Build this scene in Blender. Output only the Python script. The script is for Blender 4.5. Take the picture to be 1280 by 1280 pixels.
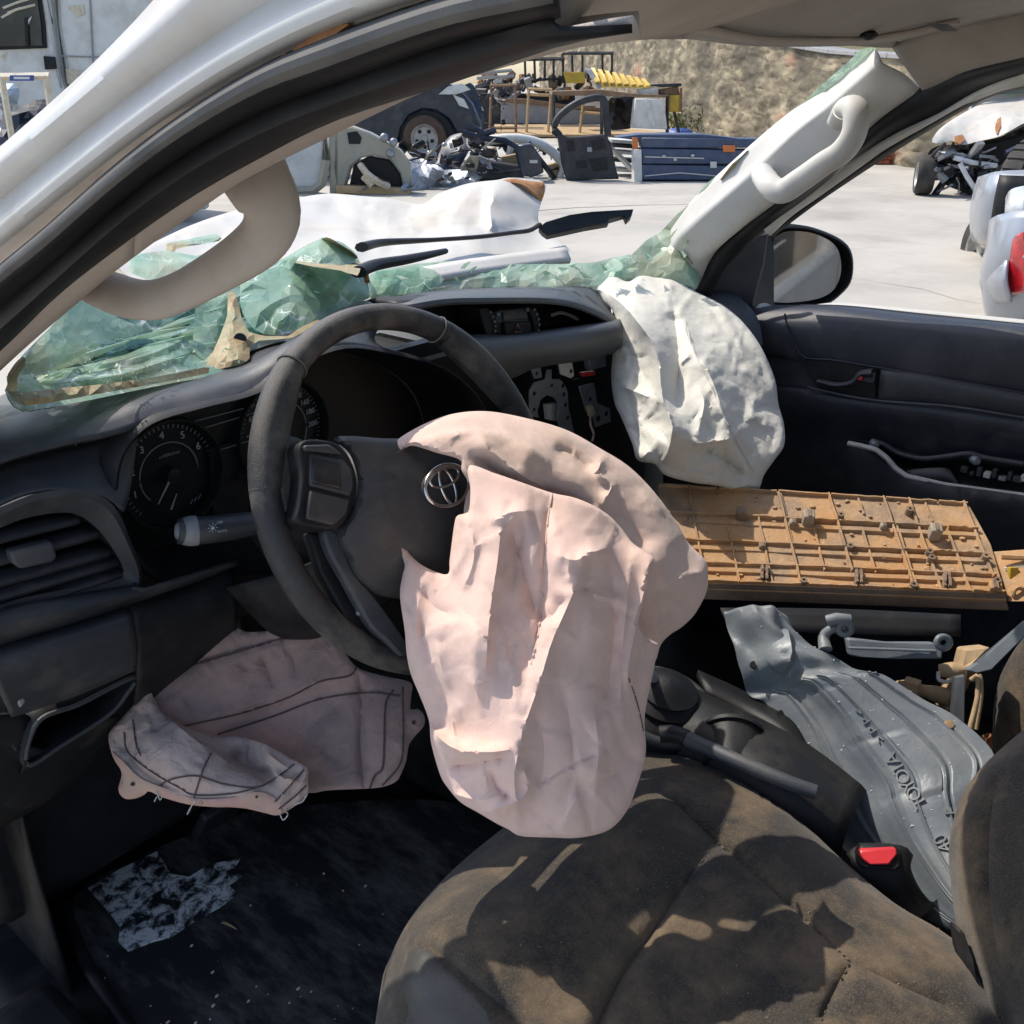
import bpy, bmesh, math, random
import numpy as np
from mathutils import Vector, Matrix, noise
from mathutils.geometry import delaunay_2d_cdt
random.seed(7)
for o in list(bpy.data.objects): bpy.data.objects.remove(o)
SC = bpy.context.scene
COL = SC.collection
R_ = math.radians
# ---------------------------------------------------------------- camera, sky, sun, exposure
CAM = np.array([-1.003, -0.655, 1.425]); YAW, PITCH, FPX = R_(50), R_(24), 1204.0
_h = np.array([math.sin(YAW), math.cos(YAW), 0]); _z = np.array([0, 0, 1.0])
RT = np.array([math.cos(YAW), -math.sin(YAW), 0])
FW = _h*math.cos(PITCH) - _z*math.sin(PITCH)
UP = _h*math.sin(PITCH) + _z*math.cos(PITCH)
cd = bpy.data.cameras.new('camera'); co = bpy.data.objects.new('camera', cd); COL.objects.link(co)
cd.sensor_fit = 'HORIZONTAL'; cd.sensor_width = 36; cd.lens = 36*FPX/1280
cd.clip_start = 0.02; cd.clip_end = 2000
co.matrix_world = Matrix(((RT[0], UP[0], -FW[0], CAM[0]), (RT[1], UP[1], -FW[1], CAM[1]), (RT[2], UP[2], -FW[2], CAM[2]), (0, 0, 0, 1)))
SC.camera = co
SUN_AZ, SUN_EL = R_(-1), R_(52.5)          # azimuth right of the pickup's nose (+Y)
W = bpy.data.worlds.new('World'); SC.world = W; W.use_nodes = True
wn = W.node_tree.nodes; bg = wn['Background']
sk = wn.new('ShaderNodeTexSky'); sk.sky_type = 'NISHITA'; sk.sun_disc = False
sk.sun_elevation = SUN_EL; sk.sun_rotation = SUN_AZ; sk.air_density = 1.0; sk.dust_density = 1.5
W.node_tree.links.new(sk.outputs[0], bg.inputs[0]); bg.inputs[1].default_value = 0.15
sl = bpy.data.lights.new('sun', 'SUN'); sl.energy = 3.0; sl.angle = R_(0.5); sl.color = (1, .925, .81)
so = bpy.data.objects.new('sun', sl); COL.objects.link(so)
SUNV = Vector((math.sin(SUN_AZ)*math.cos(SUN_EL), math.cos(SUN_AZ)*math.cos(SUN_EL), math.sin(SUN_EL)))
so.rotation_euler = SUNV.to_track_quat('Z', 'Y').to_euler(); so.location = (2, 6, 12)
SC.view_settings.view_transform = 'Standard'; SC.view_settings.look = 'None'
SC.view_settings.gamma = 1; SC.view_settings.exposure = 0.62; SC.view_settings.use_curve_mapping = False
# ---------------------------------------------------------------- survey helpers: a sight line through a photo pixel, cut by a plane or at a distance
def ray(x, y): return FW + RT*(x-640)/FPX - UP*(y-640)/FPX
def P(x, y, d): return CAM + ray(x, y)*d
DASH_Y = .11                                   # how far the dashboard planes sit ahead of their first survey
def on(ax, v, x, y):
    if ax == 1: v += DASH_Y
    r = ray(x, y); return CAM + r*((v-CAM[ax])/r[ax])
def LX(v, pts): return [on(0, v, *p) for p in pts]
def LY(v, pts): return [on(1, v, *p) for p in pts]
def LZ(v, pts): return [on(2, v, *p) for p in pts]
def LD(pts, d=None): return [P(p[0], p[1], p[2] if d is None else d) for p in pts]
def depth(p): return float((np.array(p)-CAM) @ FW)
def pix(p):
    q = np.array(p)-CAM; d = q @ FW
    return 640+FPX*(q @ RT)/d, 640-FPX*(q @ UP)/d
def cr(pts, n, closed=False):
    """Catmull-Rom through pts, n samples evenly spaced by length"""
    p = np.array(pts, float)
    if len(p) == 2: return p[0] + np.linspace(0, 1, n)[:, None]*(p[1]-p[0])
    if closed: q = np.vstack([p[-1], p, p[0], p[1]])
    else: q = np.vstack([2*p[0]-p[1], p, 2*p[-1]-p[-2]])
    out = []
    for i in range(1, len(q)-2):
        a, b, c, d = q[i-1], q[i], q[i+1], q[i+2]
        for t in np.linspace(0, 1, 12, endpoint=False):
            out.append(.5*((2*b)+(c-a)*t+(2*a-5*b+4*c-d)*t*t+(3*b-a-3*c+d)*t**3))
    out.append(q[-2]); out = np.array(out)
    s = np.r_[0, np.cumsum(np.linalg.norm(np.diff(out, axis=0), axis=1))]
    t = np.linspace(0, s[-1], n+1 if closed else n)
    if closed: t = t[:-1]
    return np.stack([np.interp(t, s, out[:, k]) for k in range(out.shape[1])], 1)
def crp(pts, sub):
    """Catmull-Rom that keeps every control point: sub samples between each pair"""
    p = np.array(pts, float); q = np.vstack([2*p[0]-p[1], p, 2*p[-1]-p[-2]]); out = []
    for i in range(1, len(q)-2):
        a, b, c, d = q[i-1], q[i], q[i+1], q[i+2]
        for t in np.arange(sub)/sub: out.append(.5*((2*b)+(c-a)*t+(2*a-5*b+4*c-d)*t*t+(3*b-a-3*c+d)*t**3))
    return np.array(out+[p[-1]])
def lin(pts, n):
    p = np.array(pts, float); s = np.r_[0, np.cumsum(np.linalg.norm(np.diff(p, axis=0), axis=1))]
    t = np.linspace(0, s[-1], n)
    return np.stack([np.interp(t, s, p[:, k]) for k in range(p.shape[1])], 1)
# ---------------------------------------------------------------- mesh builder
class MB:
    def __init__(s): s.v = []; s.f = []
    def add(s, vs, fs):
        b = len(s.v); s.v += [tuple(map(float, p)) for p in vs]; s.f += [tuple(i+b for i in f) for f in fs]; return s
    def grid(s, rows, close=False):
        n = len(rows[0]); m = len(rows); vs = [p for r in rows for p in r]; fs = []
        for j in range(m-1):
            for i in range(n if close else n-1):
                k = (i+1) % n; fs.append((j*n+i, j*n+k, (j+1)*n+k, (j+1)*n+i))
        return s.add(vs, fs)
    def sheet(s, rows, n=24, sub=1, smooth=True):
        rr = [cr(r, n) if smooth else lin(r, n) for r in rows]
        if sub > 1:
            a = np.array(rr); o = []
            for i in range(n): o.append(crp(a[:, i], sub))
            rr = list(np.array(o).transpose(1, 0, 2))
        return s.grid(rr)
    def tube(s, path, r, seg=10, flat=1.0, up=(0, 0, 1), cap=True):
        p = np.array(path, float); n = len(p); r = np.broadcast_to(np.array(r, float), (n,)) if np.ndim(r) == 0 else np.interp(np.linspace(0, 1, n), np.linspace(0, 1, len(r)), r)
        rows = []; up = np.array(up, float)
        for i in range(n):
            t = p[min(i+1, n-1)]-p[max(i-1, 0)]; t /= np.linalg.norm(t)+1e-9
            a = np.cross(t, up); a /= np.linalg.norm(a)+1e-9; b = np.cross(a, t)
            rows.append([p[i]+r[i]*(a*math.cos(k)+b*flat*math.sin(k)) for k in np.arange(seg)*2*math.pi/seg])
        b0 = len(s.v); s.grid(rows, True)
        if cap: s.f.append(tuple(b0+i for i in range(seg))[::-1]); s.f.append(tuple(b0+(n-1)*seg+i for i in range(seg)))
        return s
    def box(s, c, a, b, d):
        c, a, b, d = (np.array(q, float) for q in (c, a, b, d))
        vs = [c+i*a+j*b+k*d for i in (-1, 1) for j in (-1, 1) for k in (-1, 1)]
        return s.add(vs, [(0, 1, 3, 2), (4, 6, 7, 5), (0, 4, 5, 1), (2, 3, 7, 6), (0, 2, 6, 4), (1, 5, 7, 3)])
    def prism(s, pts, vec):
        n = len(pts); vec = np.array(vec, float); vs = [np.array(p, float) for p in pts]; vs = vs+[p+vec for p in vs]
        return s.add(vs, [tuple(range(n))[::-1], tuple(range(n, 2*n))]+[(i, (i+1) % n, n+(i+1) % n, n+i) for i in range(n)])
    def lathe(s, c, axis, prof, seg=24, ref=None):
        c = np.array(c, float); ax = np.array(axis, float); ax /= np.linalg.norm(ax)
        u = np.cross(ax, ref if ref is not None else ((0, 0, 1) if abs(ax[2]) < .9 else (1, 0, 0))); u /= np.linalg.norm(u); w = np.cross(ax, u)
        return s.grid([[c+ax*h+r*(u*math.cos(k)+w*math.sin(k)) for k in np.arange(seg)*2*math.pi/seg] for r, h in prof], True)
    def ball(s, c, r, seg=10):
        r = (r, r, r) if np.ndim(r) == 0 else r; c = np.array(c)
        return s.grid([[c+np.array((r[0]*math.sin(t)*math.cos(k), r[1]*math.sin(t)*math.sin(k), r[2]*math.cos(t))) for k in np.arange(seg)*2*math.pi/seg] for t in np.linspace(.05, math.pi-.05, seg//2+1)], True)
    def lattice(s, hole_px, d): return s
def wpos(o):
    p = np.zeros(3)
    while o: p += np.array(o.location); o = o.parent
    return p
def obj(name, mb, mat, parent=None, smooth=True, bevel=0, solid=0, subsurf=0, seg=2, angle=35, off=1):
    me = bpy.data.meshes.new(name); b = wpos(parent)
    me.from_pydata([(v[0]-b[0], v[1]-b[1], v[2]-b[2]) for v in mb.v], [], mb.f)
    bm = bmesh.new(); bm.from_mesh(me); bmesh.ops.recalc_face_normals(bm, faces=bm.faces); bm.to_mesh(me); bm.free()
    for m in (mat if isinstance(mat, (list, tuple)) else [mat]): me.materials.append(m)
    if smooth: me.polygons.foreach_set('use_smooth', [True]*len(me.polygons))
    o = bpy.data.objects.new(name, me); COL.objects.link(o); o.parent = parent
    if solid: m = o.modifiers.new('solid', 'SOLIDIFY'); m.thickness = solid; m.offset = off
    if bevel:
        m = o.modifiers.new('bevel', 'BEVEL'); m.width = bevel; m.segments = seg; m.limit_method = 'ANGLE'; m.angle_limit = R_(angle); m.harden_normals = False
    if subsurf: m = o.modifiers.new('sub', 'SUBSURF'); m.levels = subsurf; m.render_levels = subsurf
    if smooth and not subsurf:
        try: me.set_sharp_from_angle(angle=R_(48))
        except Exception: pass
    return o
def tag(o, label=None, cat=None, group=None, kind=None):
    for k, v in (('label', label), ('category', cat), ('group', group), ('kind', kind)):
        if v: o[k] = v
    return o
def thing(name, loc, label, cat, group=None):
    o = bpy.data.objects.new(name, None); COL.objects.link(o); o.location = tuple(map(float, loc)); o.empty_display_size = .1
    return tag(o, label, cat, group)
def copy_tree(o, parent=None):
    c = o.copy(); COL.objects.link(c); c.parent = parent
    for ch in list(o.children): copy_tree(ch, c)
    return c
# ---------------------------------------------------------------- relief: an outline filled with a fine mesh whose distance follows control depths, ridges and noise
def inside(poly, pts):
    x, y = pts[:, 0], pts[:, 1]; n = len(poly); r = np.zeros(len(pts), bool)
    for i in range(n):
        a, b = poly[i], poly[(i+1) % n]
        c = (a[1] > y) != (b[1] > y)
        with np.errstate(divide='ignore', invalid='ignore'): r ^= c & (x < (b[0]-a[0])*(y-a[1])/(b[1]-a[1]+1e-12)+a[0])
    return r
def segdist(pts, line, signed=False):
    line = np.array(line, float); best = np.full(len(pts), 1e9); sg = np.ones(len(pts)); tt = np.zeros(len(pts)); L = 0
    seg = np.linalg.norm(np.diff(line, axis=0), axis=1); tot = seg.sum()
    for i in range(len(line)-1):
        a, b = line[i], line[i+1]; ab = b-a; t = np.clip(((pts-a) @ ab)/(ab @ ab+1e-9), 0, 1)
        q = pts-(a+t[:, None]*ab); d = np.hypot(q[:, 0], q[:, 1]); m = d < best
        best[m] = d[m]; sg[m] = np.sign(ab[0]*q[m, 1]-ab[1]*q[m, 0]); tt[m] = (L+t[m]*seg[i])/tot; L += seg[i]
    return best, sg, tt
def rbf(ctrl, pts):
    c = np.array(ctrl, float); n = len(c)
    k = lambda r: np.where(r > 0, r*r*np.log(r+1e-9), 0)
    xy = c[:, :2]/100; d = np.linalg.norm(xy[:, None]-xy[None], axis=2)
    A = np.zeros((n+3, n+3)); A[:n, :n] = k(d)+np.eye(n)*1e-3; A[:n, n:] = np.c_[np.ones(n), xy]; A[n:, :n] = A[:n, n:].T
    w = np.linalg.lstsq(A, np.r_[c[:, 2], 0, 0, 0], rcond=1e-9)[0]; p = pts/100
    return k(np.linalg.norm(p[:, None]-xy[None], axis=2)) @ w[:n] + w[n]+p @ w[n+1:]
def relief(outline, ctrl, ridges=(), step=6, edge=(14, .012), thick=.03, wrinkle=0, wscale=.02, smooth_outline=True, facet=None, jitter=.25, crisp=0, seed=0):
    """ridges: (polyline px, height m towards the camera, width px on the left side, width px on the right side)"""
    mb = MB(); out = np.array(outline, float)
    per = np.linalg.norm(np.diff(np.vstack([out, out[:1]]), axis=0), axis=1).sum()
    if smooth_outline: out = cr(out, int(per/step), True)
    else: out = lin(np.vstack([out, out[:1]]), int(per/step)+1)[:-1]
    lo, hi = out.min(0), out.max(0); rng = np.random.default_rng(seed)
    gx, gy = np.meshgrid(np.arange(lo[0], hi[0], step), np.arange(lo[1], hi[1], step*.87))
    gx = gx+(np.arange(gx.shape[0]) % 2)[:, None]*step*.5
    g = np.c_[gx.ravel(), gy.ravel()]; g = g+rng.uniform(-jitter, jitter, g.shape)*step
    for ln, h, wl, wr in ridges:                                  # points exactly on the folds keep them crisp
        pl = np.array(ln, float); L = np.linalg.norm(np.diff(pl, axis=0), axis=1).sum()
        rp = cr(pl, max(3, int(L/step)))
        d, _, _ = segdist(g, rp); g = np.vstack([g[d > step*.45], rp])
    ins = inside(out, g); d, _, _ = segdist(g, np.vstack([out, out[:1]])); g = g[ins & (d > step*.5)]
    n = len(out); pts = np.vstack([out, g])
    r = delaunay_2d_cdt([Vector(p) for p in pts], [(i, (i+1) % n) for i in range(n)], [], 1, 1e-4)
    v2 = np.array([tuple(v) for v in r[0]]); fs = [tuple(f) for f in r[2]]
    dep = rbf(ctrl, v2); de, _, _ = segdist(v2, np.vstack([out, out[:1]]))
    for ln, h, wl, wr in ridges:
        pl = np.array(ln, float); L = np.linalg.norm(np.diff(pl, axis=0), axis=1).sum()
        dd, sg, tt = segdist(v2, cr(pl, max(3, int(L/step))))
        w = np.where(sg < 0, wl, wr); fade = np.minimum(1, np.minimum(tt, 1-tt)*5+.15)
        dep -= h*np.exp(-(dd/w)**1.1)*fade
    if wrinkle:
        for i, p in enumerate(v2):
            q = Vector((p[0]*.01, p[1]*.01, seed*3.1))
            s_ = 0
            for k, (f, a) in enumerate(((1.1, 1), (2.3, .6), (5.2, .3))):
                s_ += a*(1-abs(2*noise.noise(q*f*wscale*50+Vector((k*9, 0, seed))))*1.3)
            dep[i] -= wrinkle*s_*min(1, de[i]/10)
    if edge: e, h = edge; u = np.clip(1-de/e, 0, 1); dep += h*(1-np.sqrt(np.maximum(0, 1-u*u)))
    front = [P(p[0], p[1], dd) for p, dd in zip(v2, dep)]
    mb.add(front, fs)
    if thick:
        b = [P(p[0], p[1], dd+thick*min(1, .12+e_/25)) for p, dd, e_ in zip(v2, dep, de)]
        nb = len(mb.v); mb.add(b, [f[::-1] for f in fs])
        m = len(v2); bd = {}
        for f in fs:
            for i in range(len(f)):
                a, c = f[i], f[(i+1) % len(f)]
                bd[(a, c)] = bd.get((a, c), 0)+1
        for (a, c) in bd:
            if (c, a) not in bd: mb.f.append((c, a, a+m, c+m))
    mb.depthfn = lambda x, y: float(dep[np.argmin((v2[:, 0]-x)**2+(v2[:, 1]-y)**2)])
    return mb
def seamline(pts, fn, off=.0015, r=.0012, n=40, seg=6):
    q = cr([(a, b) for a, b in pts], n)
    return MB().tube([P(a, b, fn(a, b)-off) for a, b in q], r, seg)

def creases(outline, n, ang, spread, L=(20, 70), h=(.0012, .0035), w=(2.5, 6), seed=0):
    """random short sharp folds inside an outline, mostly along ang (degrees, photo axes)"""
    rg = random.Random(seed); o = np.array(outline, float); lo, hi = o.min(0), o.max(0); res = []
    while len(res) < n:
        c = np.array((rg.uniform(lo[0], hi[0]), rg.uniform(lo[1], hi[1])))
        if not inside(o, c[None])[0]: continue
        a = R_(ang+rg.gauss(0, spread)); l = rg.uniform(*L); k = rg.uniform(-.25, .25)*l; d = np.array((math.cos(a), math.sin(a))); q = np.array((-d[1], d[0]))
        hh = rg.uniform(*h)*(1 if rg.random() < .6 else -1); w1, w2 = rg.uniform(*w)*.5, rg.uniform(*w)*2.6
        if rg.random() < .5: w1, w2 = w2, w1
        res.append(([tuple(c-d*l*.5), tuple(c+q*k*.5), tuple(c+d*l*.5)], hh, w1, w2))
    return res
# ---------------------------------------------------------------- materials
MT = {}
def mat(name, col, rough=.6, col2=None, scale=12, lo=.45, hi=.7, metal=0, bump=0, bscale=200, dust=None, dscale=6, damt=.5, spec=.5, alpha=1, fine=None, coat=0, wave=None, stretch=None, sheen=0, detail=6, crease=None):
    if name in MT: return MT[name]
    m = bpy.data.materials.new(name); m.use_nodes = True; nt = m.node_tree; N = nt.nodes; L = nt.links; b = N['Principled BSDF']
    b.inputs['Roughness'].default_value = rough; b.inputs['Metallic'].default_value = metal; b.inputs['Specular IOR Level'].default_value = spec
    b.inputs['Coat Weight'].default_value = coat; b.inputs['Sheen Weight'].default_value = sheen
    tc = N.new('ShaderNodeTexCoord'); co_ = tc.outputs['Object']
    if stretch:
        mp = N.new('ShaderNodeMapping'); mp.inputs['Scale'].default_value = stretch; L.new(co_, mp.inputs[0]); co_ = mp.outputs[0]
    def nz(sc, det=detail, ro=.6):
        n = N.new('ShaderNodeTexNoise'); n.inputs['Scale'].default_value = sc; n.inputs['Detail'].default_value = det; n.inputs['Roughness'].default_value = ro; L.new(co_, n.inputs['Vector']); return n.outputs['Fac']
    def ramp(f, a, c):
        r = N.new('ShaderNodeMapRange'); r.inputs['From Min'].default_value = a; r.inputs['From Max'].default_value = c; L.new(f, r.inputs['Value']); return r.outputs[0]
    def mix(f, a, c, k=1):
        x = N.new('ShaderNodeMix'); x.data_type = 'RGBA'
        if k != 1:
            q = N.new('ShaderNodeMath'); q.operation = 'MULTIPLY'; L.new(f, q.inputs[0]); q.inputs[1].default_value = k; f = q.outputs[0]
        L.new(f, x.inputs['Factor'])
        for s_, i in ((a, 6), (c, 7)):
            if isinstance(s_, tuple): x.inputs[i].default_value = (*s_, 1)
            else: L.new(s_, x.inputs[i])
        return x.outputs[2]
    c = tuple(col)
    if col2: c = mix(ramp(nz(scale), lo, hi), c, tuple(col2))
    if fine: c = mix(ramp(nz(bscale*.6, 3), .5, .75), c, tuple(fine), .6)
    if dust:
        f = ramp(nz(dscale, 9, .7), .48, .72); c = mix(f, c, tuple(dust), damt)
        g = N.new('ShaderNodeMapRange'); L.new(f, g.inputs['Value']); g.inputs['To Min'].default_value = rough; g.inputs['To Max'].default_value = min(1, rough+.3); L.new(g.outputs[0], b.inputs['Roughness'])
    if isinstance(c, tuple): b.inputs['Base Color'].default_value = (*c, 1)
    else: L.new(c, b.inputs['Base Color'])
    if bump:
        bn = N.new('ShaderNodeBump'); bn.inputs['Strength'].default_value = bump; bn.inputs['Distance'].default_value = .002
        if wave:
            wv = N.new('ShaderNodeTexVoronoi'); wv.inputs['Scale'].default_value = wave; L.new(co_, wv.inputs['Vector']); L.new(wv.outputs['Distance'], bn.inputs['Height'])
        else: L.new(nz(bscale, 4), bn.inputs['Height'])
        last = bn.outputs[0]
        if crease:
            for sc_, ds in crease:
                n_ = N.new('ShaderNodeTexNoise'); n_.inputs['Scale'].default_value = sc_; n_.inputs['Detail'].default_value = 2; n_.inputs['Distortion'].default_value = .6; L.new(co_, n_.inputs['Vector'])
                s1 = N.new('ShaderNodeMath'); s1.operation = 'SUBTRACT'; s1.inputs[1].default_value = .5; L.new(n_.outputs['Fac'], s1.inputs[0])
                s2 = N.new('ShaderNodeMath'); s2.operation = 'ABSOLUTE'; L.new(s1.outputs[0], s2.inputs[0])
                b2 = N.new('ShaderNodeBump'); b2.inputs['Strength'].default_value = 1; b2.inputs['Distance'].default_value = ds; b2.invert = True; L.new(s2.outputs[0], b2.inputs['Height']); L.new(last, b2.inputs['Normal']); last = b2.outputs[0]
        L.new(last, b.inputs['Normal'])
    if alpha < 1: b.inputs['Alpha'].default_value = alpha
    MT[name] = m; return m
def glassmat(name, col, opac, crack=40, dirt=(.45, .28, .12), dirtamt=.4, rough=.18):
    m = bpy.data.materials.new(name); m.use_nodes = True; nt = m.node_tree; N = nt.nodes; L = nt.links; b = N['Principled BSDF']; out = N['Material Output']
    tc = N.new('ShaderNodeTexCoord')
    dn = N.new('ShaderNodeTexNoise'); dn.inputs['Scale'].default_value = 9; dn.inputs['Detail'].default_value = 3; L.new(tc.outputs['Object'], dn.inputs['Vector'])
    dm = N.new('ShaderNodeVectorMath'); dm.operation = 'MULTIPLY_ADD'; dm.inputs[1].default_value = (.09, .09, .09); L.new(dn.outputs['Color'], dm.inputs[0]); L.new(tc.outputs['Object'], dm.inputs[2])
    v = N.new('ShaderNodeTexVoronoi'); v.feature = 'DISTANCE_TO_EDGE'; v.inputs['Scale'].default_value = crack; L.new(dm.outputs[0], v.inputs['Vector'])
    v2 = N.new('ShaderNodeTexVoronoi'); v2.feature = 'DISTANCE_TO_EDGE'; v2.inputs['Scale'].default_value = crack*.28; L.new(dm.outputs[0], v2.inputs['Vector'])
    mn = N.new('ShaderNodeMath'); mn.operation = 'MINIMUM'; 
    m2 = N.new('ShaderNodeMath'); m2.operation = 'MULTIPLY'; m2.inputs[1].default_value = .5; L.new(v2.outputs['Distance'], m2.inputs[0])
    L.new(v.outputs['Distance'], mn.inputs[0]); L.new(m2.outputs[0], mn.inputs[1])
    r = N.new('ShaderNodeMapRange'); r.inputs['From Min'].default_value = .002; r.inputs['From Max'].default_value = .018; r.inputs['To Min'].default_value = 1; r.inputs['To Max'].default_value = 0; L.new(mn.outputs[0], r.inputs['Value'])
    n = N.new('ShaderNodeTexNoise'); n.inputs['Scale'].default_value = 9; n.inputs['Detail'].default_value = 8; L.new(tc.outputs['Object'], n.inputs['Vector'])
    nr = N.new('ShaderNodeMapRange'); nr.inputs['From Min'].default_value = .5; nr.inputs['From Max'].default_value = .7; nr.inputs['To Max'].default_value = dirtamt; L.new(n.outputs['Fac'], nr.inputs['Value'])
    # crack lines only in part of the pane
    km = N.new('ShaderNodeMath'); km.operation = 'MULTIPLY'; kn = N.new('ShaderNodeTexNoise'); kn.inputs['Scale'].default_value = 14; L.new(tc.outputs['Object'], kn.inputs['Vector'])
    kr = N.new('ShaderNodeMapRange'); kr.inputs['From Min'].default_value = .38; kr.inputs['From Max'].default_value = .6; L.new(kn.outputs['Fac'], kr.inputs['Value'])
    L.new(r.outputs[0], km.inputs[0]); L.new(kr.outputs[0], km.inputs[1])
    x1 = N.new('ShaderNodeMix'); x1.data_type = 'RGBA'; cv = N.new('ShaderNodeMix'); cv.data_type = 'RGBA'; cv.inputs[6].default_value = (col[0]*.6, col[1]*.76, col[2]*.74, 1); cv.inputs[7].default_value = (*col, 1); cvn = N.new('ShaderNodeTexNoise'); cvn.inputs['Scale'].default_value = 12; cvn.inputs['Detail'].default_value = 5; L.new(tc.outputs['Object'], cvn.inputs['Vector']); cvr = N.new('ShaderNodeMapRange'); cvr.inputs['From Min'].default_value = .4; cvr.inputs['From Max'].default_value = .6; L.new(cvn.outputs['Fac'], cvr.inputs['Value']); L.new(cvr.outputs[0], cv.inputs['Factor']); L.new(cv.outputs[2], x1.inputs[6]); x1.inputs[7].default_value = (.90, .96, .91, 1); L.new(km.outputs[0], x1.inputs['Factor'])
    x2 = N.new('ShaderNodeMix'); x2.data_type = 'RGBA'; x2.inputs[7].default_value = (*dirt, 1); L.new(x1.outputs[2], x2.inputs[6]); L.new(nr.outputs[0], x2.inputs['Factor'])
    L.new(x2.outputs[2], b.inputs['Base Color']); b.inputs['Roughness'].default_value = rough; b.inputs['Specular IOR Level'].default_value = .7
    bn = N.new('ShaderNodeBump'); bn.inputs['Strength'].default_value = .4; bn.inputs['Distance'].default_value = .003; L.new(mn.outputs[0], bn.inputs['Height']); L.new(bn.outputs[0], b.inputs['Normal'])
    tl = N.new('ShaderNodeBsdfTranslucent'); L.new(x2.outputs[2], tl.inputs[0])
    mt = N.new('ShaderNodeMixShader'); mt.inputs[0].default_value = .35; L.new(b.outputs[0], mt.inputs[1]); L.new(tl.outputs[0], mt.inputs[2])
    tr = N.new('ShaderNodeBsdfTransparent'); tr.inputs[0].default_value = (.84, .93, .86, 1)
    mx = N.new('ShaderNodeMixShader'); a = N.new('ShaderNodeMath'); a.operation = 'MAXIMUM'
    a2 = N.new('ShaderNodeMath'); a2.operation = 'MAXIMUM'; L.new(km.outputs[0], a2.inputs[0]); L.new(nr.outputs[0], a2.inputs[1]); a2.use_clamp = True
    L.new(a2.outputs[0], a.inputs[0]); a.inputs[1].default_value = opac; L.new(a.outputs[0], mx.inputs[0])
    L.new(tr.outputs[0], mx.inputs[1]); L.new(mt.outputs[0], mx.inputs[2]); L.new(mx.outputs[0], out.inputs[0])
    return m
DUST = (.22, .17, .12)
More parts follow.
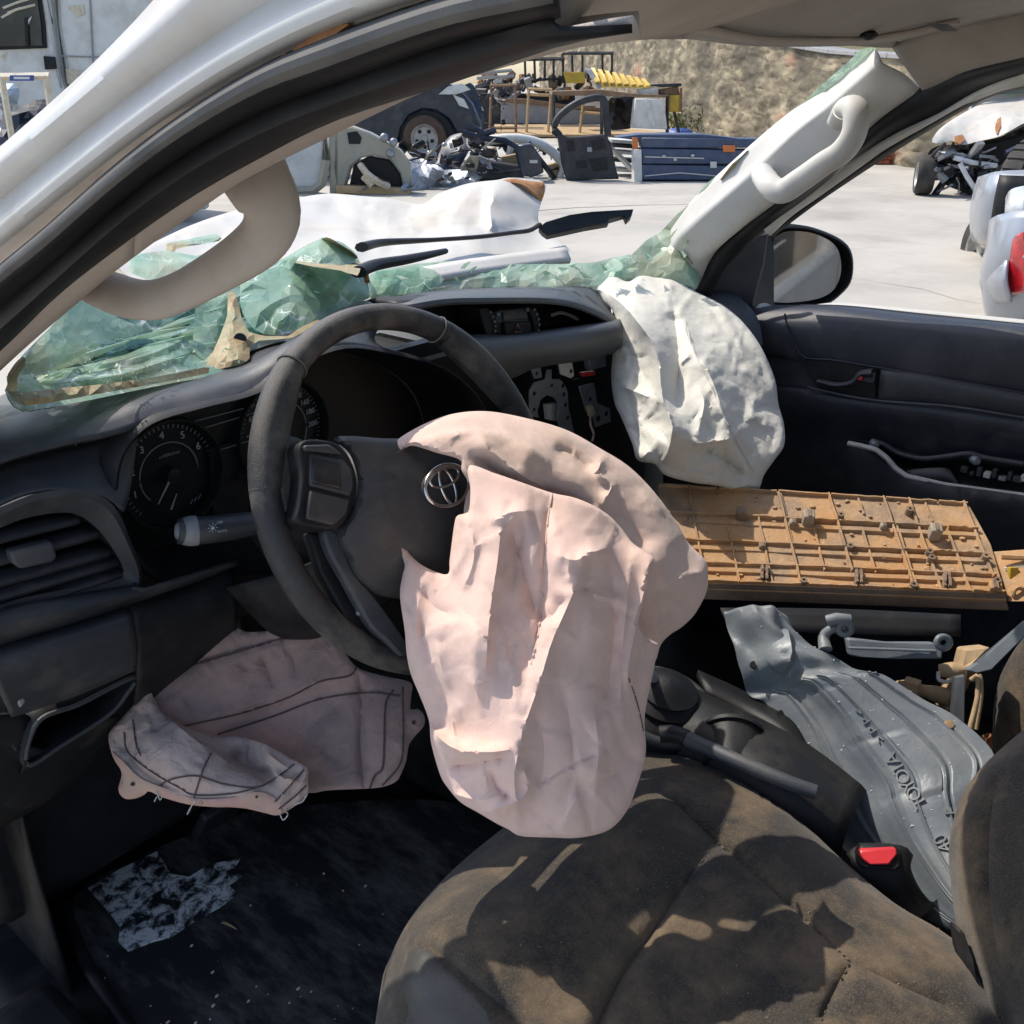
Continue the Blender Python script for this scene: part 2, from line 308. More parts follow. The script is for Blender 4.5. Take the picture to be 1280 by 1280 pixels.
M = dict(
 white=mat('white_paint', (.58, .57, .55), .42, (.46, .43, .39), 7, .5, .8, dust=(.36, .26, .17), dscale=5, damt=.35, coat=.3, bump=.12, bscale=30),
 hood=mat('white_hood_paint', (.54, .525, .485), .5, (.46, .44, .39), 5, .5, .75, dust=(.42, .26, .14), dscale=3, damt=.25, bump=.1, bscale=20, crease=((3, .02),)),
 rust=mat('rust', (.26, .10, .035), .85, (.42, .22, .09), 30, .4, .65, bump=.4, bscale=120),
 rubber=mat('black_rubber', (.008, .009, .011), .55, (.016, .017, .019), 25, .4, .7, bump=.15, bscale=300, spec=.3),
 rubgrey=mat('dusty_rubber', (.10, .10, .10), .85, (.17, .165, .155), 14, .35, .7, bump=.2, bscale=400, spec=.2),
 beige=mat('beige_trim', (.46, .405, .35), .75, (.40, .345, .295), 9, .4, .7, bump=.25, bscale=700, dust=(.20, .15, .11), damt=.25),
 grey=mat('light_grey_trim', (.56, .55, .52), .6, (.47, .46, .43), 9, .45, .75, bump=.2, bscale=700, dust=(.36, .30, .23), damt=.25),
 headliner=mat('headliner_fabric', (.30, .265, .225), .95, (.25, .215, .18), 10, .4, .7, bump=.4, bscale=500, sheen=.2),
 dash=mat('dash_plastic', (.030, .033, .039), .36, (.042, .045, .051), 16, .4, .7, bump=.3, bscale=900, dust=(.15, .14, .125), dscale=11, damt=.42, fine=(.06, .06, .06)),
 dashlight=mat('dash_grey_plastic', (.046, .051, .060), .46, (.062, .067, .076), 12, .4, .7, bump=.3, bscale=900, dust=(.22, .19, .15), dscale=12, damt=.3),
 black=mat('matt_black_plastic', (.010, .011, .0125), .5, (.017, .017, .019), 20, .4, .7, bump=.2, bscale=600, dust=(.075, .068, .06), dscale=14, damt=.4, spec=.3),
 navy=mat('door_trim_plastic', (.016, .019, .029), .40, (.026, .029, .040), 9, .4, .7, bump=.3, bscale=900, dust=(.13, .125, .12), dscale=11, damt=.38, fine=(.05, .05, .055)),
 wheel=mat('wheel_rubber', (.020, .020, .023), .42, (.036, .035, .035), 18, .4, .7, bump=.5, bscale=900, dust=(.22, .195, .165), dscale=17, damt=.6),
 hub=mat('hub_cover_plastic', (.046, .044, .046), .6, (.062, .056, .054), 18, .4, .7, bump=.35, bscale=1200, dust=(.20, .165, .13), dscale=20, damt=.4),
 chrome=mat('chrome', (.80, .79, .78), .18, (.62, .60, .58), 60, .4, .7, metal=1),
 steel=mat('galvanised_steel', (.30, .33, .36), .45, (.22, .25, .29), 40, .4, .7, metal=.5, dust=(.26, .22, .17), dscale=20, damt=.3),
 cream=mat('cream_plastic', (.62, .56, .44), .5, (.48, .40, .28), 30, .4, .7, dust=(.3, .2, .1), damt=.3),
 red=mat('red_plastic', (.62, .035, .045), .35, (.50, .03, .04), 40, .4, .7),
 brown=mat('mud_caked_plastic', (.44, .24, .10), .9, (.50, .345, .21), 14, .35, .7, bump=.6, bscale=160, dust=(.15, .125, .105), dscale=13, damt=.85),
 browndark=mat('mud_dark_plastic', (.20, .14, .10), .9, (.33, .23, .15), 14, .35, .7, bump=.6, bscale=160, dust=(.09, .075, .065), dscale=9, damt=.6),
 liner=mat('liner_plastic', (.125, .145, .165), .42, (.18, .205, .225), 10, .35, .7, bump=.25, bscale=160, dust=(.24, .23, .21), dscale=14, damt=.5, stretch=(1, 1, 1)),
 seat=mat('seat_fabric', (.022, .020, .018), .95, (.062, .048, .033), 9, .35, .7, bump=.35, bscale=900, dust=(.27, .185, .105), dscale=7, damt=.75, sheen=.15, wave=900, fine=(.17, .13, .085)),
 leather=mat('seat_side_vinyl', (.062, .062, .060), .42, (.10, .095, .085), 14, .4, .7, bump=.4, bscale=500, dust=(.25, .20, .14), dscale=8, damt=.4),
 pink=mat('pink_airbag_cloth', (.82, .585, .51), .9, (.78, .56, .485), 5, .4, .65, bump=.35, bscale=1100, dust=(.55, .40, .29), dscale=16, damt=.5, sheen=.2, crease=((16, .002), (40, .0012))),
 pinkdirty=mat('dirty_pink_airbag_cloth', (.76, .56, .46), .9, (.64, .48, .38), 6, .4, .65, bump=.35, bscale=1100, dust=(.34, .28, .22), dscale=8, damt=.5, sheen=.2, crease=((18, .002), (40, .0012))),
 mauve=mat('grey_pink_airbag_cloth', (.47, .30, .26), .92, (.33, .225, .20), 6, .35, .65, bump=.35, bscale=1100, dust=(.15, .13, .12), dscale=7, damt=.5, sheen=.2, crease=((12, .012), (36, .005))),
 pinkfold=mat('stained_pink_airbag_cloth', (.78, .57, .485), .9, (.70, .51, .42), 6, .4, .65, bump=.35, bscale=1100, dust=(.42, .33, .25), dscale=13, damt=.55, sheen=.2, crease=((18, .002), (40, .0012))),
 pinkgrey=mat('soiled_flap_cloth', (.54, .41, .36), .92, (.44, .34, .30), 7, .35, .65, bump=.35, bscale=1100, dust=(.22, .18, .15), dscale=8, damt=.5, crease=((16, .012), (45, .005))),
 salmon=mat('salmon_hem_cloth', (.52, .31, .265), .92, (.56, .40, .30), 14, .4, .65, bump=.35, bscale=1100),
 airwhite=mat('white_airbag_cloth', (.68, .66, .59), .85, (.62, .60, .53), 6, .4, .7, bump=.3, bscale=1100, dust=(.60, .56, .47), dscale=6, damt=.4, sheen=.15, crease=((20, .003), (44, .0016))),
 thread=mat('dark_thread', (.10, .07, .065), .9),
 concrete=mat('yard_concrete', (.455, .43, .385), .85, (.38, .36, .32), .55, .4, .62, bump=.3, bscale=14, dust=(.27, .245, .215), dscale=.8, damt=.7),
 tyre=mat('tyre_rubber', (.03, .029, .028), .85, (.075, .065, .055), 5, .4, .7, bump=.3, bscale=60),
 alloy=mat('dull_alloy', (.42, .41, .38), .5, (.27, .25, .22), 8, .4, .7, metal=.4),
 glint=mat('mirror_glass', (.26, .27, .28), .04, (.20, .21, .21), 16, .4, .7, metal=1),
 lamp=mat('tail_lamp_red', (.52, .012, .02), .12, (.35, .01, .015), 14, .45, .55, coat=.6),
 clear=mat('clear_lamp', (.62, .64, .66), .12, (.50, .52, .54), 14, .4, .7, coat=.6),
 silver=mat('silver_paint', (.33, .355, .40), .36, (.28, .30, .34), 2, .4, .7, metal=.35, coat=.4, dust=(.42, .39, .34), dscale=2, damt=.25),
 glassg=glassmat('cracked_glass', (.55, .71, .57), .52, 62, dirtamt=.4, rough=.1),
 glassc=glassmat('crushed_glass', (.60, .74, .61), .66, 150, dirt=(.48, .36, .20), dirtamt=.6, rough=.3),
 glassd=glassmat('dark_teal_glass', (.07, .22, .20), .7, 40, dirtamt=.15, rough=.1),
 glasse=mat('glass_adhesive', (.27, .18, .075), .6, (.40, .33, .18), 40, .35, .65, bump=.6, bscale=120, dust=(.20, .34, .25), dscale=22, damt=.75),
)
# ================================================================ the wrecked pickup: body shell
PK = thing('wrecked_pickup', (0, 0, 0), 'wrecked white pickup whose cabin we look into, with steering wheel and muddy driver seat', 'pickup truck')
# driver side windscreen pillar and roof rail, seen from outside the open door
e0 = cr([(-90, 268), (0, 194), (39, 161), (98, 109), (148, 62), (200, 7), (245, -45), (310, -120)], 60)
e4 = cr([(-90, 398), (0, 322), (66, 268), (148, 201), (230, 140), (328, 80), (420, 38), (560, -8), (660, -36)], 60)
def pfit(q, deg=5):
    t = np.linspace(-1, 1, len(q)); return np.stack([np.polyval(np.polyfit(t, q[:, k], deg), t) for k in (0, 1)], 1)
e0, e4 = pfit(e0), pfit(e4)
def band(f0, f1, x, wob=0): return [on(0, x, *(e0[i]*(1-f)+e4[i]*f)) for i in range(60) for f in (f0+(f1-f0)*i/59,)]
L0 = band(0, 0, -.672); La = band(.05, .07, -.700); L1 = band(.13, .20, -.713); L2 = band(.44, .52, -.701); L2b = band(.52, .60, -.7035); L3 = band(.70, .76, -.7125); L3b = band(.80, .85, -.711); L4 = band(1, 1, -.692)
L5 = LX(-.705, [(-90, 415), (0, 338), (66, 284), (148, 212), (230, 150), (328, 91), (420, 51), (560, 3), (700, -30)])
L6 = LX(-.716, [(-90, 425), (0, 346), (66, 292), (148, 222), (230, 160), (328, 101), (420, 64), (560, 16), (700, -14)])
L6b = LX(-.712, [(-90, 436), (0, 357), (66, 304), (148, 233), (230, 171), (328, 114), (420, 79), (560, 30), (700, 0)])
L7 = LX(-.694, [(-90, 455), (0, 377), (66, 323), (148, 248), (230, 187), (328, 131), (420, 97), (560, 46), (700, 10)])
L7b = LX(-.690, [(-90, 462), (0, 383), (66, 329), (148, 254), (230, 192), (328, 137), (420, 102), (560, 51), (700, 14)])
L8a = LX(-.695, [(-90, 490), (0, 410), (66, 350), (148, 278), (230, 217), (328, 162), (420, 124), (560, 76), (700, 32)])
L8 = LX(-.672, [(-90, 512), (0, 433), (66, 368), (141, 308), (230, 245), (328, 188), (420, 142), (560, 96), (700, 47), (790, 30)])
L9a = LX(-.650, [(-90, 545), (20, 441), (98, 373), (157, 326), (282, 237), (348, 200), (424, 163), (520, 117), (600, 91), (721, 58), (800, 48)])
L9 = LX(-.615, [(-90, 545), (20, 441), (98, 374), (157, 325), (282, 236), (348, 199), (424, 162), (520, 116), (600, 90), (721, 57), (800, 47)])
L10 = LX(-.595, [(-90, 500), (20, 395), (98, 330), (157, 285), (282, 200), (348, 165), (424, 130), (520, 85), (600, 60), (721, 30), (800, 22)])
obj('windscreen_pillar', MB().sheet([L0, La, L1, L2, L2b, L3, L3b, L4], 260, 5), M['white'], PK, solid=.004)
seal = obj('door_seal', MB().sheet([L5, L6, L6b, L7, L7b, L8a, L8], 48, 3), M['rubber'], PK, solid=.003)
obj('seal_lip', MB().sheet([[q+np.array((-.0025, 0, 0)) for q in L5], [q+np.array((-.004, 0, 0)) for q in L6], [q+np.array((-.003, 0, 0)) for q in L6b]], 48, 4), M['rubgrey'], seal, solid=.002)
def cut(rows, a, b, n=40):
    out = []
    for r in rows:
        c = cr(r, n); out.append([c[i] for i in range(int(a*n), min(n, int(b*n)+1))])
    return out
obj('pillar_trim', MB().sheet(cut([L8, L9a, L9, L10], 0, .555), 30, 3), M['beige'], PK, solid=.003)
obj('roof_rail_trim', MB().sheet(cut([L8, L9a, L9, L10], .57, 1), 30, 3), M['beige'], PK, solid=.003)
# rust scabs on the painted pillar
for px in ([(365, 62), (392, 44), (420, 30), (436, 30), (418, 44), (390, 58), (372, 68)], [(344, 76), (356, 66), (362, 70), (350, 78)]):
    obj('rust_patch', MB().prism([on(0, -.7095, *p) for p in px], (.004, 0, 0)), M['rust'], PK)
# grab handle on that pillar: one swept loop
hp = [(100, 322, .87), (118, 346, .835), (140, 364, .80), (164, 373, .775), (190, 375, .75), (212, 370, .735), (244, 355, .71), (297, 323, .675), (326, 300, .66), (338, 276, .65), (336, 254, .645), (324, 230, .645), (308, 200, .65), (296, 172, .66)]
path = cr(LD(hp), 90)
obj('grab_handle', MB().tube(path, [.030, .027, .022, .0185, .0170, .0163, .0160, .0157, .0160, .0168, .0182, .0205, .024, .026], 22, .55, FW), M['beige'], PK)
# roof skin, headliner, visor
rail_r = LD([(1116, 40, 1.46), (1200, 5, 1.30), (1280, -30, 1.18), (1400, -120, 1.0)])
hdr = LD([(560, 96, .42), (700, 58, .62), (842, 49, .86), (1000, 53, 1.16), (1118, 60, 1.45)])
hdr2 = [p+np.array((0, .05, .035)) for p in hdr]
obj('roof_header', MB().sheet([hdr, [p+np.array((0, .03, .004)) for p in hdr], hdr2], 40, 3), M['headliner'], PK, solid=.003)
def roofrow(y, zl, zr, crown): return [np.array((x, y+.06*(1-(x/.66)**2), zl+(zr-zl)*(x+.66)/1.32+crown*(1-(x/.66)**2))) for x in np.linspace(-.66, .64, 12)]
obj('roof_skin', MB().grid([roofrow(-.02, 1.475, 1.50, .03), roofrow(-.2, 1.50, 1.54, .035), roofrow(-.5, 1.52, 1.555, .04), roofrow(-1.0, 1.51, 1.54, .04), roofrow(-1.12, 1.45, 1.48, .03)]), M['white'], PK, solid=.01)
hl = [hdr, LD([(600, 40, .40), (720, 20, .58), (850, 12, .80), (1010, 20, 1.08), (1140, 30, 1.36)]), LD([(640, -40, .38), (780, -60, .50), (900, -50, .66), (1080, -40, .90), (1230, -20, 1.15)]), LD([(700, -200, .36), (850, -220, .42), (1000, -220, .52), (1200, -200, .70), (1400, -160, .9)])]
obj('headliner', MB().sheet(hl, 30, 4), M['headliner'], PK, solid=.004)
vis = LD([(852, 48, .88), (950, 58, 1.03), (1068, 57, 1.24), (1130, 50, 1.30), (1198, 34, 1.24), (1290, 14, 1.16)])
vis2 = LD([(866, 30, .80), (960, 30, .93), (1075, 28, 1.10), (1150, 18, 1.15), (1220, 4, 1.1), (1310, -14, 1.03)])
vis3 = LD([(890, -60, .62), (985, -70, .72), (1100, -70, .84), (1190, -74, .9), (1280, -80, .88), (1380, -90, .82)])
v = obj('sun_visor', MB().sheet([vis, vis2, vis3], 40, 4), M['headliner'], PK, solid=.012)
obj('visor_clip', MB().ball(P(1086, 44, 1.17), (.011, .011, .006)), M['black'], v)
obj('visor_edge', MB().tube(cr(LD([(866, 33, .80), (960, 50, .97), (1068, 50, 1.18), (1130, 42, 1.22), (1198, 26, 1.18)]), 40), .004, 8), M['beige'], v)
obj('visor_slot', MB().prism(LD([(1160, 29, 1.13), (1185, 30, 1.15), (1196, 37, 1.17), (1180, 37, 1.16)]), FW*.004), M['black'], v)
obj('driver_visor', MB().sheet([LD([(640, 82, .43), (740, 52, .60), (850, 44, .78), (1000, 2, .86)]), LD([(700, 20, .40), (780, 6, .52), (880, 0, .68), (1034, -30, .8)]), LD([(720, -60, .36), (800, -80, .46), (900, -80, .58), (1050, -100, .7)])], 24, 4), M['beige'], PK, solid=.01)
# passenger side pillar trim, its handle, seal, door frame
A0 = LD([(1096, 62, 1.47), (1030, 116, 1.56), (985, 145, 1.61), (919, 201, 1.68), (865, 254, 1.76), (833, 298, 1.83), (815, 345, 1.88)])
A1 = LD([(1100, 70, 1.448), (1040, 124, 1.535), (993, 160, 1.585), (932, 216, 1.655), (862, 279, 1.74), (838, 312, 1.80), (828, 352, 1.85)])
A1b = LD([(1102, 75, 1.438), (1042, 129, 1.522), (995, 165, 1.572), (935, 221, 1.642), (866, 283, 1.728), (842, 315, 1.79), (831, 354, 1.84)])
A1c = LD([(1106, 80, 1.436), (1047, 134, 1.52), (1000, 171, 1.57), (940, 227, 1.64), (872, 288, 1.727), (847, 318, 1.788), (836, 355, 1.838)])
A2 = LD([(1130, 92, 1.440), (1068, 152, 1.515), (1022, 196, 1.57), (960, 243, 1.64), (902, 300, 1.72), (866, 330, 1.78), (852, 358, 1.83)])
A3 = LD([(1150, 110, 1.45), (1092, 151, 1.51), (1042, 207, 1.57), (1000, 232, 1.62), (931, 279, 1.70), (890, 316, 1.77), (872, 360, 1.82)])
A4 = LD([(1156, 118, 1.49), (1100, 160, 1.55), (1050, 214, 1.61), (1004, 240, 1.66), (936, 287, 1.74), (896, 324, 1.81), (876, 368, 1.86)])
pt = obj('pillar_trim', MB().sheet([A0, A1, A1b, A1c, A2, A3, A4], 40, 4), M['grey'], PK, solid=.004); tag(pt, label='light grey pillar trim on the passenger side')
gp = cr(LD([(1048, 152, 1.52), (1060, 134, 1.475), (1070, 140, 1.45), (1067, 168, 1.45), (1052, 190, 1.465), (1029, 205, 1.485), (1001, 225, 1.515), (978, 239, 1.535), (963, 232, 1.555), (951, 214, 1.61)]), 70)
obj('grab_handle', MB().tube(gp, [.018, .0205, .0205, .0190, .0185, .0185, .0190, .0195, .0205, .0205, .018], 20, .8, FW), M['grey'], PK)
H0 = LD([(1116, 60, 1.46), (1150, 100, 1.42), (1150, 110, 1.43)])
obj('roof_side_trim', MB().sheet([LD([(1112, 55, 1.45), (1180, 38, 1.32), (1290, 12, 1.17)]), LD([(1130, 82, 1.44), (1200, 62, 1.33), (1290, 40, 1.18)]), LD([(1152, 112, 1.44), (1215, 88, 1.34), (1290, 66, 1.20)]), LD([(1156, 118, 1.48), (1220, 94, 1.38), (1290, 72, 1.24)])], 24, 4), M['headliner'], PK, solid=.003)
S0 = LD([(1300, 60, 1.20), (1280, 66, 1.24), (1199, 93, 1.37), (1150, 110, 1.45), (1088, 152, 1.52), (1042, 205, 1.57), (1000, 231, 1.62), (931, 279, 1.71), (890, 316, 1.78), (870, 362, 1.83)])
S1 = LD([(1300, 70, 1.19), (1280, 76, 1.23), (1206, 101, 1.36), (1160, 122, 1.44), (1100, 160, 1.51), (1048, 208, 1.56), (1006, 236, 1.61), (937, 285, 1.70), (896, 324, 1.77), (876, 370, 1.81)])
S2 = LD([(1300, 84, 1.21), (1280, 90, 1.25), (1227, 111, 1.37), (1171, 141, 1.46), (1115, 167, 1.53), (1056, 204, 1.58), (1025, 231, 1.62), (958, 286, 1.71), (906, 334, 1.78), (884, 380, 1.82)])
obj('door_seal', MB().sheet([S0, S1, S2], 44, 4), M['rubber'], PK, solid=.003)
F0 = LD([(1300, 82, 1.24), (1280, 88, 1.27), (1227, 109, 1.39), (1171, 139, 1.48), (1115, 165, 1.55), (1077, 187, 1.58), (1025, 228, 1.64), (980, 262, 1.69), (955, 284, 1.72)])
F1 = LD([(1300, 89, 1.225), (1280, 95, 1.255), (1222, 118, 1.375), (1170, 147, 1.465), (1114, 174, 1.535), (1078, 196, 1.57), (1027, 233, 1.625), (982, 266, 1.675), (957, 289, 1.705)])
F2 = LD([(1300, 99, 1.24), (1280, 105, 1.27), (1246, 112, 1.34), (1209, 129, 1.40), (1152, 161, 1.49), (1096, 193, 1.56), (1029, 240, 1.635), (990, 267, 1.68), (962, 293, 1.715)])
F3 = LD([(1300, 105, 1.26), (1280, 112, 1.29), (1246, 118.5, 1.36), (1209, 135.5, 1.42), (1152, 169, 1.51), (1098, 203, 1.58), (1029, 249, 1.65), (987, 280, 1.70), (966, 297, 1.73)])
PD = None
obj('door_frame', MB().sheet([F0, F1, F2], 40, 4), M['grey'], PK, solid=.004)
obj('glass_run', MB().sheet([F2, F3], 40, 2), M['rubber'], PK, solid=.006)
# ---------------------------------------------------------------- passenger door trim
def row(v, pts): return LX(v, pts)
xs = [830, 905, 942, 1000, 1057, 1155, 1280, 1420]
def rw(v, ys): return LX(v, list(zip(xs, ys)))
obj('door_panel', MB().sheet([
    rw(.715, (386, 386, 385, 384, 386, 397, 409, 424)), rw(.690, (390, 390, 388, 386, 389, 401, 412, 428)), rw(.668, (400, 400, 396, 395, 398, 409, 421, 438)),
    rw(.655, (416, 416, 412, 410, 413, 424, 438, 456)), rw(.655, (440, 440, 438, 446, 455, 470, 490, 512)), rw(.668, (446, 446, 443, 450, 459, 474, 494, 516)),
    rw(.668, (480, 480, 478, 482, 491, 502, 519, 540)), rw(.650, (486, 486, 484, 487, 496, 507, 524, 545)), rw(.645, (505, 505, 504, 506, 512, 523, 540, 560)),
    rw(.672, (560, 560, 560, 562, 566, 575, 590, 610)), rw(.690, (640, 640, 640, 645, 650, 660, 670, 690)), rw(.690, (760, 760, 760, 765, 770, 780, 790, 810)), rw(.700, (1010, 1010, 1010, 1010, 1015, 1020, 1030, 1040))], 40, 4), M['navy'], PK, solid=.004)
obj('door_skin', MB().box((.765, -.35, .74), (.03, 0, 0), (0, .72, 0), (0, 0, .265)), M['white'], PK, bevel=.02)
obj('window_sill', MB().sheet([LX(.735, [(1012, 385), (1030, 382), (1057, 381), (1155, 390), (1280, 402), (1420, 416)]), LX(.722, [(1012, 386), (1030, 384), (1057, 385), (1155, 395), (1280, 408), (1420, 422)])], 30), M['grey'], PK, solid=.004)
obj('sill_seal', MB().sheet([LX(.722, [(1000, 383), (1057, 384), (1155, 394.5), (1280, 407), (1420, 421)]), LX(.712, [(1000, 386), (1057, 388), (1155, 398), (1280, 411), (1420, 426)])], 30), M['black'], PK, solid=.004)
# handle recess
hr = [(1006, 448), (1030, 450), (1060, 453), (1096, 458), (1095, 498), (1060, 494), (1023, 486), (1012, 468)]
rc = obj('handle_recess', MB().prism([on(0, .652, *p) for p in hr], (-.003, 0, 0)), M['black'], PK, bevel=.002)
obj('door_handle', MB().tube(cr(LX(.640, [(1022, 476), (1045, 481), (1066, 478), (1078, 467), (1092, 466)]), 24), [.006, .007, .007, .010, .012], 10, .7), M['navy'], rc)
obj('lock_tab', MB().box(on(0, .640, 1086, 471), (.004, 0, 0), (0, .012, 0), (0, 0, .010)), M['dash'], rc, bevel=.002)
obj('lock_mark', MB().box(on(0, .634, 1076, 470), (.003, 0, 0), (0, .004, 0), (0, 0, .007)), M['red'], rc, bevel=.001)
obj('door_insert', MB().sheet([LX(.655, [(1102, 462), (1160, 470), (1280, 492), (1420, 514)]), LX(.645, [(1101, 468), (1160, 476), (1280, 498), (1420, 520)]), LX(.648, [(1099, 494), (1160, 501), (1280, 516), (1420, 536)]), LX(.660, [(1098, 499), (1160, 506), (1280, 521), (1420, 541)])], 24, 4), M['dash'], PK, solid=.004)
obj('trim_line', MB().tube(cr(LX(.640, [(1010, 484), (1021, 487), (1090, 500), (1188, 508), (1280, 522), (1400, 540)]), 40), .0025, 8), M['dashlight'], PK)
obj('trim_line', MB().tube(cr(LX(.648, [(981, 392), (985, 410), (995, 432), (1006, 447), (1040, 450), (1096, 459), (1280, 491), (1400, 512)]), 40), .002, 8), M['navy'], PK)
# torn armrest base below: bracket edge with bolts and switch remains
ar = [(1057, 553), (1075, 556), (1095, 560), (1108, 570), (1120, 585), (1132, 595), (1180, 606), (1230, 612), (1300, 622), (1420, 640), (1420, 760), (1300, 720), (1200, 690), (1070, 640), (1058, 600), (1050, 575)]
arm = obj('armrest_base', relief(ar, [(1057, 553, depth(on(0, .655, 1057, 553))), (1120, 600, depth(on(0, .60, 1120, 600))), (1280, 640, depth(on(0, .59, 1280, 640))), (1420, 700, depth(on(0, .60, 1420, 700))), (1058, 600, depth(on(0, .64, 1058, 600))), (1300, 720, depth(on(0, .62, 1300, 720)))], (), 12, (10, .006), .03, smooth_outline=False), M['dash'], PK)
obj('torn_edge', MB().tube(lin(LX(.598, [(1060, 554), (1076, 557), (1095, 562), (1108, 572), (1120, 586), (1133, 595), (1180, 606), (1230, 613), (1300, 622), (1400, 638)]), 60), .0045, 6), M['grey'], arm)
pkt = obj('armrest_pocket', MB().sheet([LX(.640, [(1064, 551), (1100, 556), (1160, 573), (1210, 572), (1280, 584), (1420, 600)]), LX(.665, [(1072, 556), (1110, 568), (1160, 588), (1210, 592), (1280, 600), (1420, 618)]), LX(.61, [(1092, 562), (1118, 584), (1160, 601), (1210, 608), (1280, 618), (1420, 636)])], 24, 3), M['black'], PK, solid=.003)
obj('pocket_lip', MB().tube(cr(LX(.628, [(1092, 551), (1108, 557), (1122, 566), (1150, 573), (1180, 571), (1212, 567), (1230, 572), (1280, 580)]), 30), .005, 8), M['dash'], pkt)
for b in ((1093, 555), (1219, 575)):
    obj('bolt', MB().lathe(on(0, .625, *b), (-.8, -.6, 0), [(.0005, .009), (.006, .008), (.008, .003), (.008, -.006)], 12), M['steel'], pkt)
obj('switch_block', MB().sheet([LX(.622, [(1120, 595), (1134, 588), (1160, 585), (1185, 586), (1196, 600)]), LX(.616, [(1128, 598), (1150, 600), (1170, 602), (1195, 605), (1200, 607)])], 12, 2), M['dash'], pkt, solid=.01)
rng = random.Random(3)
for i in range(9):
    x = 1206+i*9.5; y = 588+i*1.2+rng.uniform(-4, 6)
    obj('switch_remnant', MB().box(on(0, .622, x, y), (.006, 0, 0), (0, rng.uniform(.003, .007), 0), (0, 0, rng.uniform(.003, .008))), M[rng.choice(['steel', 'grey', 'cream', 'dash'])], pkt, bevel=.001)
# ---------------------------------------------------------------- passenger mirror
mo = cr([(958, 297), (972, 286), (985, 282), (1014, 285), (1050, 300), (1064, 318), (1064, 348), (1052, 366), (1030, 381), (1000, 383), (966, 382), (961, 370), (958, 340)], 60, True)
MN = np.array((-.60, -.78, .02)); MN /= np.linalg.norm(MN); MC = P(1010, 332, 1.93)
def mpt(x, y, h=0):
    r = ray(x, y); return CAM + r*(((MC+MN*h-CAM) @ MN)/(r @ MN))
front = [mpt(a, b) for a, b in mo]; cx = np.mean(front, 0); bk = np.array((.03, .10, 0))
mm = MB().grid([[cx+(p-cx)*.93-MN*.006 for p in front], [cx+(p-cx)*.965+MN*.004 for p in front], front, [p+bk*.5 for p in front], [cx+bk+(p-cx)*.72 for p in front], [cx+bk*1.25+(p-cx)*.3 for p in front]], True)
mir = obj('door_mirror', mm, M['rubber'], PK, solid=.002)
gl = cr([(966, 302), (975, 293), (985, 289), (1014, 291), (1040, 303), (1050, 320), (1050, 346), (1038, 366), (1010, 376), (966, 377), (963, 360)], 50, True)
gmb = MB(); gv = [mpt(a, b, -.002) for a, b in gl]; gmb.prism(gv, -MN*.004)
# the glass is toed in towards the seats
obj('mirror_glass', gmb, M['glint'], mir, smooth=False)
obj('mirror_sail', MB().prism(LD([(873, 372, 1.84), (886, 342, 1.82), (907, 318, 1.80), (940, 296, 1.78), (961, 290, 1.77), (956, 330, 1.80), (941, 384, 1.84), (920, 388, 1.84)]), FW*.03), M['navy'], PK, bevel=.004)
obj('mirror_arm', MB().prism(LD([(955, 296, 1.86), (968, 290, 1.90), (968, 384, 1.92), (938, 388, 1.86)]), FW*.03), M['rubber'], PK, bevel=.004)
obj('sail_corner', MB().prism(LD([(944, 385, 1.82), (950, 379, 1.82), (958, 378, 1.82), (970, 384, 1.83), (968, 390, 1.82)]), FW*.02), M['grey'], PK, bevel=.003)
obj('sail_edge', MB().sheet([LD([(907, 316, 1.785), (924, 300, 1.765), (940, 288, 1.745), (955, 281, 1.735)]), LD([(910, 319, 1.785), (930, 304, 1.765), (945, 296, 1.75), (958, 293, 1.74)])], 12, 2), M['grey'], PK, solid=.004)
# ---------------------------------------------------------------- outside body: bonnet, wings, rear of the cab, load bed
ho = [(90, 352), (176, 311), (235, 283), (290, 264), (330, 255), (368, 248), (410, 242), (452, 245), (486, 248), (526, 255), (548, 242), (579, 231), (600, 227), (621, 225), (640, 222), (677, 226), (682, 236), (677, 252), (673, 276), (690, 296), (712, 312), (704, 328), (640, 345), (560, 358), (480, 375), (400, 395), (300, 420), (150, 450), (80, 400)]
hc = [(90, 352, 1.35), (176, 311, 1.62), (235, 283, 1.85), (300, 262, 2.05), (368, 248, 2.2), (452, 245, 2.25), (526, 255, 2.2), (579, 231, 2.3), (640, 222, 2.3), (682, 236, 2.35), (673, 276, 2.2), (712, 312, 1.95), (560, 358, 1.62), (400, 395, 1.48), (150, 450, 1.2), (450, 300, 1.85), (600, 300, 1.93), (300, 330, 1.65)]
hood = obj('bonnet', relief(ho, hc, [([(579, 231), (582, 243), (570, 262), (552, 283)], .05, 30, 5), ([(621, 227), (613, 255), (616, 290)], .07, 45, 5), ([(526, 255), (480, 285), (440, 292)], -.05, 30, 30), ([(410, 243), (440, 270), (485, 292)], -.03, 8, 25), ([(590, 272), (597, 288)], -.02, 4, 4), ([(370, 250), (330, 290), (280, 320)], .03, 30, 12)]+creases([(200, 300), (368, 255), (560, 245), (660, 240), (690, 300), (500, 350), (250, 400)], 22, -20, 45, (25, 90), (.006, .022), (3, 9), seed=8), 7, (5, .006), .012, .004, .02), M['hood'], PK)
obj('rust_edge', MB().sheet([LD([(614, 229, 2.27), (640, 223, 2.27), (660, 226, 2.29), (680, 228, 2.31)]), LD([(630, 228, 2.262), (650, 228, 2.26), (668, 238, 2.28), (681, 240, 2.3)]), LD([(640, 229, 2.26), (656, 232, 2.255), (670, 245, 2.27), (677, 252, 2.285)])], 14, 2), M['rust'], hood, solid=.004)
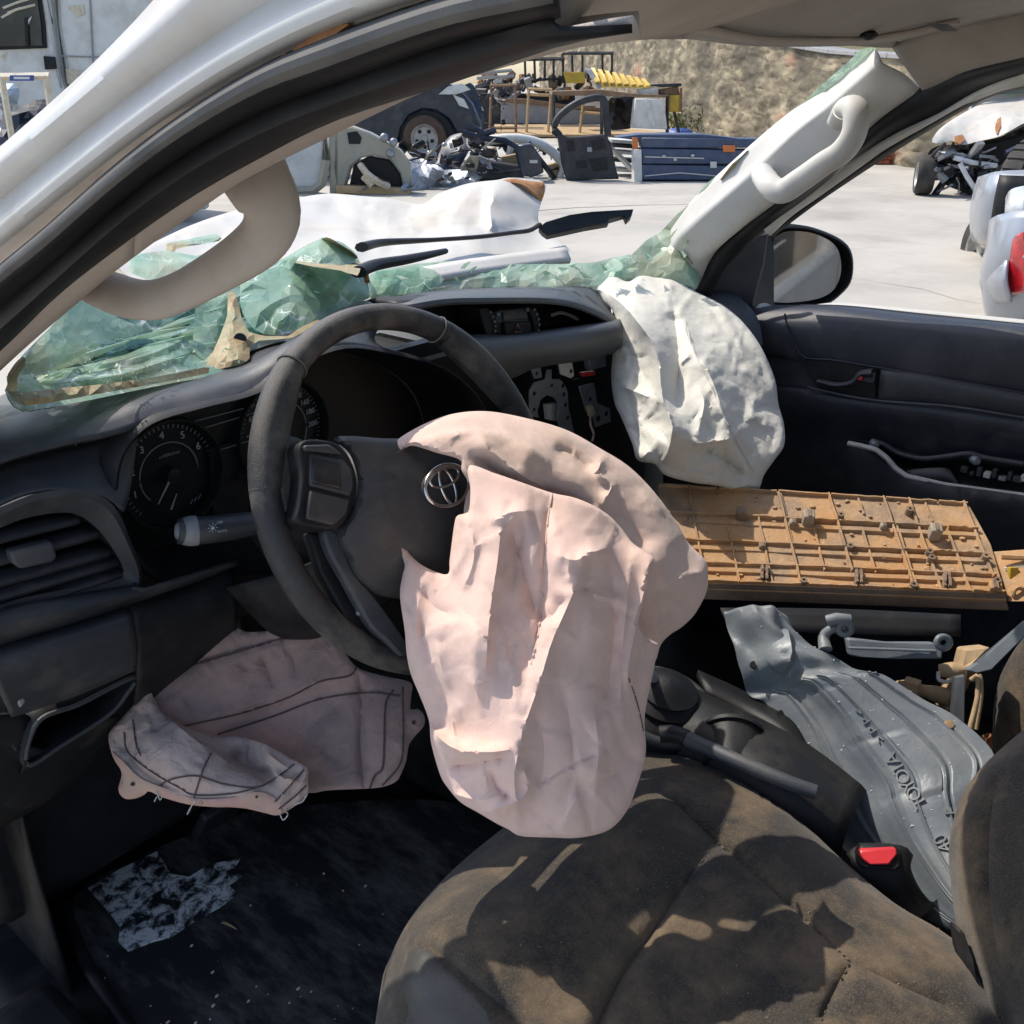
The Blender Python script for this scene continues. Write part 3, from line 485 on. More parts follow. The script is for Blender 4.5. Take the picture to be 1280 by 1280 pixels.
obj('scuttle_panel', MB().sheet([LD([(470, 352, 1.60), (560, 334, 1.68), (640, 322, 1.75), (706, 314, 1.80)]), LD([(480, 372, 1.56), (560, 352, 1.64), (640, 340, 1.72), (712, 330, 1.78)])], 20, 3), M['grey'], PK, solid=.01)
bx = MB(); bx.box((.0, .85, .62), (.74, 0, 0), (0, .42, 0), (0, 0, .20)); obj('engine_bay', bx, M['rubber'], PK, bevel=.03)
for s in (-1, 1):
    obj('front_wing', MB().sheet([[np.array((s*.80, y, .50)) for y in np.linspace(.35, 1.45, 8)], [np.array((s*.84, y, .75)) for y in np.linspace(.35, 1.45, 8)], [np.array((s*.80, y, .90-.06*(y-.35))) for y in np.linspace(.35, 1.4, 8)], [np.array((s*.68, y, .93-.06*(y-.35))) for y in np.linspace(.4, 1.35, 8)]], 20, 3), M['white'], PK, solid=.004)
obj('cab_back', MB().sheet([[np.array((x, -1.10, z)) for x in np.linspace(-.72, .72, 6)] for z in (.42, .8, 1.0, 1.2, 1.46)], 12, 1), M['beige'], PK, solid=.03)
obj('door_post', MB().sheet([[np.array((.74, -.98+dx, z)) for z in (.42, .9, 1.2, 1.50)] for dx in (-.12, 0, .04)], 10, 1), M['white'], PK, solid=.05)
bed = MB()
for s in (-1, 1): bed.box((s*.80, -2.0, .78), (.03, 0, 0), (0, .86, 0), (0, 0, .24))
bed.box((0, -2.0, .56), (.78, 0, 0), (0, .86, 0), (0, 0, .03)); bed.box((0, -2.87, .78), (.83, 0, 0), (0, .02, 0), (0, 0, .24))
obj('load_bed', bed, M['white'], PK, bevel=.01)
# ================================================================ dashboard
YT = .13
top0 = LY(YT, [(-90, 640), (-20, 590), (60, 563), (150, 543), (195, 527), (320, 492), (380, 455), (430, 434), (487, 442)])
top1 = [p+np.array((0, .03, .012)) for p in top0]
top2 = LY(.24, [(-90, 590), (0, 525), (60, 505), (150, 485), (230, 470), (310, 452), (380, 420), (430, 400), (487, 390)])
top3 = LY(.36, [(-90, 560), (0, 500), (60, 480), (150, 455), (230, 435), (310, 415), (380, 395), (430, 385), (487, 372)])
DB = obj('dashboard', MB().sheet([top0, top1, top2, top3], 40, 4), M['dash'], PK, solid=.004)
# instrument hood and cluster
ol = [(205, 722), (170, 692), (151, 645), (147, 602), (158, 562), (193, 529), (255, 510), (322, 492), (372, 458), (430, 437), (487, 444), (540, 458), (576, 480), (600, 510), (610, 560), (590, 625), (520, 690), (400, 718), (300, 716), (245, 730)]
o0 = [on(1, .125, *p) for p in cr(ol, 90, True)]
c0 = np.mean(o0, 0)
def ring(k, dy): return [c0+(p-c0)*k+np.array((0, dy, 0)) for p in o0]
cl = obj('instrument_hood', MB().grid([ring(1.045, .02), ring(1.035, .002), ring(1.015, -.004), ring(.995, .0), ring(.97, .03), ring(.93, .11)], True), M['black'], PK)
obj('cluster_face', MB().prism(ring(.95, .112), (0, .004, 0)), mat('cluster_face', (.004, .005, .006), .5, (.007, .008, .009), 20), cl, smooth=False)
WHITE = mat('print_white', (.42, .44, .46), .5, (.34, .36, .38), 60)
DIM = mat('print_grey', (.22, .24, .26), .5, (.16, .18, .2), 60)
YC = .233
def arc(c, r, a0, a1, n=24, sq=.0): return [c+r*np.array((math.sin(R_(a)), 0, math.cos(R_(a)))) for a in np.linspace(a0, a1, n)]
def text(name, s, p, ux, uy, size, m, parent, ext=.0004, align='CENTER'):
    cu = bpy.data.curves.new(name, 'FONT'); cu.body = s; cu.size = size; cu.extrude = ext; cu.align_x = align; cu.align_y = 'CENTER'
    t = bpy.data.objects.new(name, cu); COL.objects.link(t); bpy.context.view_layer.update()
    me = bpy.data.meshes.new_from_object(t.evaluated_get(bpy.context.evaluated_depsgraph_get())); bpy.data.objects.remove(t)
    ux = np.array(ux, float); ux /= np.linalg.norm(ux); uy = np.array(uy, float); uy -= ux*(ux @ uy); uy /= np.linalg.norm(uy); uz = np.cross(ux, uy)
    for v in me.vertices: v.co = tuple(np.array(p)+ux*v.co[0]+uy*v.co[1]+uz*v.co[2]-wpos(parent))
    me.materials.clear(); me.materials.append(m); o = bpy.data.objects.new(name, me); COL.objects.link(o); o.parent = parent; return o
def gauge(cpx, r, a0, a1, ticks, nums, needle, ir=.62):
    c = on(1, YC, *cpx)
    obj('gauge_ring', MB().lathe(c+np.array((0, .001, 0)), (0, -1, 0), [(r*1.12, 0), (r*1.10, .012), (r*1.06, .012), (r*1.04, 0)], 48), M['black'], cl)
    obj('gauge_arc', MB().tube(arc(c, r*ir, a0, a1, 30), .0009, 5), DIM, cl)
    tm = MB()
    for a in np.linspace(a0, a1, ticks):
        d = np.array((math.sin(R_(a)), 0, math.cos(R_(a)))); tm.tube([c+d*r*.90, c+d*r*.97], .0007, 4)
    o = obj('tick_marks', tm, DIM, cl); o['kind'] = 'stuff'
    for s, a in nums:
        d = np.array((math.sin(R_(a)), 0, math.cos(R_(a)))); text('numeral', s, c+d*r*.78, (1, 0, 0), (0, 0, 1), .0125 if len(s) < 2 else .010, WHITE, cl)
    d = np.array((math.sin(R_(needle)), -.05, math.cos(R_(needle))))
    obj('needle', MB().tube([c-d*.004+np.array((0, -.006, 0)), c+d*r*.62+np.array((0, -.006, 0))], [.0016, .0007], 6), WHITE, cl)
    obj('needle_cap', MB().lathe(c, (0, -1, 0), [(.001, .012), (.009, .011), (.010, 0)], 20), M['black'], cl)
gauge((212, 592), .062, -130, 95, 37, [('1', -105), ('2', -72), ('3', -38), ('4', -3), ('5', 30), ('6', 62)], -140)
gauge((352, 540), .066, -120, 120, 45, [('20', -112), ('40', -84), ('60', -56), ('80', -28), ('100', 0), ('120', 18), ('140', 36), ('160', 54), ('180', 72), ('200', 92)], 150)
text('dial_legend', 'x1000r/min', on(1, YC, 212, 568), (1, 0, 0), (0, 0, 1), .006, DIM, cl)
t1 = on(1, YC-.004, 221, 617); t2 = on(1, YC-.004, 214, 637)
obj('temperature_needle', MB().tube([t1, t2], [.0006, .0013], 6), WHITE, cl)
for x in (238, 243, 248): obj('temperature_mark', MB().tube([on(1, YC-.001, x, 630-(x-238)*.6), on(1, YC-.001, x+3, 624-(x-238)*.6)], .0008, 4), DIM, cl)
for a, b in (((238, 528), (318, 507)), ((252, 536), (318, 516)), ((273, 563), (312, 551))):
    obj('trim_line', MB().tube([on(1, YC-.004, *a), on(1, YC-.004, *b)], .0007, 5), DIM, cl)
obj('display_frame', MB().prism([on(1, YC-.002, *p) for p in ((262, 560), (318, 545), (318, 640), (268, 660))], (0, .003, 0)), M['black'], cl)
obj('trip_knob', MB().lathe(on(1, YC, 302, 592), (0, -1, 0), [(.001, .02), (.006, .02), (.007, 0)], 16), M['dash'], cl)
# left end: upper trim, round-cornered vent with slats
u0 = LY(.17, [(-90, 632), (0, 587), (40, 575), (90, 562), (150, 545), (172, 540)])
u1 = LY(.13, [(-90, 668), (0, 622), (40, 607), (90, 602), (140, 607), (160, 612)])
u2 = LY(.115, [(-90, 680), (0, 633), (40, 618), (80, 616), (130, 624), (152, 640)])
obj('vent_surround', MB().sheet([u0, u1, u2], 30, 4), M['dashlight'], PK, solid=.004)
vo = cr([(-70, 690), (0, 660), (39, 646), (86, 641), (113, 653), (137, 680), (153, 708), (148, 721), (78, 737), (27, 748), (-70, 770)], 70, True)
vo2 = cr([(-90, 665), (0, 634), (45, 617), (95, 612), (140, 630), (165, 680), (178, 722), (165, 742), (80, 760), (10, 780), (-90, 810)], 70, True)
vp = [on(1, .12, *p) for p in vo]; vq = [on(1, .112, *p) for p in vo2]; vr = [on(1, .135, *p) for p in vo2]
vent = obj('air_vent', MB().grid([vr, vq, [a*.75+b*.25+np.array((0, -.004, 0)) for a, b in zip(vq, vp)], [a*.3+b*.7 for a, b in zip(vq, vp)], vp, [p+np.array((0, .045, 0)) for p in vp]], True), M['dash'], PK)
obj('vent_back', MB().prism([p+np.array((0, .04, 0)) for p in vp], (0, .003, 0)), M['black'], vent, smooth=False)
for a, b, h in (((-60, 683), (98, 646), 9), ((-60, 710), (122, 661), 12), ((-60, 735), (136, 684), 13), ((-60, 756), (147, 697), 12), ((-60, 778), (152, 712), 11)):
    a0, b0 = on(1, .120, *a), on(1, .120, *b); a1, b1 = on(1, .120, a[0], a[1]+h), on(1, .120, b[0], b[1]+h*.8)
    dn = np.array((0, .022, 0))
    obj('vent_slat', MB().sheet([[a0+dn, b0+dn], [a0*.5+a1*.5, b0*.5+b1*.5], [a1, b1], [a1+np.array((0, .004, -.002)), b1+np.array((0, .004, -.002))]], 8, 2), M['dash'], vent, solid=.0018)
obj('vent_tab', MB().prism([on(1, .108, *p) for p in ((13, 690), (66, 677), (73, 696), (66, 704), (26, 712), (16, 704))], (0, .014, 0)), M['dashlight'], vent, bevel=.003)
# lower left: lip, knee panel, fuse cover with its open pocket
lip = [LY(.112, [(-90, 812), (0, 765), (80, 748), (165, 735), (172, 728)]), LY(.098, [(-90, 826), (0, 782), (80, 764), (165, 742), (180, 734)]), LY(.108, [(-90, 845), (0, 800), (80, 776), (172, 745), (240, 722), (292, 700)]), LY(.125, [(-90, 850), (0, 806), (80, 782), (172, 751), (240, 727), (292, 706)])]
obj('lower_lip', MB().sheet(lip, 40, 3), M['dash'], PK, solid=.004)
side = [LY(.115, [(148, 640), (152, 690), (168, 725), (190, 736), (240, 722), (292, 700)]), LY(.112, [(150, 600), (175, 690), (205, 712), (225, 716), (250, 718), (292, 698)])]
kp = [LY(.122, [(160, 752), (230, 732), (292, 712)]), LY(.100, [(164, 775), (230, 755), (293, 738)]), LY(.105, [(170, 830), (235, 805), (294, 775)]), LY(.15, [(165, 895), (225, 850), (292, 800)])]
obj('knee_panel', MB().sheet(kp, 20, 4), M['black'], PK, solid=.004)
fc = [LY(.124, [(-20, 812), (2, 806), (80, 782), (156, 757)]), LY(.092, [(-16, 832), (4, 826), (85, 800), (163, 775)]), LY(.094, [(0, 868), (24, 860), (95, 834), (168, 806)]), LY(.112, [(12, 893), (36, 886), (100, 864), (170, 834)])]
obj('fuse_cover', MB().sheet(fc, 24, 4), M['dash'], PK, solid=.004)
obj('cover_end', MB().prism([on(1, .095, *p) for p in ((4, 828), (22, 838), (33, 878), (26, 886), (10, 850))], (0, .02, 0)), M['steel'], PK, bevel=.002)
po = [(48, 902), (100, 880), (168, 846), (158, 868), (136, 893), (80, 930), (34, 956)]
pk = obj('fuse_pocket', MB().grid([[on(1, .118, *p) for p in cr(po, 40, True)], [on(1, .128, *p)+np.array((0, .06, .0)) for p in cr(po, 40, True)]], True), M['black'], PK, solid=.003)
obj('pocket_back', MB().prism([on(1, .128, *p)+np.array((0, .058, 0)) for p in cr(po, 40, True)], (0, .003, 0)), M['black'], pk, smooth=False)
obj('fuse_block', MB().prism([on(1, .19, *p) for p in ((70, 905), (130, 880), (130, 890), (75, 918))], (0, .02, 0)), M['dash'], pk)
obj('fuse', MB().prism([on(1, .17, *p) for p in ((98, 890), (116, 882), (117, 886), (100, 894))], (0, .01, 0)), M['steel'], pk)
lw = [LY(.122, [(-10, 880), (34, 890), (100, 867), (170, 838)]), LY(.112, [(-40, 930), (36, 905), (50, 902), (48, 906)]), ]
obj('pocket_frame', MB().tube([on(1, .115, *p) for p in cr(po, 60, True)]+[on(1, .115, *po[0])], .0026, 8), M['dash'], PK)
obj('lower_panel', MB().sheet([LY(.128, [(-60, 905), (10, 893), (40, 900), (34, 957)]), LY(.128, [(-80, 960), (0, 930), (28, 950), (30, 962)]), LY(.14, [(-80, 1010), (0, 985), (60, 955), (137, 898)]), LY(.16, [(-80, 1060), (10, 1030), (80, 985), (165, 905)])], 20, 3), M['black'], PK, solid=.004)
obj('kick_panel', MB().sheet([LX(-.70, [(-60, 850), (2, 830), (10, 900)]), LX(-.695, [(-80, 980), (8, 960), (30, 1020)]), LX(-.69, [(-80, 1100), (0, 1090), (60, 1130)]), LX(-.69, [(-80, 1300), (60, 1290), (110, 1300)])], 14, 3), M['black'], PK, solid=.004)
obj('chipped_edge', MB().prism([on(0, -.696, *p) for p in ((14, 930), (24, 920), (21, 940), (16, 944))], (.002, 0, 0)), M['steel'], PK)
# dash right of the wheel: top pad, open slot with the clock unit, padded bar, bare brackets
tp = [LY(.40, [(470, 378), (540, 366), (620, 361), (700, 358), (770, 352), (860, 352)]), LY(.22, [(485, 382), (540, 371), (600, 367), (680, 365), (730, 366), (770, 380)]), LY(.14, [(505, 384), (552, 376), (600, 374), (680, 374), (728, 382), (770, 402)]), LY(.135, [(512, 387), (552, 380), (600, 378), (680, 378), (724, 386), (766, 408)])]
obj('dash_top', MB().sheet(tp, 30, 4), M['dashlight'], PK, solid=.004)
so_ = [(505, 384), (552, 379), (600, 377), (680, 378), (721, 383), (752, 396), (770, 408), (740, 414), (673, 421), (583, 423), (548, 402)]
s0 = [on(1, .145, *p) for p in cr(so_, 60, True)]; sc_ = np.mean(s0, 0)
sl_ = obj('clock_slot', MB().grid([[p for p in s0], [sc_+(p-sc_)*.97+np.array((0, .07, 0)) for p in s0]], True), M['black'], PK, solid=.002)
obj('slot_back', MB().prism([sc_+(p-sc_)*1.0+np.array((0, .068, 0)) for p in s0], (0, .003, 0)), M['black'], sl_, smooth=False)
cu = obj('clock_unit', MB().prism([on(1, .165, *p) for p in ((618, 390), (628, 387), (662, 385), (668, 388), (669, 418), (622, 419))], (0, .04, 0)), M['dash'], PK, bevel=.002)
for e in (((600, 386), (610, 385), (618, 392), (621, 408), (620, 419), (608, 419), (603, 404)), ((662, 384), (669, 384), (674, 392), (676, 405), (674, 418), (668, 419), (666, 402))):
    obj('clock_end', MB().prism([on(1, .158, *p) for p in e], (0, .045, 0)), M['black'], cu, bevel=.002)
for x, y in ((613, 390), (616, 396), (618, 402), (619, 408), (619, 414), (668, 387), (671, 393), (673, 399), (674, 406), (673, 413)):
    obj('pin', MB().ball(on(1, .156, x, y), .0022, 8), M['steel'], cu)
hz = obj('hazard_button', MB().prism([on(1, .158, *p) for p in ((631, 403), (664, 402), (665, 418), (632, 419))], (0, .02, 0)), M['black'], cu, bevel=.002)
tri = [on(1, .1565, *p) for p in ((647, 405), (651.5, 414.5), (643, 415))]
obj('hazard_triangle', MB().tube(tri+[tri[0]], .0011, 5), mat('print_red', (.75, .25, .2), .5, (.65, .22, .18), 50), hz)
obj('clock_screen', MB().prism([on(1, .163, *p) for p in ((629, 390), (659, 388), (660, 399), (630, 401))], (0, .01, 0)), mat('dark_glass', (.012, .014, .02), .12, (.02, .022, .03), 40), cu)
for x, y in ((622, 393), (659, 387)): obj('screw', MB().ball(on(1, .162, x, y), .004, 8), M['steel'], cu)
obj('loose_wire', MB().tube(cr(LY(.19, [(690, 394), (700, 391), (712, 394), (722, 399)]), 16), .003, 6), M['pinkdirty'], sl_)
bar = [LY(.135, [(560, 424), (590, 425), (640, 423), (690, 416), (730, 410), (775, 403)]), LY(.105, [(565, 432), (600, 432), (640, 428), (690, 421), (730, 415), (775, 409)]), LY(.098, [(575, 446), (610, 448), (650, 440), (695, 433), (730, 426), (775, 419)]), LY(.108, [(590, 458), (620, 462), (655, 452), (695, 446), (730, 440), (775, 430)]), LY(.13, [(605, 468), (634, 470), (665, 457), (695, 451), (730, 446), (775, 436)])]
obj('padded_bar', MB().sheet(bar, 30, 4), M['dashlight'], PK, solid=.006)
obj('slot_trim', MB().sheet([LY(.14, [(572, 423), (600, 420), (640, 421), (676, 421)]), LY(.128, [(586, 428), (610, 424), (645, 425), (690, 418)])], 14, 2), M['dashlight'], PK, solid=.003)
obj('bar_slit', MB().prism([on(1, .118, *p) for p in ((590, 428), (612, 424), (636, 425), (612, 428))], (0, .003, 0)), M['black'], PK)
# bare centre stack
obj('stack_back', MB().box((.08, .37, .69), (.26, 0, 0), (0, .01, 0), (0, 0, .35)), M['black'], PK)
def plate(name, px, y, m, holes=(), t=.003):
    o = obj(name, MB().prism([on(1, y, *p) for p in px], (0, t, 0)), m, PK, bevel=.0008, seg=1)
    for hx, hy, r in holes: obj('hole', MB().lathe(on(1, y-.0006, hx, hy), (0, 1, 0), [(.0001, 0), (r, 0), (r, .0005)], 12), M['black'], o)
    return o
plate('radio_bracket', [(662, 488), (668, 478), (682, 474), (684, 462), (690, 462), (690, 474), (700, 474), (706, 480), (710, 490), (711, 510), (718, 540), (700, 536), (697, 522), (698, 505), (693, 497), (684, 494), (676, 500), (672, 515), (674, 522), (662, 520)], .18, M['steel'], [(668, 492, .004), (704, 482, .004), (705, 493, .004), (707, 506, .004), (710, 522, .004), (668, 512, .003), (690, 482, .003)])
plate('mount_tab', [(698, 452), (704, 449), (715, 448), (718, 470), (714, 473), (701, 468)], .16, M['grey'], [(714, 464, .0035)])
plate('steel_strip', [(724, 483), (743, 479), (747, 504), (763, 511), (764, 527), (745, 534), (741, 520), (733, 514)], .175, M['steel'], [(738, 499, .004), (748, 523, .006), (758, 517, .005)])
plate('side_bracket', [(664, 462), (676, 458), (678, 472), (668, 474)], .185, M['steel'], [(671, 467, .003)])
plate('connector', [(735, 445), (757, 441), (758, 458), (738, 463)], .165, M['steel'], [], .012)
plate('red_clip', [(728, 466), (744, 464), (745, 469), (729, 471)], .165, M['red'], [], .008)
plate('white_plug', [(735, 508), (741, 506), (745, 518), (739, 521)], .17, M['cream'], [], .008)
plate('grey_box', [(684, 506), (697, 504), (699, 527), (686, 525)], .195, M['grey'], [], .01)
for a in ([(738, 518), (738, 530), (742, 542), (740, 552)], [(712, 490), (722, 495), (728, 508), (722, 522)], [(716, 476), (724, 474), (730, 478)], [(750, 470), (756, 480), (752, 492)]):
    obj('cable', MB().tube(cr(LY(.185, a), 16), .0022, 6), M['pinkdirty'] if a[0][0] == 738 else M['black'], PK)
# right end of the dash behind the passenger airbag, glovebox hole
obj('dash_right', MB().sheet([LD([(768, 352, 1.86), (820, 351, 1.87), (870, 356, 1.86), (926, 372, 1.83)]), LD([(766, 385, 1.79), (820, 380, 1.80), (880, 380, 1.80), (932, 396, 1.79)]), LD([(766, 420, 1.77), (820, 418, 1.78), (880, 416, 1.78), (940, 428, 1.77)]), LD([(768, 450, 1.78), (820, 450, 1.79), (880, 450, 1.79), (946, 460, 1.78)]), LD([(775, 470, 1.85), (820, 470, 1.86), (880, 470, 1.86), (946, 480, 1.84)])], 24, 4), M['dash'], PK, solid=.006)
obj('dash_end', MB().sheet([LD([(900, 366, 1.83), (925, 376, 1.80), (946, 398, 1.76), (954, 430, 1.74)]), LD([(880, 374, 1.82), (905, 388, 1.79), (925, 420, 1.75), (930, 470, 1.74)])], 16, 2), M['dashlight'], PK, solid=.006)
obj('glovebox_back', MB().box((.42, .42, .66), (.31, 0, 0), (0, .01, 0), (0, 0, .32)), M['black'], PK)
obj('dash_light_blocker', MB().box((-.47, .49, .85), (.20, 0, 0), (0, .10, 0), (0, 0, .11)), M['black'], PK)  # unseen dark box added to stop sun and view through dash gaps
# column, shroud, stalk
WC = P(523.5, 607.9, .98); TI = R_(25); WN = np.array([0, -math.cos(TI), math.sin(TI)]); WU = np.array([1., 0, 0]); WW = np.array([0, math.sin(TI), math.cos(TI)])
obj('steering_column', MB().lathe(WC-WN*.04, -WN, [(.001, -.01), (.045, -.01), (.058, .01), (.066, .06), (.066, .12), (.06, .2)], 28), M['black'], PK)
obj('column_shroud', MB().sheet([[WC-WN*.05+WU*x*.075+WW*(-.03-.05*math.sqrt(max(0, 1-x*x))) for x in np.linspace(-1, 1, 9)], [WC-WN*.12+WU*x*.095+WW*(-.04-.07*math.sqrt(max(0, 1-x*x))) for x in np.linspace(-1, 1, 9)], [WC-WN*.22+WU*x*.12+WW*(-.04-.10*math.sqrt(max(0, 1-x*x))) for x in np.linspace(-1, 1, 9)]], 20, 3), M['black'], PK, solid=.003)
stp = cr(LD([(222, 664, 1.035), (235, 664, 1.04), (262, 662, 1.05), (300, 657, 1.065), (340, 650, 1.08), (400, 640, 1.10)]), 40)
stalk = obj('light_stalk', MB().tube(stp, [.0165, .0180, .0175, .0160, .0140, .0125, .011], 16, .85, UP), M['dash'], PK)
obj('stalk_end', MB().tube(cr(LD([(219, 664, 1.034), (223, 664, 1.035), (234, 664, 1.0395), (246, 663, 1.044)]), 14), [.008, .0165, .0185, .0184], 18, .9, UP), mat('worn_grey_cap', (.24, .25, .26), .5, (.17, .18, .19), 60, dust=(.3, .28, .25), dscale=40), stalk)
tag(stalk.children[0], label='grey end cap of the lamp stalk')
c = P(266, 660, 1.0315); ux = P(276, 659, 1.0355)-c; uy = UP
for k in range(8):
    a = k*math.pi/4; ux_ = ux/np.linalg.norm(ux); d = ux_*math.cos(a)+uy*math.sin(a); obj('lamp_ray', MB().tube([c+d*.0032, c+d*.0052], .0005, 4), WHITE, stalk)
obj('lamp_symbol', MB().ball(c, .0022, 10), WHITE, stalk)
for x, y, s in ((275, 653, 'OFF'), (278, 664, 'AUTO')): text('stalk_print', s, P(x, y, 1.034), ux, UP, .0036, WHITE, stalk)
obj('wiper_stalk', MB().tube(cr(LD([(560, 585, 1.1), (640, 570, 1.13), (700, 560, 1.16)]), 12), .011, 12), M['black'], PK)
# ================================================================ steering wheel (turned straight ahead)
SW = obj('steering_wheel', MB().grid([[WC+(WU*math.sin(a)+WW*math.cos(a))*(.1765+.0132*math.cos(k))+WN*(.0158*math.sin(k)) for k in np.arange(18)*2*math.pi/18] for a in np.linspace(0, 2*math.pi, 121)], True), M['wheel'], PK)
def wp(x, y, h):
    r = ray(x, y); return CAM + r*(((WC+WN*h-CAM) @ WN)/(r @ WN))
def wd(x, y, h): return depth(wp(x, y, h))
# thicker thumb grips on the inner side
for a0, a1 in ((-74, -36), (36, 74)):
    g = MB(); rows = []
    for a in np.linspace(R_(a0), R_(a1), 24):
        t = (math.degrees(a)-a0)/(a1-a0); b = math.sin(math.pi*t)**.7*.007
        rows.append([WC+(WU*math.sin(a)+WW*math.cos(a))*(.1763-b*.6+(.0136+b*.6)*math.cos(k))+WN*(.0162*math.sin(k)) for k in np.arange(18)*2*math.pi/18])
    obj('thumb_grip', g.grid(rows, True), M['wheel'], SW)
for a in (-33, 33):
    a = R_(a); obj('grip_seam', MB().tube([WC+(WU*math.sin(a)+WW*math.cos(a))*(.1764+.0140*math.cos(k))+WN*(.0166*math.sin(k)) for k in np.linspace(0, 2*math.pi, 25)], .0009, 5), M['rubgrey'], SW)
hub_o = [(417, 548), (440, 545), (480, 548), (530, 548), (590, 552), (640, 566), (672, 600), (676, 650), (650, 705), (600, 742), (545, 752), (503, 749), (470, 743), (447, 726), (432, 695), (421, 664), (438, 640), (447, 612), (446, 592), (436, 566)]
hcx = [(x, y, wd(x, y, h)) for x, y, h in [(417, 548, .030), (447, 600, .036), (421, 664, .030), (450, 730, .026), (503, 749, .024), (600, 742, .024), (676, 640, .030), (640, 566, .032), (530, 548, .034), (480, 600, .046), (520, 650, .052), (560, 610, .056), (600, 640, .054), (540, 700, .046), (470, 660, .046), (590, 590, .052)]]
hubm = relief(hub_o, hcx, [([(497, 672), (520, 705), (557, 716)], -.004, 4, 30), ([(500, 560), (530, 575), (545, 600)], -.003, 5, 5), ([(497, 672), (470, 700), (450, 722)], -.001, 8, 8)], 7, (12, .012), .03)
hub = obj('hub_cover', hubm, M['hub'], SW)
# emblem: an oval ring with two ovals crossed inside it
def oval(cx, cy, a, b, rot=0, n=48, h=.060):
    c = np.array((cx, cy)); o = []
    for k in np.linspace(0, 2*math.pi, n+1):
        q = (a*math.cos(k), b*math.sin(k)); o.append(EC+EU*(cx+q[0])+EV*(cy+q[1]))
    return o
EC = wp(559, 607, .060); EU = WU; EV = WW
EM = obj('wheel_emblem', MB().tube(oval(0, 0, .0285, .0195), .0021, 8, 1.0, WN, False), M['chrome'], SW)
obj('emblem_oval', MB().tube(oval(0, -.001, .0085, .0180), .0016, 8, 1.0, WN, False), M['chrome'], EM)
obj('emblem_oval', MB().tube(oval(0, .0085, .0195, .0085), .0016, 8, 1.0, WN, False), M['chrome'], EM)
obj('emblem_plate', MB().prism([EC-WN*.0025+(p-EC)*.97 for p in oval(0, 0, .0285, .0195)[:-1]], -WN*.006), M['hub'], EM, smooth=False)
# left button pod, lower spoke with its dark trim blade
pod = [(376, 553), (413, 551), (433, 564), (445, 590), (446, 618), (436, 648), (418, 661), (394, 660), (371, 652), (374, 630), (378, 594)]
PO = obj('spoke', MB().prism([wp(x, y, .032) for x, y in cr(pod, 40, True)], -WN*.03), M['black'], SW, bevel=.005, seg=3)
obj('switch_pad', MB().prism([wp(x, y, .035) for x, y in ((388, 566), (430, 574), (440, 586), (443, 607), (438, 620), (388, 607))], -WN*.012), M['dash'], PO, bevel=.002)
obj('switch_rocker', MB().prism([wp(x, y, .037) for x, y in ((391, 570), (426, 577), (428, 612), (391, 603))], -WN*.008), mat('gloss_black_plastic', (.012, .011, .012), .3, (.05, .045, .042), 30, .5, .8), PO, bevel=.002)
obj('switch_top', MB().prism([wp(x, y, .0365) for x, y in ((381, 556), (412, 555), (430, 568), (382, 563))], -WN*.01), M['dash'], PO, bevel=.002)
obj('switch_lower', MB().prism([wp(x, y, .0355) for x, y in ((388, 612), (438, 624), (434, 642), (418, 656), (384, 648))], -WN*.01), M['hub'], PO, bevel=.002)
obj('spoke', MB().prism([wp(x, y, .012) for x, y in ((352, 540), (382, 548), (382, 660), (356, 650), (345, 600))], -WN*.018), M['wheel'], SW, bevel=.005)
obj('spoke', MB().prism([wp(x, y, .012) for x, y in ((640, 570), (720, 560), (730, 650), (650, 660))], -WN*.018), M['wheel'], SW, bevel=.005)
obj('lower_spoke', MB().prism([wp(x, y, .02) for x, y in cr([(405, 660), (424, 668), (442, 712), (474, 752), (510, 806), (505, 822), (484, 802), (462, 780), (432, 726), (412, 690)], 40, True)], -WN*.012), M['dashlight'], SW, bevel=.003)
obj('lower_spoke', MB().prism([wp(x, y, .006) for x, y in ((385, 665), (410, 665), (440, 735), (480, 800), (500, 840), (470, 820), (430, 770), (400, 715))], -WN*.012), M['black'], SW, bevel=.003)
obj('spoke_screw', MB().ball(wp(448, 766, .012), .003, 8), M['steel'], SW)
obj('lower_spoke', MB().prism([wp(x, y, .012) for x, y in ((560, 745), (610, 740), (640, 830), (590, 845))], -WN*.015), M['black'], SW, bevel=.003)
# ================================================================ floor, tunnel, console, seat
obj('cabin_floor', MB().grid([[np.array((x, y, .34+(max(0, y-.60)*1.2))) for x in np.linspace(-.78, .72, 30)] for y in np.linspace(-1.1, .82, 30)]), M['black'], PK, solid=.01)
obj('door_sill', MB().box((-.76, -.4, .36), (.05, 0, 0), (0, .75, 0), (0, 0, .05)), M['black'], PK, bevel=.02)
obj('firewall', MB().box((0, .80, .63), (.72, 0, 0), (0, .015, 0), (0, 0, .29)), M['black'], PK)
fm = bpy.data.materials.new('worn_floor_mat'); fm.use_nodes = True; nt = fm.node_tree; b = nt.nodes['Principled BSDF']; MT['worn_floor_mat'] = fm
tc = nt.nodes.new('ShaderNodeTexCoord'); n1 = nt.nodes.new('ShaderNodeTexNoise'); n1.inputs['Scale'].default_value = 11; n1.inputs['Detail'].default_value = 10; n1.inputs['Roughness'].default_value = .75
mp = nt.nodes.new('ShaderNodeMapping'); mp.inputs['Scale'].default_value = (1.6, .55, 1); mp.inputs['Rotation'].default_value = (0, 0, R_(25)); nt.links.new(tc.outputs['Object'], mp.inputs[0]); nt.links.new(mp.outputs[0], n1.inputs['Vector'])
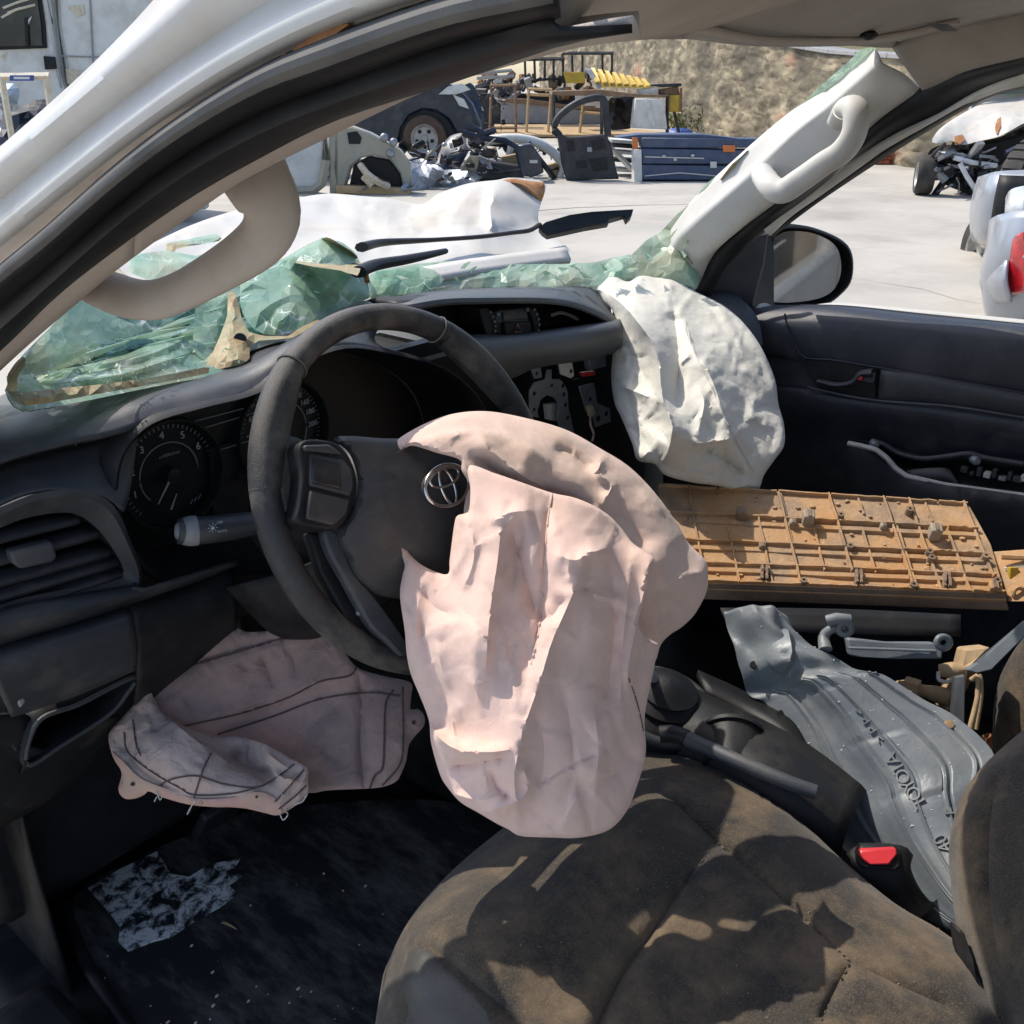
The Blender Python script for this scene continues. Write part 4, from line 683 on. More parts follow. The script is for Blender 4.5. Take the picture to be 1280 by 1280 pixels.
r1 = nt.nodes.new('ShaderNodeValToRGB'); r1.color_ramp.elements[0].position = .46; r1.color_ramp.elements[0].color = (.009, .010, .011, 1); r1.color_ramp.elements[1].position = .72; r1.color_ramp.elements[1].color = (.15, .14, .125, 1)
nt.links.new(n1.outputs['Fac'], r1.inputs[0]); nt.links.new(r1.outputs[0], b.inputs['Base Color']); b.inputs['Roughness'].default_value = .75
zf = lambda x, y, z: on(2, z, x, y)
mo_ = [(86, 1125), (150, 1080), (240, 1040), (330, 1010), (560, 1000), (640, 1060), (560, 1300), (440, 1420), (260, 1400), (165, 1300), (112, 1200)]
MAT_ = obj('floor_mat', MB().prism([zf(x, y, .372) for x, y in cr(mo_, 50, True)], (0, 0, -.012)), fm, PK, bevel=.004)
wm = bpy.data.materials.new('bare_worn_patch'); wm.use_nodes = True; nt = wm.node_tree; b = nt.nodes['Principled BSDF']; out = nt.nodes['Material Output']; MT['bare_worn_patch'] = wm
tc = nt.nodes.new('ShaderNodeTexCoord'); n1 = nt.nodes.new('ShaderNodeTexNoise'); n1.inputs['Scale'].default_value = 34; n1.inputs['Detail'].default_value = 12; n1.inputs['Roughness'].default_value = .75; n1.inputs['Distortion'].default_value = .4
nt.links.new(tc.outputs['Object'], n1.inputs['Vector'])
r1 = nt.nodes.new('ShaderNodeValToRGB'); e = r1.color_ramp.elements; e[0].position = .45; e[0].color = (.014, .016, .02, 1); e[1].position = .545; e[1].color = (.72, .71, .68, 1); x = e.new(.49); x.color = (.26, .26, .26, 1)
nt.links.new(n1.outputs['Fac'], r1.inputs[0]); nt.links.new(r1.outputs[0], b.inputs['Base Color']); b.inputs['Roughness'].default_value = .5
wpx = [(110, 1110), (150, 1086), (196, 1064), (206, 1080), (213, 1092), (236, 1096), (262, 1080), (300, 1073), (292, 1084), (304, 1092), (286, 1106), (296, 1116), (276, 1132), (240, 1152), (214, 1170), (190, 1176), (160, 1188), (148, 1176), (150, 1158), (138, 1142), (122, 1124)]
obj('worn_patch', MB().prism([zf(x, y, .376) for x, y in wpx], (0, 0, -.003)), wm, MAT_, smooth=False)
rng = random.Random(5)
gr = MB()
for i in range(45):
    x, y = rng.uniform(130, 520), rng.uniform(1080, 1290); p = zf(x, y, .3735); s = rng.uniform(.0006, .0022)
    gr.ball(p, (s*rng.uniform(.7, 2), s, s*.7), 6)
o = obj('grit', gr, M['pinkdirty'], MAT_); o['kind'] = 'stuff'
obj('dry_leaf', MB().sheet([[zf(276, 1154, .376), zf(285, 1157, .378), zf(296, 1162, .376)], [zf(280, 1151, .377), zf(288, 1155, .379), zf(296, 1161, .377)]], 6, 1), M['brown'], MAT_, solid=.001)
mat_edge = [zf(x, y, .376) for x, y in cr([(78, 1130), (100, 1190), (130, 1240), (170, 1300), (230, 1400)], 20)]
obj('mat_edge', MB().tube(mat_edge, .008, 8), M['black'], MAT_)
# pedals in the dark
for x in (-.46, -.33): 
    pe = obj('pedal', MB().box((x, .33, .50), (.035, 0, 0), (0, .006, .004), (0, -.02, .03)), M['rubber'], PK, bevel=.004)
    obj('pedal_arm', MB().tube([(x, .34, .52), (x, .42, .66), (x, .44, .80)], .008, 8), M['black'], pe)
# centre tunnel with gear boot, cup holder, handbrake
obj('tunnel', MB().sheet([[np.array((x, y, .34)) for y in (-1.0, -.2, .5)] for x in (-.12,)]+[[np.array((x, y, .56+.03*(y > .1))) for y in (-1.0, -.2, .5)] for x in (-.10, .10)]+[[np.array((x, y, .34)) for y in (-1.0, -.2, .5)] for x in (.12,)], 16, 3), M['black'], PK, solid=.005)
con = obj('console', MB().sheet([LD([(770, 860, 1.24), (830, 850, 1.26), (900, 880, 1.20), (1000, 930, 1.15), (1080, 990, 1.12)]), LD([(780, 900, 1.20), (840, 905, 1.18), (900, 930, 1.13), (980, 975, 1.08), (1060, 1030, 1.06)]), LD([(790, 960, 1.19), (850, 950, 1.17), (900, 985, 1.13), (970, 1020, 1.08), (1050, 1070, 1.07)])], 20, 3), M['black'], PK, solid=.006)
obj('console_side', MB().sheet([LD([(870, 845, 1.28), (930, 872, 1.25), (985, 905, 1.20), (1010, 960, 1.15)]), LD([(880, 870, 1.24), (935, 900, 1.21), (985, 935, 1.16), (1005, 985, 1.12)])], 16, 2), M['black'], PK, solid=.01)
dm = mat('dusty_console', (.05, .045, .04), .7, (.16, .125, .09), 22, .4, .65, bump=.4, bscale=300)
obj('console_end', MB().sheet([LD([(938, 895, 1.21), (960, 900, 1.20), (986, 920, 1.17)]), LD([(945, 925, 1.18), (966, 945, 1.16), (990, 962, 1.14)]), LD([(960, 958, 1.15), (975, 970, 1.14), (992, 975, 1.13)])], 10, 3), dm, con, solid=.004)
obj('cup_holder', MB().lathe(P(915, 920, 1.165), P(915, 900, 1.165)-P(915, 940, 1.13), [(.034, -.05), (.036, .0), (.040, .002), (.040, -.003)], 28), M['black'], con)
gb = P(828, 880, 1.21)
boot = obj('gear_boot', MB().lathe(gb, (0, -.25, 1), [(.066, -.02), (.069, -.008), (.060, .002), (.054, .006), (.044, .010), (.048, .016), (.036, .022), (.038, .027), (.022, .034), (.012, .04), (.001, .041)], 28), M['rubber'], PK)
obj('boot_ring', MB().tube([gb+np.array((.064*math.cos(a), .064*math.sin(a)*.97, -.002+.016*math.sin(a))) for a in np.linspace(0, 2*math.pi, 40)], .006, 8), M['dash'], boot)
obj('gear_lever', MB().tube([gb+np.array((0, 0, .02)), P(792, 815, 1.17), P(770, 745, 1.12)], .006, 8), M['steel'], boot)
hb = cr(LD([(825, 918, 1.145), (845, 918, 1.14), (880, 933, 1.12), (930, 955, 1.085), (985, 978, 1.06), (1020, 990, 1.05)]), 30)
hbk = obj('handbrake', MB().tube(hb, [.008, .0095, .009, .0085, .0085, .008], 12, 1, UP), M['dashlight'], PK)
obj('handbrake_sleeve', MB().tube(hb[:6], .0104, 12, 1, UP), M['black'], hbk)
# driver seat
ZS = .72
so2 = [(470, 1330), (476, 1235), (488, 1196), (515, 1145), (560, 1093), (620, 1042), (690, 990), (750, 948), (808, 924), (850, 929), (905, 952), (962, 992), (1012, 1036), (1062, 1083), (1120, 1130), (1176, 1163), (1215, 1195), (1240, 1240), (1280, 1330), (1180, 1420), (800, 1440), (520, 1420)]
zd = lambda x, y, z: depth(on(2, z, x, y))
sctl = [(x, y, zd(x, y, z)) for x, y, z in [(476, 1235, .665), (500, 1180, .69), (560, 1093, .685), (620, 1042, .68), (690, 990, .675), (808, 924, .67), (905, 952, .695), (962, 992, .705), (1062, 1083, .705), (1176, 1163, .70), (1240, 1240, .70), (600, 1130, .725), (700, 1050, .722), (800, 985, .715), (890, 1050, .712), (960, 1100, .715), (760, 1150, .722), (700, 1230, .72), (850, 1200, .712), (1000, 1200, .712), (1100, 1220, .718), (560, 1220, .715), (1000, 1350, .71), (700, 1400, .72), (520, 1420, .68), (1180, 1420, .70), (470, 1330, .65)]]
sm = [([(798, 960), (830, 990), (893, 1050), (985, 1130), (1063, 1202)], -.011, 7, 7), ([(893, 1052), (827, 1149), (781, 1215), (745, 1285), (700, 1370)], -.013, 8, 8), ([(1063, 1202), (1042, 1240), (1022, 1285)], -.011, 7, 7), ([(1063, 1202), (1120, 1230), (1200, 1265)], -.008, 9, 9), ([(498, 1184), (520, 1180), (545, 1188), (597, 1234), (650, 1282), (720, 1350)], -.008, 5, 6), ([(840, 990), (900, 1000), (960, 1050), (1050, 1130)], .006, 40, 40), ([(620, 1085), (560, 1150), (530, 1180)], .006, 30, 40)]
seatm = relief(so2, sctl, sm, 8, (34, .045), .13, .0016, .012)
SEAT = obj('driver_seat', seatm, M['seat'], PK)
tag(SEAT, label='muddy dark fabric driver seat cushion')
lo = [(472, 1330), (476, 1238), (486, 1202), (498, 1186), (520, 1181), (545, 1189), (597, 1235), (650, 1283), (720, 1352), (700, 1430), (520, 1420)]
lctl = [(x, y, seatm.depthfn(x, y)-.004) for x, y in lo]+[(540, 1240, seatm.depthfn(540, 1240)-.007), (570, 1290, seatm.depthfn(570, 1290)-.007), (510, 1220, seatm.depthfn(510, 1220)-.006), (520, 1300, seatm.depthfn(520, 1300)-.006)]
bol = obj('side_bolster', relief(lo, lctl, [([(505, 1195), (497, 1235), (520, 1280), (540, 1330)], -.003, 3, 3)], 7, (12, .010), .03, .0012, .015), M['leather'], SEAT)
for ln in ([(893, 1050), (985, 1130), (1063, 1202)], [(893, 1054), (827, 1149), (781, 1215), (747, 1280)], [(1063, 1202), (1024, 1280)]):
    obj('stitching', seamline(ln, seatm.depthfn, .0002, .0008, 60), mat('seat_thread', (.13, .10, .07), .9), SEAT)
bo = [(1330, 880), (1280, 912), (1231, 955), (1206, 988), (1193, 1020), (1186, 1060), (1188, 1100), (1194, 1150), (1204, 1188), (1222, 1242), (1236, 1330), (1400, 1420), (1500, 1200), (1460, 950)]
bctl = [(1330, 880, .95), (1280, 912, .95), (1231, 955, .94), (1193, 1020, .92), (1186, 1060, .905), (1194, 1150, .885), (1222, 1242, .86), (1236, 1330, .83), (1270, 1080, .84), (1300, 1000, .86), (1290, 1200, .80), (1400, 1100, .72), (1400, 1420, .66), (1500, 1200, .62), (1330, 1300, .74)]
bkm = relief(bo, bctl, [([(1262, 930), (1240, 1010), (1236, 1100), (1250, 1220), (1270, 1330)], -.006, 6, 6), ([(1260, 1280), (1252, 1180), (1275, 1080)], .006, 30, 40)], 9, (26, .04), .14, .002, .012)
BK = obj('seat_back', bkm, M['seat'], SEAT)
obj('recliner_cover', MB().prism([P(*p) for p in ((1197, 1160, .875), (1206, 1165, .872), (1218, 1200, .862), (1225, 1238, .852), (1212, 1222, .866), (1202, 1190, .874))], FW*.02), M['black'], SEAT, bevel=.003)
po2 = [(1320, 760), (1280, 797), (1262, 822), (1250, 846), (1244, 872), (1241, 900), (1246, 945), (1300, 960), (1400, 930), (1420, 800)]
obj('passenger_seat', relief(po2, [(1280, 797, 1.22), (1244, 872, 1.22), (1246, 945, 1.22), (1300, 870, 1.17), (1400, 860, 1.1), (1420, 800, 1.1), (1320, 760, 1.2)], (), 10, (14, .02), .1), M['seat'], PK)
# buckle
bk_ = thing('x', (0, 0, 0), '', '') if 0 else None
bb = MB().sheet([LD([(1071, 1070, 1.035), (1076, 1060, 1.037), (1122, 1060, 1.03), (1128, 1068, 1.028)]), LD([(1072, 1084, 1.028), (1076, 1086, 1.026), (1120, 1090, 1.018), (1127, 1086, 1.02)]), LD([(1082, 1110, 1.03), (1090, 1118, 1.028), (1130, 1122, 1.015), (1138, 1110, 1.02)]), LD([(1110, 1140, 1.03), (1125, 1148, 1.02), (1150, 1150, 1.01), (1156, 1135, 1.02)])], 14, 4)
BU = obj('belt_buckle', bb, M['black'], PK, solid=.012)
obj('buckle_rim', MB().prism([P(x, y, d) for x, y, d in ((1071, 1066, 1.0200), (1077, 1057, 1.0220), (1120, 1058, 1.0160), (1127, 1066, 1.0130), (1126, 1084, 1.0040), (1120, 1089, 1.0020), (1078, 1086, 1.0090), (1072, 1080, 1.0130))], FW*.012), M['black'], BU, bevel=.003)
obj('release_button', MB().prism([P(x, y, d) for x, y, d in ((1074, 1062, 1.0175), (1121, 1060, 1.0125), (1123, 1068, 1.0075), (1112, 1082, 1.0025), (1088, 1082, 1.0045), (1075, 1072, 1.0125))], FW*.008), M['red'], BU, bevel=.0025)
# ================================================================ airbags
DA = thing('driver_airbag', WC+WN*.05, 'deflated pale pink airbag draped from the steering wheel hub over the seat edge', 'airbag')
fo = [(495, 552), (524, 533), (563, 518), (607, 514), (655, 522), (707, 537), (751, 561), (786, 583), (817, 614), (843, 649), (861, 679), (882, 701), (885, 720), (883, 740), (869, 767), (852, 784), (838, 793), (826, 806), (818, 828), (800, 830), (780, 780), (760, 740), (700, 690), (640, 650), (600, 618), (578, 590), (575, 575), (546, 566), (515, 557), (502, 563)]
fctl = [(495, 552, .925), (563, 518, .965), (607, 514, .985), (655, 522, 1.0), (751, 561, 1.02), (817, 614, 1.03), (861, 679, 1.03), (885, 720, 1.02), (852, 784, .985), (822, 815, .972), (575, 575, .905), (546, 566, .912), (640, 650, .925), (700, 690, .93), (760, 740, .945), (600, 550, .93), (660, 565, .935), (720, 600, .94), (780, 650, .95), (830, 700, .955), (640, 590, .915)]
fr = [([(515, 553), (560, 545), (600, 540), (650, 555), (690, 580)], .018, 14, 22), ([(600, 538), (612, 560), (650, 592), (688, 614)], .014, 8, 16), ([(690, 530), (720, 560), (748, 588), (755, 606)], .010, 10, 10), ([(756, 566), (748, 592), (765, 605), (752, 632)], .014, 5, 7), ([(690, 560), (715, 568), (740, 590)], -.012, 8, 8), ([(800, 610), (830, 660), (850, 690)], .010, 16, 14), ([(822, 735), (852, 722), (884, 712)], .012, 10, 20), ([(870, 765), (850, 750), (826, 742)], -.008, 8, 12), ([(758, 632), (790, 655), (812, 690)], -.014, 14, 18), ([(585, 565), (640, 600), (690, 616), (742, 636)], -.022, 10, 12)]
fm_ = relief(fo, fctl, fr+creases(fo, 34, 35, 35, (18, 60), (.001, .0032), seed=1), 4.5, (6, .006), .006, .0008, .02, seed=1)
obj('airbag_fold', fm_, M['pinkfold'], DA)
ao = [(586, 582), (620, 592), (655, 604), (690, 616), (718, 622), (742, 632), (762, 645), (778, 662), (790, 678), (804, 688), (818, 699), (812, 715), (806, 745), (798, 780), (808, 796), (824, 806), (821, 816), (817, 838), (806, 894), (807, 942), (795, 986), (782, 1016), (760, 1038), (725, 1047), (690, 1047), (651, 1045), (636, 1037), (620, 1029), (598, 1016), (576, 1003), (560, 985), (550, 968), (539, 929), (536, 900), (524, 868), (513, 841), (508, 815), (506, 789), (500, 745), (503, 720), (506, 706), (500, 688), (497, 672), (507, 685), (514, 695), (532, 709), (559, 718), (562, 700), (565, 676), (568, 655), (571, 645), (580, 642), (586, 638), (588, 612)]
actl = [(586, 582, .895), (690, 616, .90), (742, 632, .91), (778, 662, .925), (818, 699, .895), (806, 745, .90), (824, 806, .92), (806, 894, .89), (807, 942, .875), (782, 1016, .858), (725, 1047, .838), (651, 1045, .838), (576, 1003, .84), (539, 929, .865), (513, 841, .865), (506, 789, .865), (500, 745, .875), (497, 672, .90), (559, 718, .885), (568, 655, .89), (588, 612, .885), (640, 640, .865), (690, 660, .865), (740, 680, .872), (620, 720, .85), (680, 740, .857), (600, 800, .835), (660, 820, .845), (740, 780, .850), (730, 860, .840), (600, 880, .832), (580, 940, .834), (640, 990, .826), (740, 960, .826), (700, 1010, .822)]
ar_ = [([(628, 640), (622, 700), (612, 770), (606, 850)], .010, 7, 20), ([(655, 640), (650, 680), (640, 740)], -.008, 6, 12), ([(720, 700), (742, 690), (762, 684)], .010, 7, 9), ([(764, 700), (768, 760), (764, 830), (752, 900)], -.009, 12, 9), ([(788, 720), (780, 790), (776, 860), (778, 920)], .009, 8, 12), ([(700, 840), (712, 900), (716, 960), (704, 1030)], -.007, 10, 18), ([(742, 880), (748, 940), (742, 1000)], .007, 10, 10), ([(545, 800), (556, 850), (578, 905)], .008, 8, 12), ([(520, 730), (545, 760), (575, 770)], -.006, 8, 8), ([(590, 660), (592, 700), (578, 740)], .009, 6, 10), ([(612, 960), (622, 985), (640, 1000)], -.012, 8, 8), ([(560, 990), (600, 1000), (636, 990)], .008, 8, 10), ([(664, 880), (680, 930), (676, 990)], -.006, 10, 14), ([(690, 616), (683, 655), (681, 690), (678, 740), (672, 790), (662, 830)], -.010, 9, 8), ([(760, 684), (742, 700), (722, 730), (704, 770), (690, 802), (672, 860), (655, 910), (648, 940), (643, 975), (648, 1030)], .026, 11, 60), ([(537, 905), (552, 925), (575, 938), (611, 940), (638, 937)], .030, 8, 20), ([(560, 958), (590, 955), (615, 950), (638, 946)], -.020, 10, 12), ([(818, 699), (806, 735), (795, 784), (786, 830), (784, 870)], .020, 22, 8), ([(610, 655), (640, 640), (668, 640)], .012, 14, 10), ([(640, 660), (650, 700), (664, 750), (668, 775)], -.014, 14, 10), ([(612, 690), (600, 760), (592, 830), (600, 890)], .010, 24, 24), ([(520, 760), (540, 830), (570, 890)], -.008, 16, 16), ([(800, 930), (770, 965), (735, 985), (715, 992)], -.012, 14, 16), ([(600, 1015), (640, 1005), (660, 985), (650, 950)], .014, 12, 12), ([(740, 690), (735, 720), (728, 745)], -.014, 12, 18), ([(690, 690), (720, 700), (748, 684)], .008, 10, 14), ([(560, 722), (580, 690), (588, 640)], .010, 8, 12), ([(668, 770), (690, 770), (705, 745)], -.010, 10, 10), ([(530, 720), (522, 760), (520, 800)], .006, 8, 12), ([(700, 1040), (720, 1000), (760, 960)], .006, 14, 14)]
am = relief(ao, actl, ar_+creases(ao, 60, 85, 28, (30, 110), (.001, .0034), (3, 8), seed=2)+creases(ao, 26, 10, 30, (15, 50), (.0008, .0022), seed=3), 4.2, (6, .006), .006, .0008, .02, seed=2)
AB = obj('airbag_bag', am, M['pink'], DA)
obj('seam', seamline([(690, 617), (684, 655), (682, 690), (678, 740), (673, 790), (664, 830)], am.depthfn, .0010, .0009, 60), M['pinkdirty'], AB)
for ln in ([(786, 848), (797, 880), (806, 920)],):
    obj('stitching', seamline(ln, am.depthfn, .0004, .0006, 40), M['thread'], AB)
obj('airbag_light_blocker', relief([(592, 606), (690, 632), (770, 672), (806, 706), (800, 790), (790, 880), (700, 900), (600, 860), (545, 790), (575, 700)], [(592, 606, .925), (690, 632, .955), (806, 706, .975), (790, 880, .955), (600, 860, .90), (545, 790, .90), (680, 760, .93)], (), 10, (6, .006), .006), M['pinkfold'], DA)  # hidden sheet added to stop sun passing between hub and bag
obj('loose_thread', MB().tube(cr(LD([(507, 560, .92), (498, 565, .915), (490, 570, .92), (485, 577, .925)]), 16), .0008, 5), M['thread'], DA)
# passenger airbag
PA = thing('passenger_airbag', P(860, 480, 1.68), 'deflated crumpled white airbag hanging out of the dashboard in front of the passenger seat', 'airbag')
wo = [(716, 355), (748, 355), (758, 346), (770, 340), (781, 337), (776, 348), (786, 352), (797, 346), (814, 342), (844, 348), (861, 360), (879, 369), (903, 381), (921, 395), (938, 414), (952, 435), (964, 461), (970, 480), (973, 505), (980, 531), (980, 557), (968, 575), (955, 594), (947, 613), (926, 614), (895, 607), (865, 603), (832, 594), (818, 580), (797, 575), (790, 554), (776, 521), (768, 503), (764, 470), (767, 432), (769, 395), (756, 378), (748, 366), (733, 361)]
wctl = [(716, 355, 1.74), (748, 358, 1.72), (781, 337, 1.76), (814, 342, 1.77), (844, 348, 1.77), (879, 369, 1.76), (921, 395, 1.72), (952, 435, 1.665), (973, 505, 1.61), (980, 557, 1.54), (947, 613, 1.50), (895, 607, 1.46), (832, 594, 1.45), (797, 575, 1.465), (776, 521, 1.53), (764, 470, 1.59), (769, 395, 1.66), (800, 400, 1.60), (840, 420, 1.58), (900, 440, 1.60), (850, 500, 1.50), (900, 520, 1.495), (940, 540, 1.53), (810, 500, 1.52), (870, 570, 1.445), (820, 550, 1.46), (925, 575, 1.48)]
wr_ = [([(752, 362), (775, 378), (795, 400), (815, 428), (824, 455), (826, 480), (830, 504), (840, 530), (836, 560), (826, 580)], .085, 24, 11), ([(838, 375), (846, 420), (848, 470), (846, 520)], -.034, 10, 22), ([(848, 380), (856, 410), (868, 440), (888, 470), (905, 505), (925, 545), (942, 565)], .030, 14, 16), ([(876, 445), (892, 480), (905, 520), (918, 560), (934, 594)], .014, 5, 8), ([(770, 480), (800, 492), (828, 504)], .026, 10, 14), ([(800, 575), (815, 560), (830, 545)], .020, 10, 14), ([(862, 555), (890, 552), (915, 548)], .022, 8, 8), ([(875, 560), (900, 570), (935, 595)], -.022, 10, 8), ([(890, 560), (898, 575), (906, 582)], .014, 6, 8), ([(905, 385), (925, 420), (945, 450), (962, 485)], -.014, 8, 8), ([(890, 372), (910, 400), (926, 430), (932, 425)], .016, 7, 10), ([(925, 455), (945, 475), (965, 500)], .016, 8, 8), ([(840, 350), (835, 375), (842, 395)], .014, 6, 8), ([(868, 365), (852, 385), (845, 400)], .014, 8, 10), ([(786, 352), (810, 356), (836, 372)], .010, 8, 8), ([(780, 530), (800, 545), (815, 565)], -.010, 10, 10), ([(945, 490), (940, 520), (955, 520), (960, 540)], .012, 8, 10), ([(868, 480), (880, 500), (875, 530), (868, 556)], .016, 8, 10), ([(895, 430), (880, 455), (900, 470)], .012, 8, 8), ([(912, 500), (930, 505), (925, 530)], -.010, 8, 8), ([(880, 410), (905, 425), (915, 450)], .010, 8, 10)]
wm_ = relief(wo, wctl, wr_+creases(wo, 110, 62, 40, (12, 50), (.0015, .0055), (2, 4.5), seed=5), 3.2, (6, .008), .012, .0016, .06, seed=5)
PB = obj('airbag_bag', wm_, M['airwhite'], PA)
obj('seam', seamline([(856, 400), (868, 440), (888, 480), (906, 522), (925, 560), (942, 590)], wm_.depthfn, .0006, .0014, 60), M['grey'], PB)
# knee airbag: back panel and folded front flap
KA = thing('knee_airbag', P(330, 960, 1.1), 'dirty grey pink knee airbag with stitched seams sagging under the steering column', 'airbag')
ko = [(174, 872), (222, 833), (250, 814), (276, 797), (286, 786), (296, 785), (312, 790), (351, 787), (395, 780), (420, 800), (445, 833), (480, 845), (513, 853), (514, 870), (513, 887), (522, 886), (530, 894), (530, 907), (519, 920), (511, 932), (508, 950), (502, 966), (495, 977), (477, 984), (452, 986), (409, 988), (388, 991), (340, 985), (260, 960), (200, 930)]
kc = [(174, 872, 1.10), (286, 786, 1.13), (395, 780, 1.13), (513, 853, 1.10), (530, 900, 1.08), (495, 977, 1.05), (409, 988, 1.05), (340, 985, 1.08), (230, 940, 1.09), (300, 850, 1.12), (400, 850, 1.11), (350, 920, 1.13), (440, 920, 1.075), (470, 900, 1.07)]
kr = [([(208, 848), (260, 822), (320, 805), (390, 786)], -.006, 5, 6), ([(300, 825), (312, 842)], -.008, 5, 7), ([(325, 818), (335, 838), (342, 862)], -.010, 5, 6), ([(362, 806), (368, 830), (372, 848)], -.008, 4, 6), ([(448, 838), (452, 880), (450, 930), (455, 985)], -.012, 8, 6), ([(240, 900), (320, 880), (400, 850), (440, 838)], .008, 14, 10), ([(270, 918), (340, 890), (420, 868), (480, 870)], -.006, 14, 20), ([(380, 960), (400, 920), (430, 900)], .006, 24, 24)]
km_ = relief(ko, kc, kr+creases(ko, 30, 75, 45, (15, 60), (.0012, .004), (3, 7), seed=7), 5, (5, .003), .006, .001, .014, seed=7)
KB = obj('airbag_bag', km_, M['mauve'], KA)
tag(KB, label='grey pink back panel')
for ln in ([(228, 908), (300, 892), (360, 872), (400, 852), (436, 845), (446, 834)], [(272, 918), (340, 896), (400, 874), (460, 866), (500, 870)], [(200, 846), (260, 826), (330, 805), (396, 785)], [(492, 862), (482, 880), (480, 930), (478, 960), (468, 970), (462, 985)], [(503, 858), (504, 920), (500, 955), (478, 982)]):
    obj('seam', seamline(ln, km_.depthfn, .001, .0011, 60), M['thread'], KB)
kf = [(136, 918), (150, 900), (166, 882), (186, 860), (192, 872), (208, 894), (235, 918), (262, 938), (290, 956), (310, 968), (300, 962), (285, 942), (272, 920), (300, 920), (335, 932), (360, 946), (378, 956), (384, 960), (385, 976), (384, 995), (368, 1008), (348, 1019), (330, 1016), (301, 1009), (270, 1009), (244, 1006), (204, 996), (186, 988), (178, 994), (170, 998), (158, 998), (148, 988), (152, 966), (144, 952), (139, 940)]
kfo = [(136, 918), (150, 900), (166, 882), (186, 860), (192, 872), (208, 894), (240, 912), (272, 920), (300, 921), (335, 932), (360, 946), (380, 957), (385, 962), (385, 976), (384, 995), (368, 1008), (348, 1019), (330, 1016), (301, 1009), (270, 1009), (244, 1006), (204, 996), (186, 988), (178, 994), (170, 998), (158, 998), (148, 988), (152, 966), (144, 952), (139, 940)]
kfc = [(136, 918, 1.07), (186, 860, 1.085), (208, 894, 1.08), (272, 920, 1.09), (335, 932, 1.05), (384, 960, 1.02), (384, 995, 1.015), (348, 1019, 1.02), (270, 1009, 1.03), (186, 988, 1.045), (150, 985, 1.05), (200, 930, 1.045), (250, 960, 1.03), (300, 985, 1.025), (300, 945, 1.075)]
kfr = [([(208, 896), (240, 922), (280, 950), (315, 972), (345, 985)], .020, 5, 26), ([(285, 940), (310, 958), (330, 965), (345, 960)], -.030, 14, 12), ([(320, 945), (335, 955), (350, 970), (372, 976)], .012, 4, 6), ([(330, 938), (345, 950), (362, 962)], .010, 4, 5), ([(152, 925), (170, 955), (200, 978), (240, 994)], -.006, 5, 5), ([(370, 965), (358, 990), (345, 1012)], .008, 6, 5)]
kfm = relief(kfo, kfc, kfr+creases(kfo, 26, 30, 40, (10, 40), (.001, .003), (2, 6), seed=9), 4, (4, .003), .006, .001, .02, seed=9)
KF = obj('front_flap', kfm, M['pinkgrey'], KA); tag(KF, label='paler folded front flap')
for ln in ([(155, 915), (160, 940), (190, 965), (225, 985), (244, 994), (290, 992), (320, 985)], [(264, 941), (254, 962), (244, 992), (238, 1012), (234, 1018)], [(196, 984), (215, 974), (245, 970), (280, 980), (320, 984), (345, 972), (368, 955)], [(340, 1006), (360, 985), (380, 962)], [(345, 1014), (368, 996), (383, 982)], [(244, 1002), (280, 1006), (310, 1010)], [(166, 900), (170, 930), (176, 945)]):
    obj('seam', seamline(ln, kfm.depthfn, .0012, .0009, 60), M['thread'], KF)
hem = [(139, 940), (152, 950), (175, 972), (205, 985), (244, 998), (290, 997), (320, 990), (340, 995), (350, 1008), (348, 1019), (301, 1010), (244, 1007), (204, 997), (186, 989), (178, 995), (158, 999), (148, 988), (152, 966)]
hm = relief(hem, [(x, y, kfm.depthfn(x, y)-.004) for x, y in hem]+[(244, 1002, kfm.depthfn(244, 1001)-.006)], (), 5, (3, .002), .003, .001, .02, seed=3)
HM = obj('hem', hm, M['salmon'], KF)
obj('eyelet', MB().lathe(P(166, 980, hm.depthfn(166, 980)-.001), -FW, [(.0001, .001), (.0022, .001), (.0022, 0)], 10), M['rubber'], HM)
obj('eyelet', MB().lathe(P(517, 903, km_.depthfn(517, 903)-.001), -FW, [(.0001, .001), (.0022, .001), (.0022, 0)], 10), M['rubber'], KB)
obj('eyelet', MB().lathe(P(321, 996, kfm.depthfn(321, 996)-.006), -FW, [(.0001, .001), (.0015, .001), (.0015, 0)], 10), M['rubber'], KF)
for ln in ([(244, 1000), (238, 1010), (234, 1018)], [(196, 990), (200, 1000), (203, 994)], [(350, 1018), (354, 1025), (360, 1018), (356, 1014)], [(368, 1006), (378, 1002), (383, 994)], [(196, 996), (193, 1002)]):
    obj('loose_thread', MB().tube(cr([P(a, b, kfm.depthfn(a, b)-.004) for a, b in ln], 14), .0007, 5), M['grey'], KF)
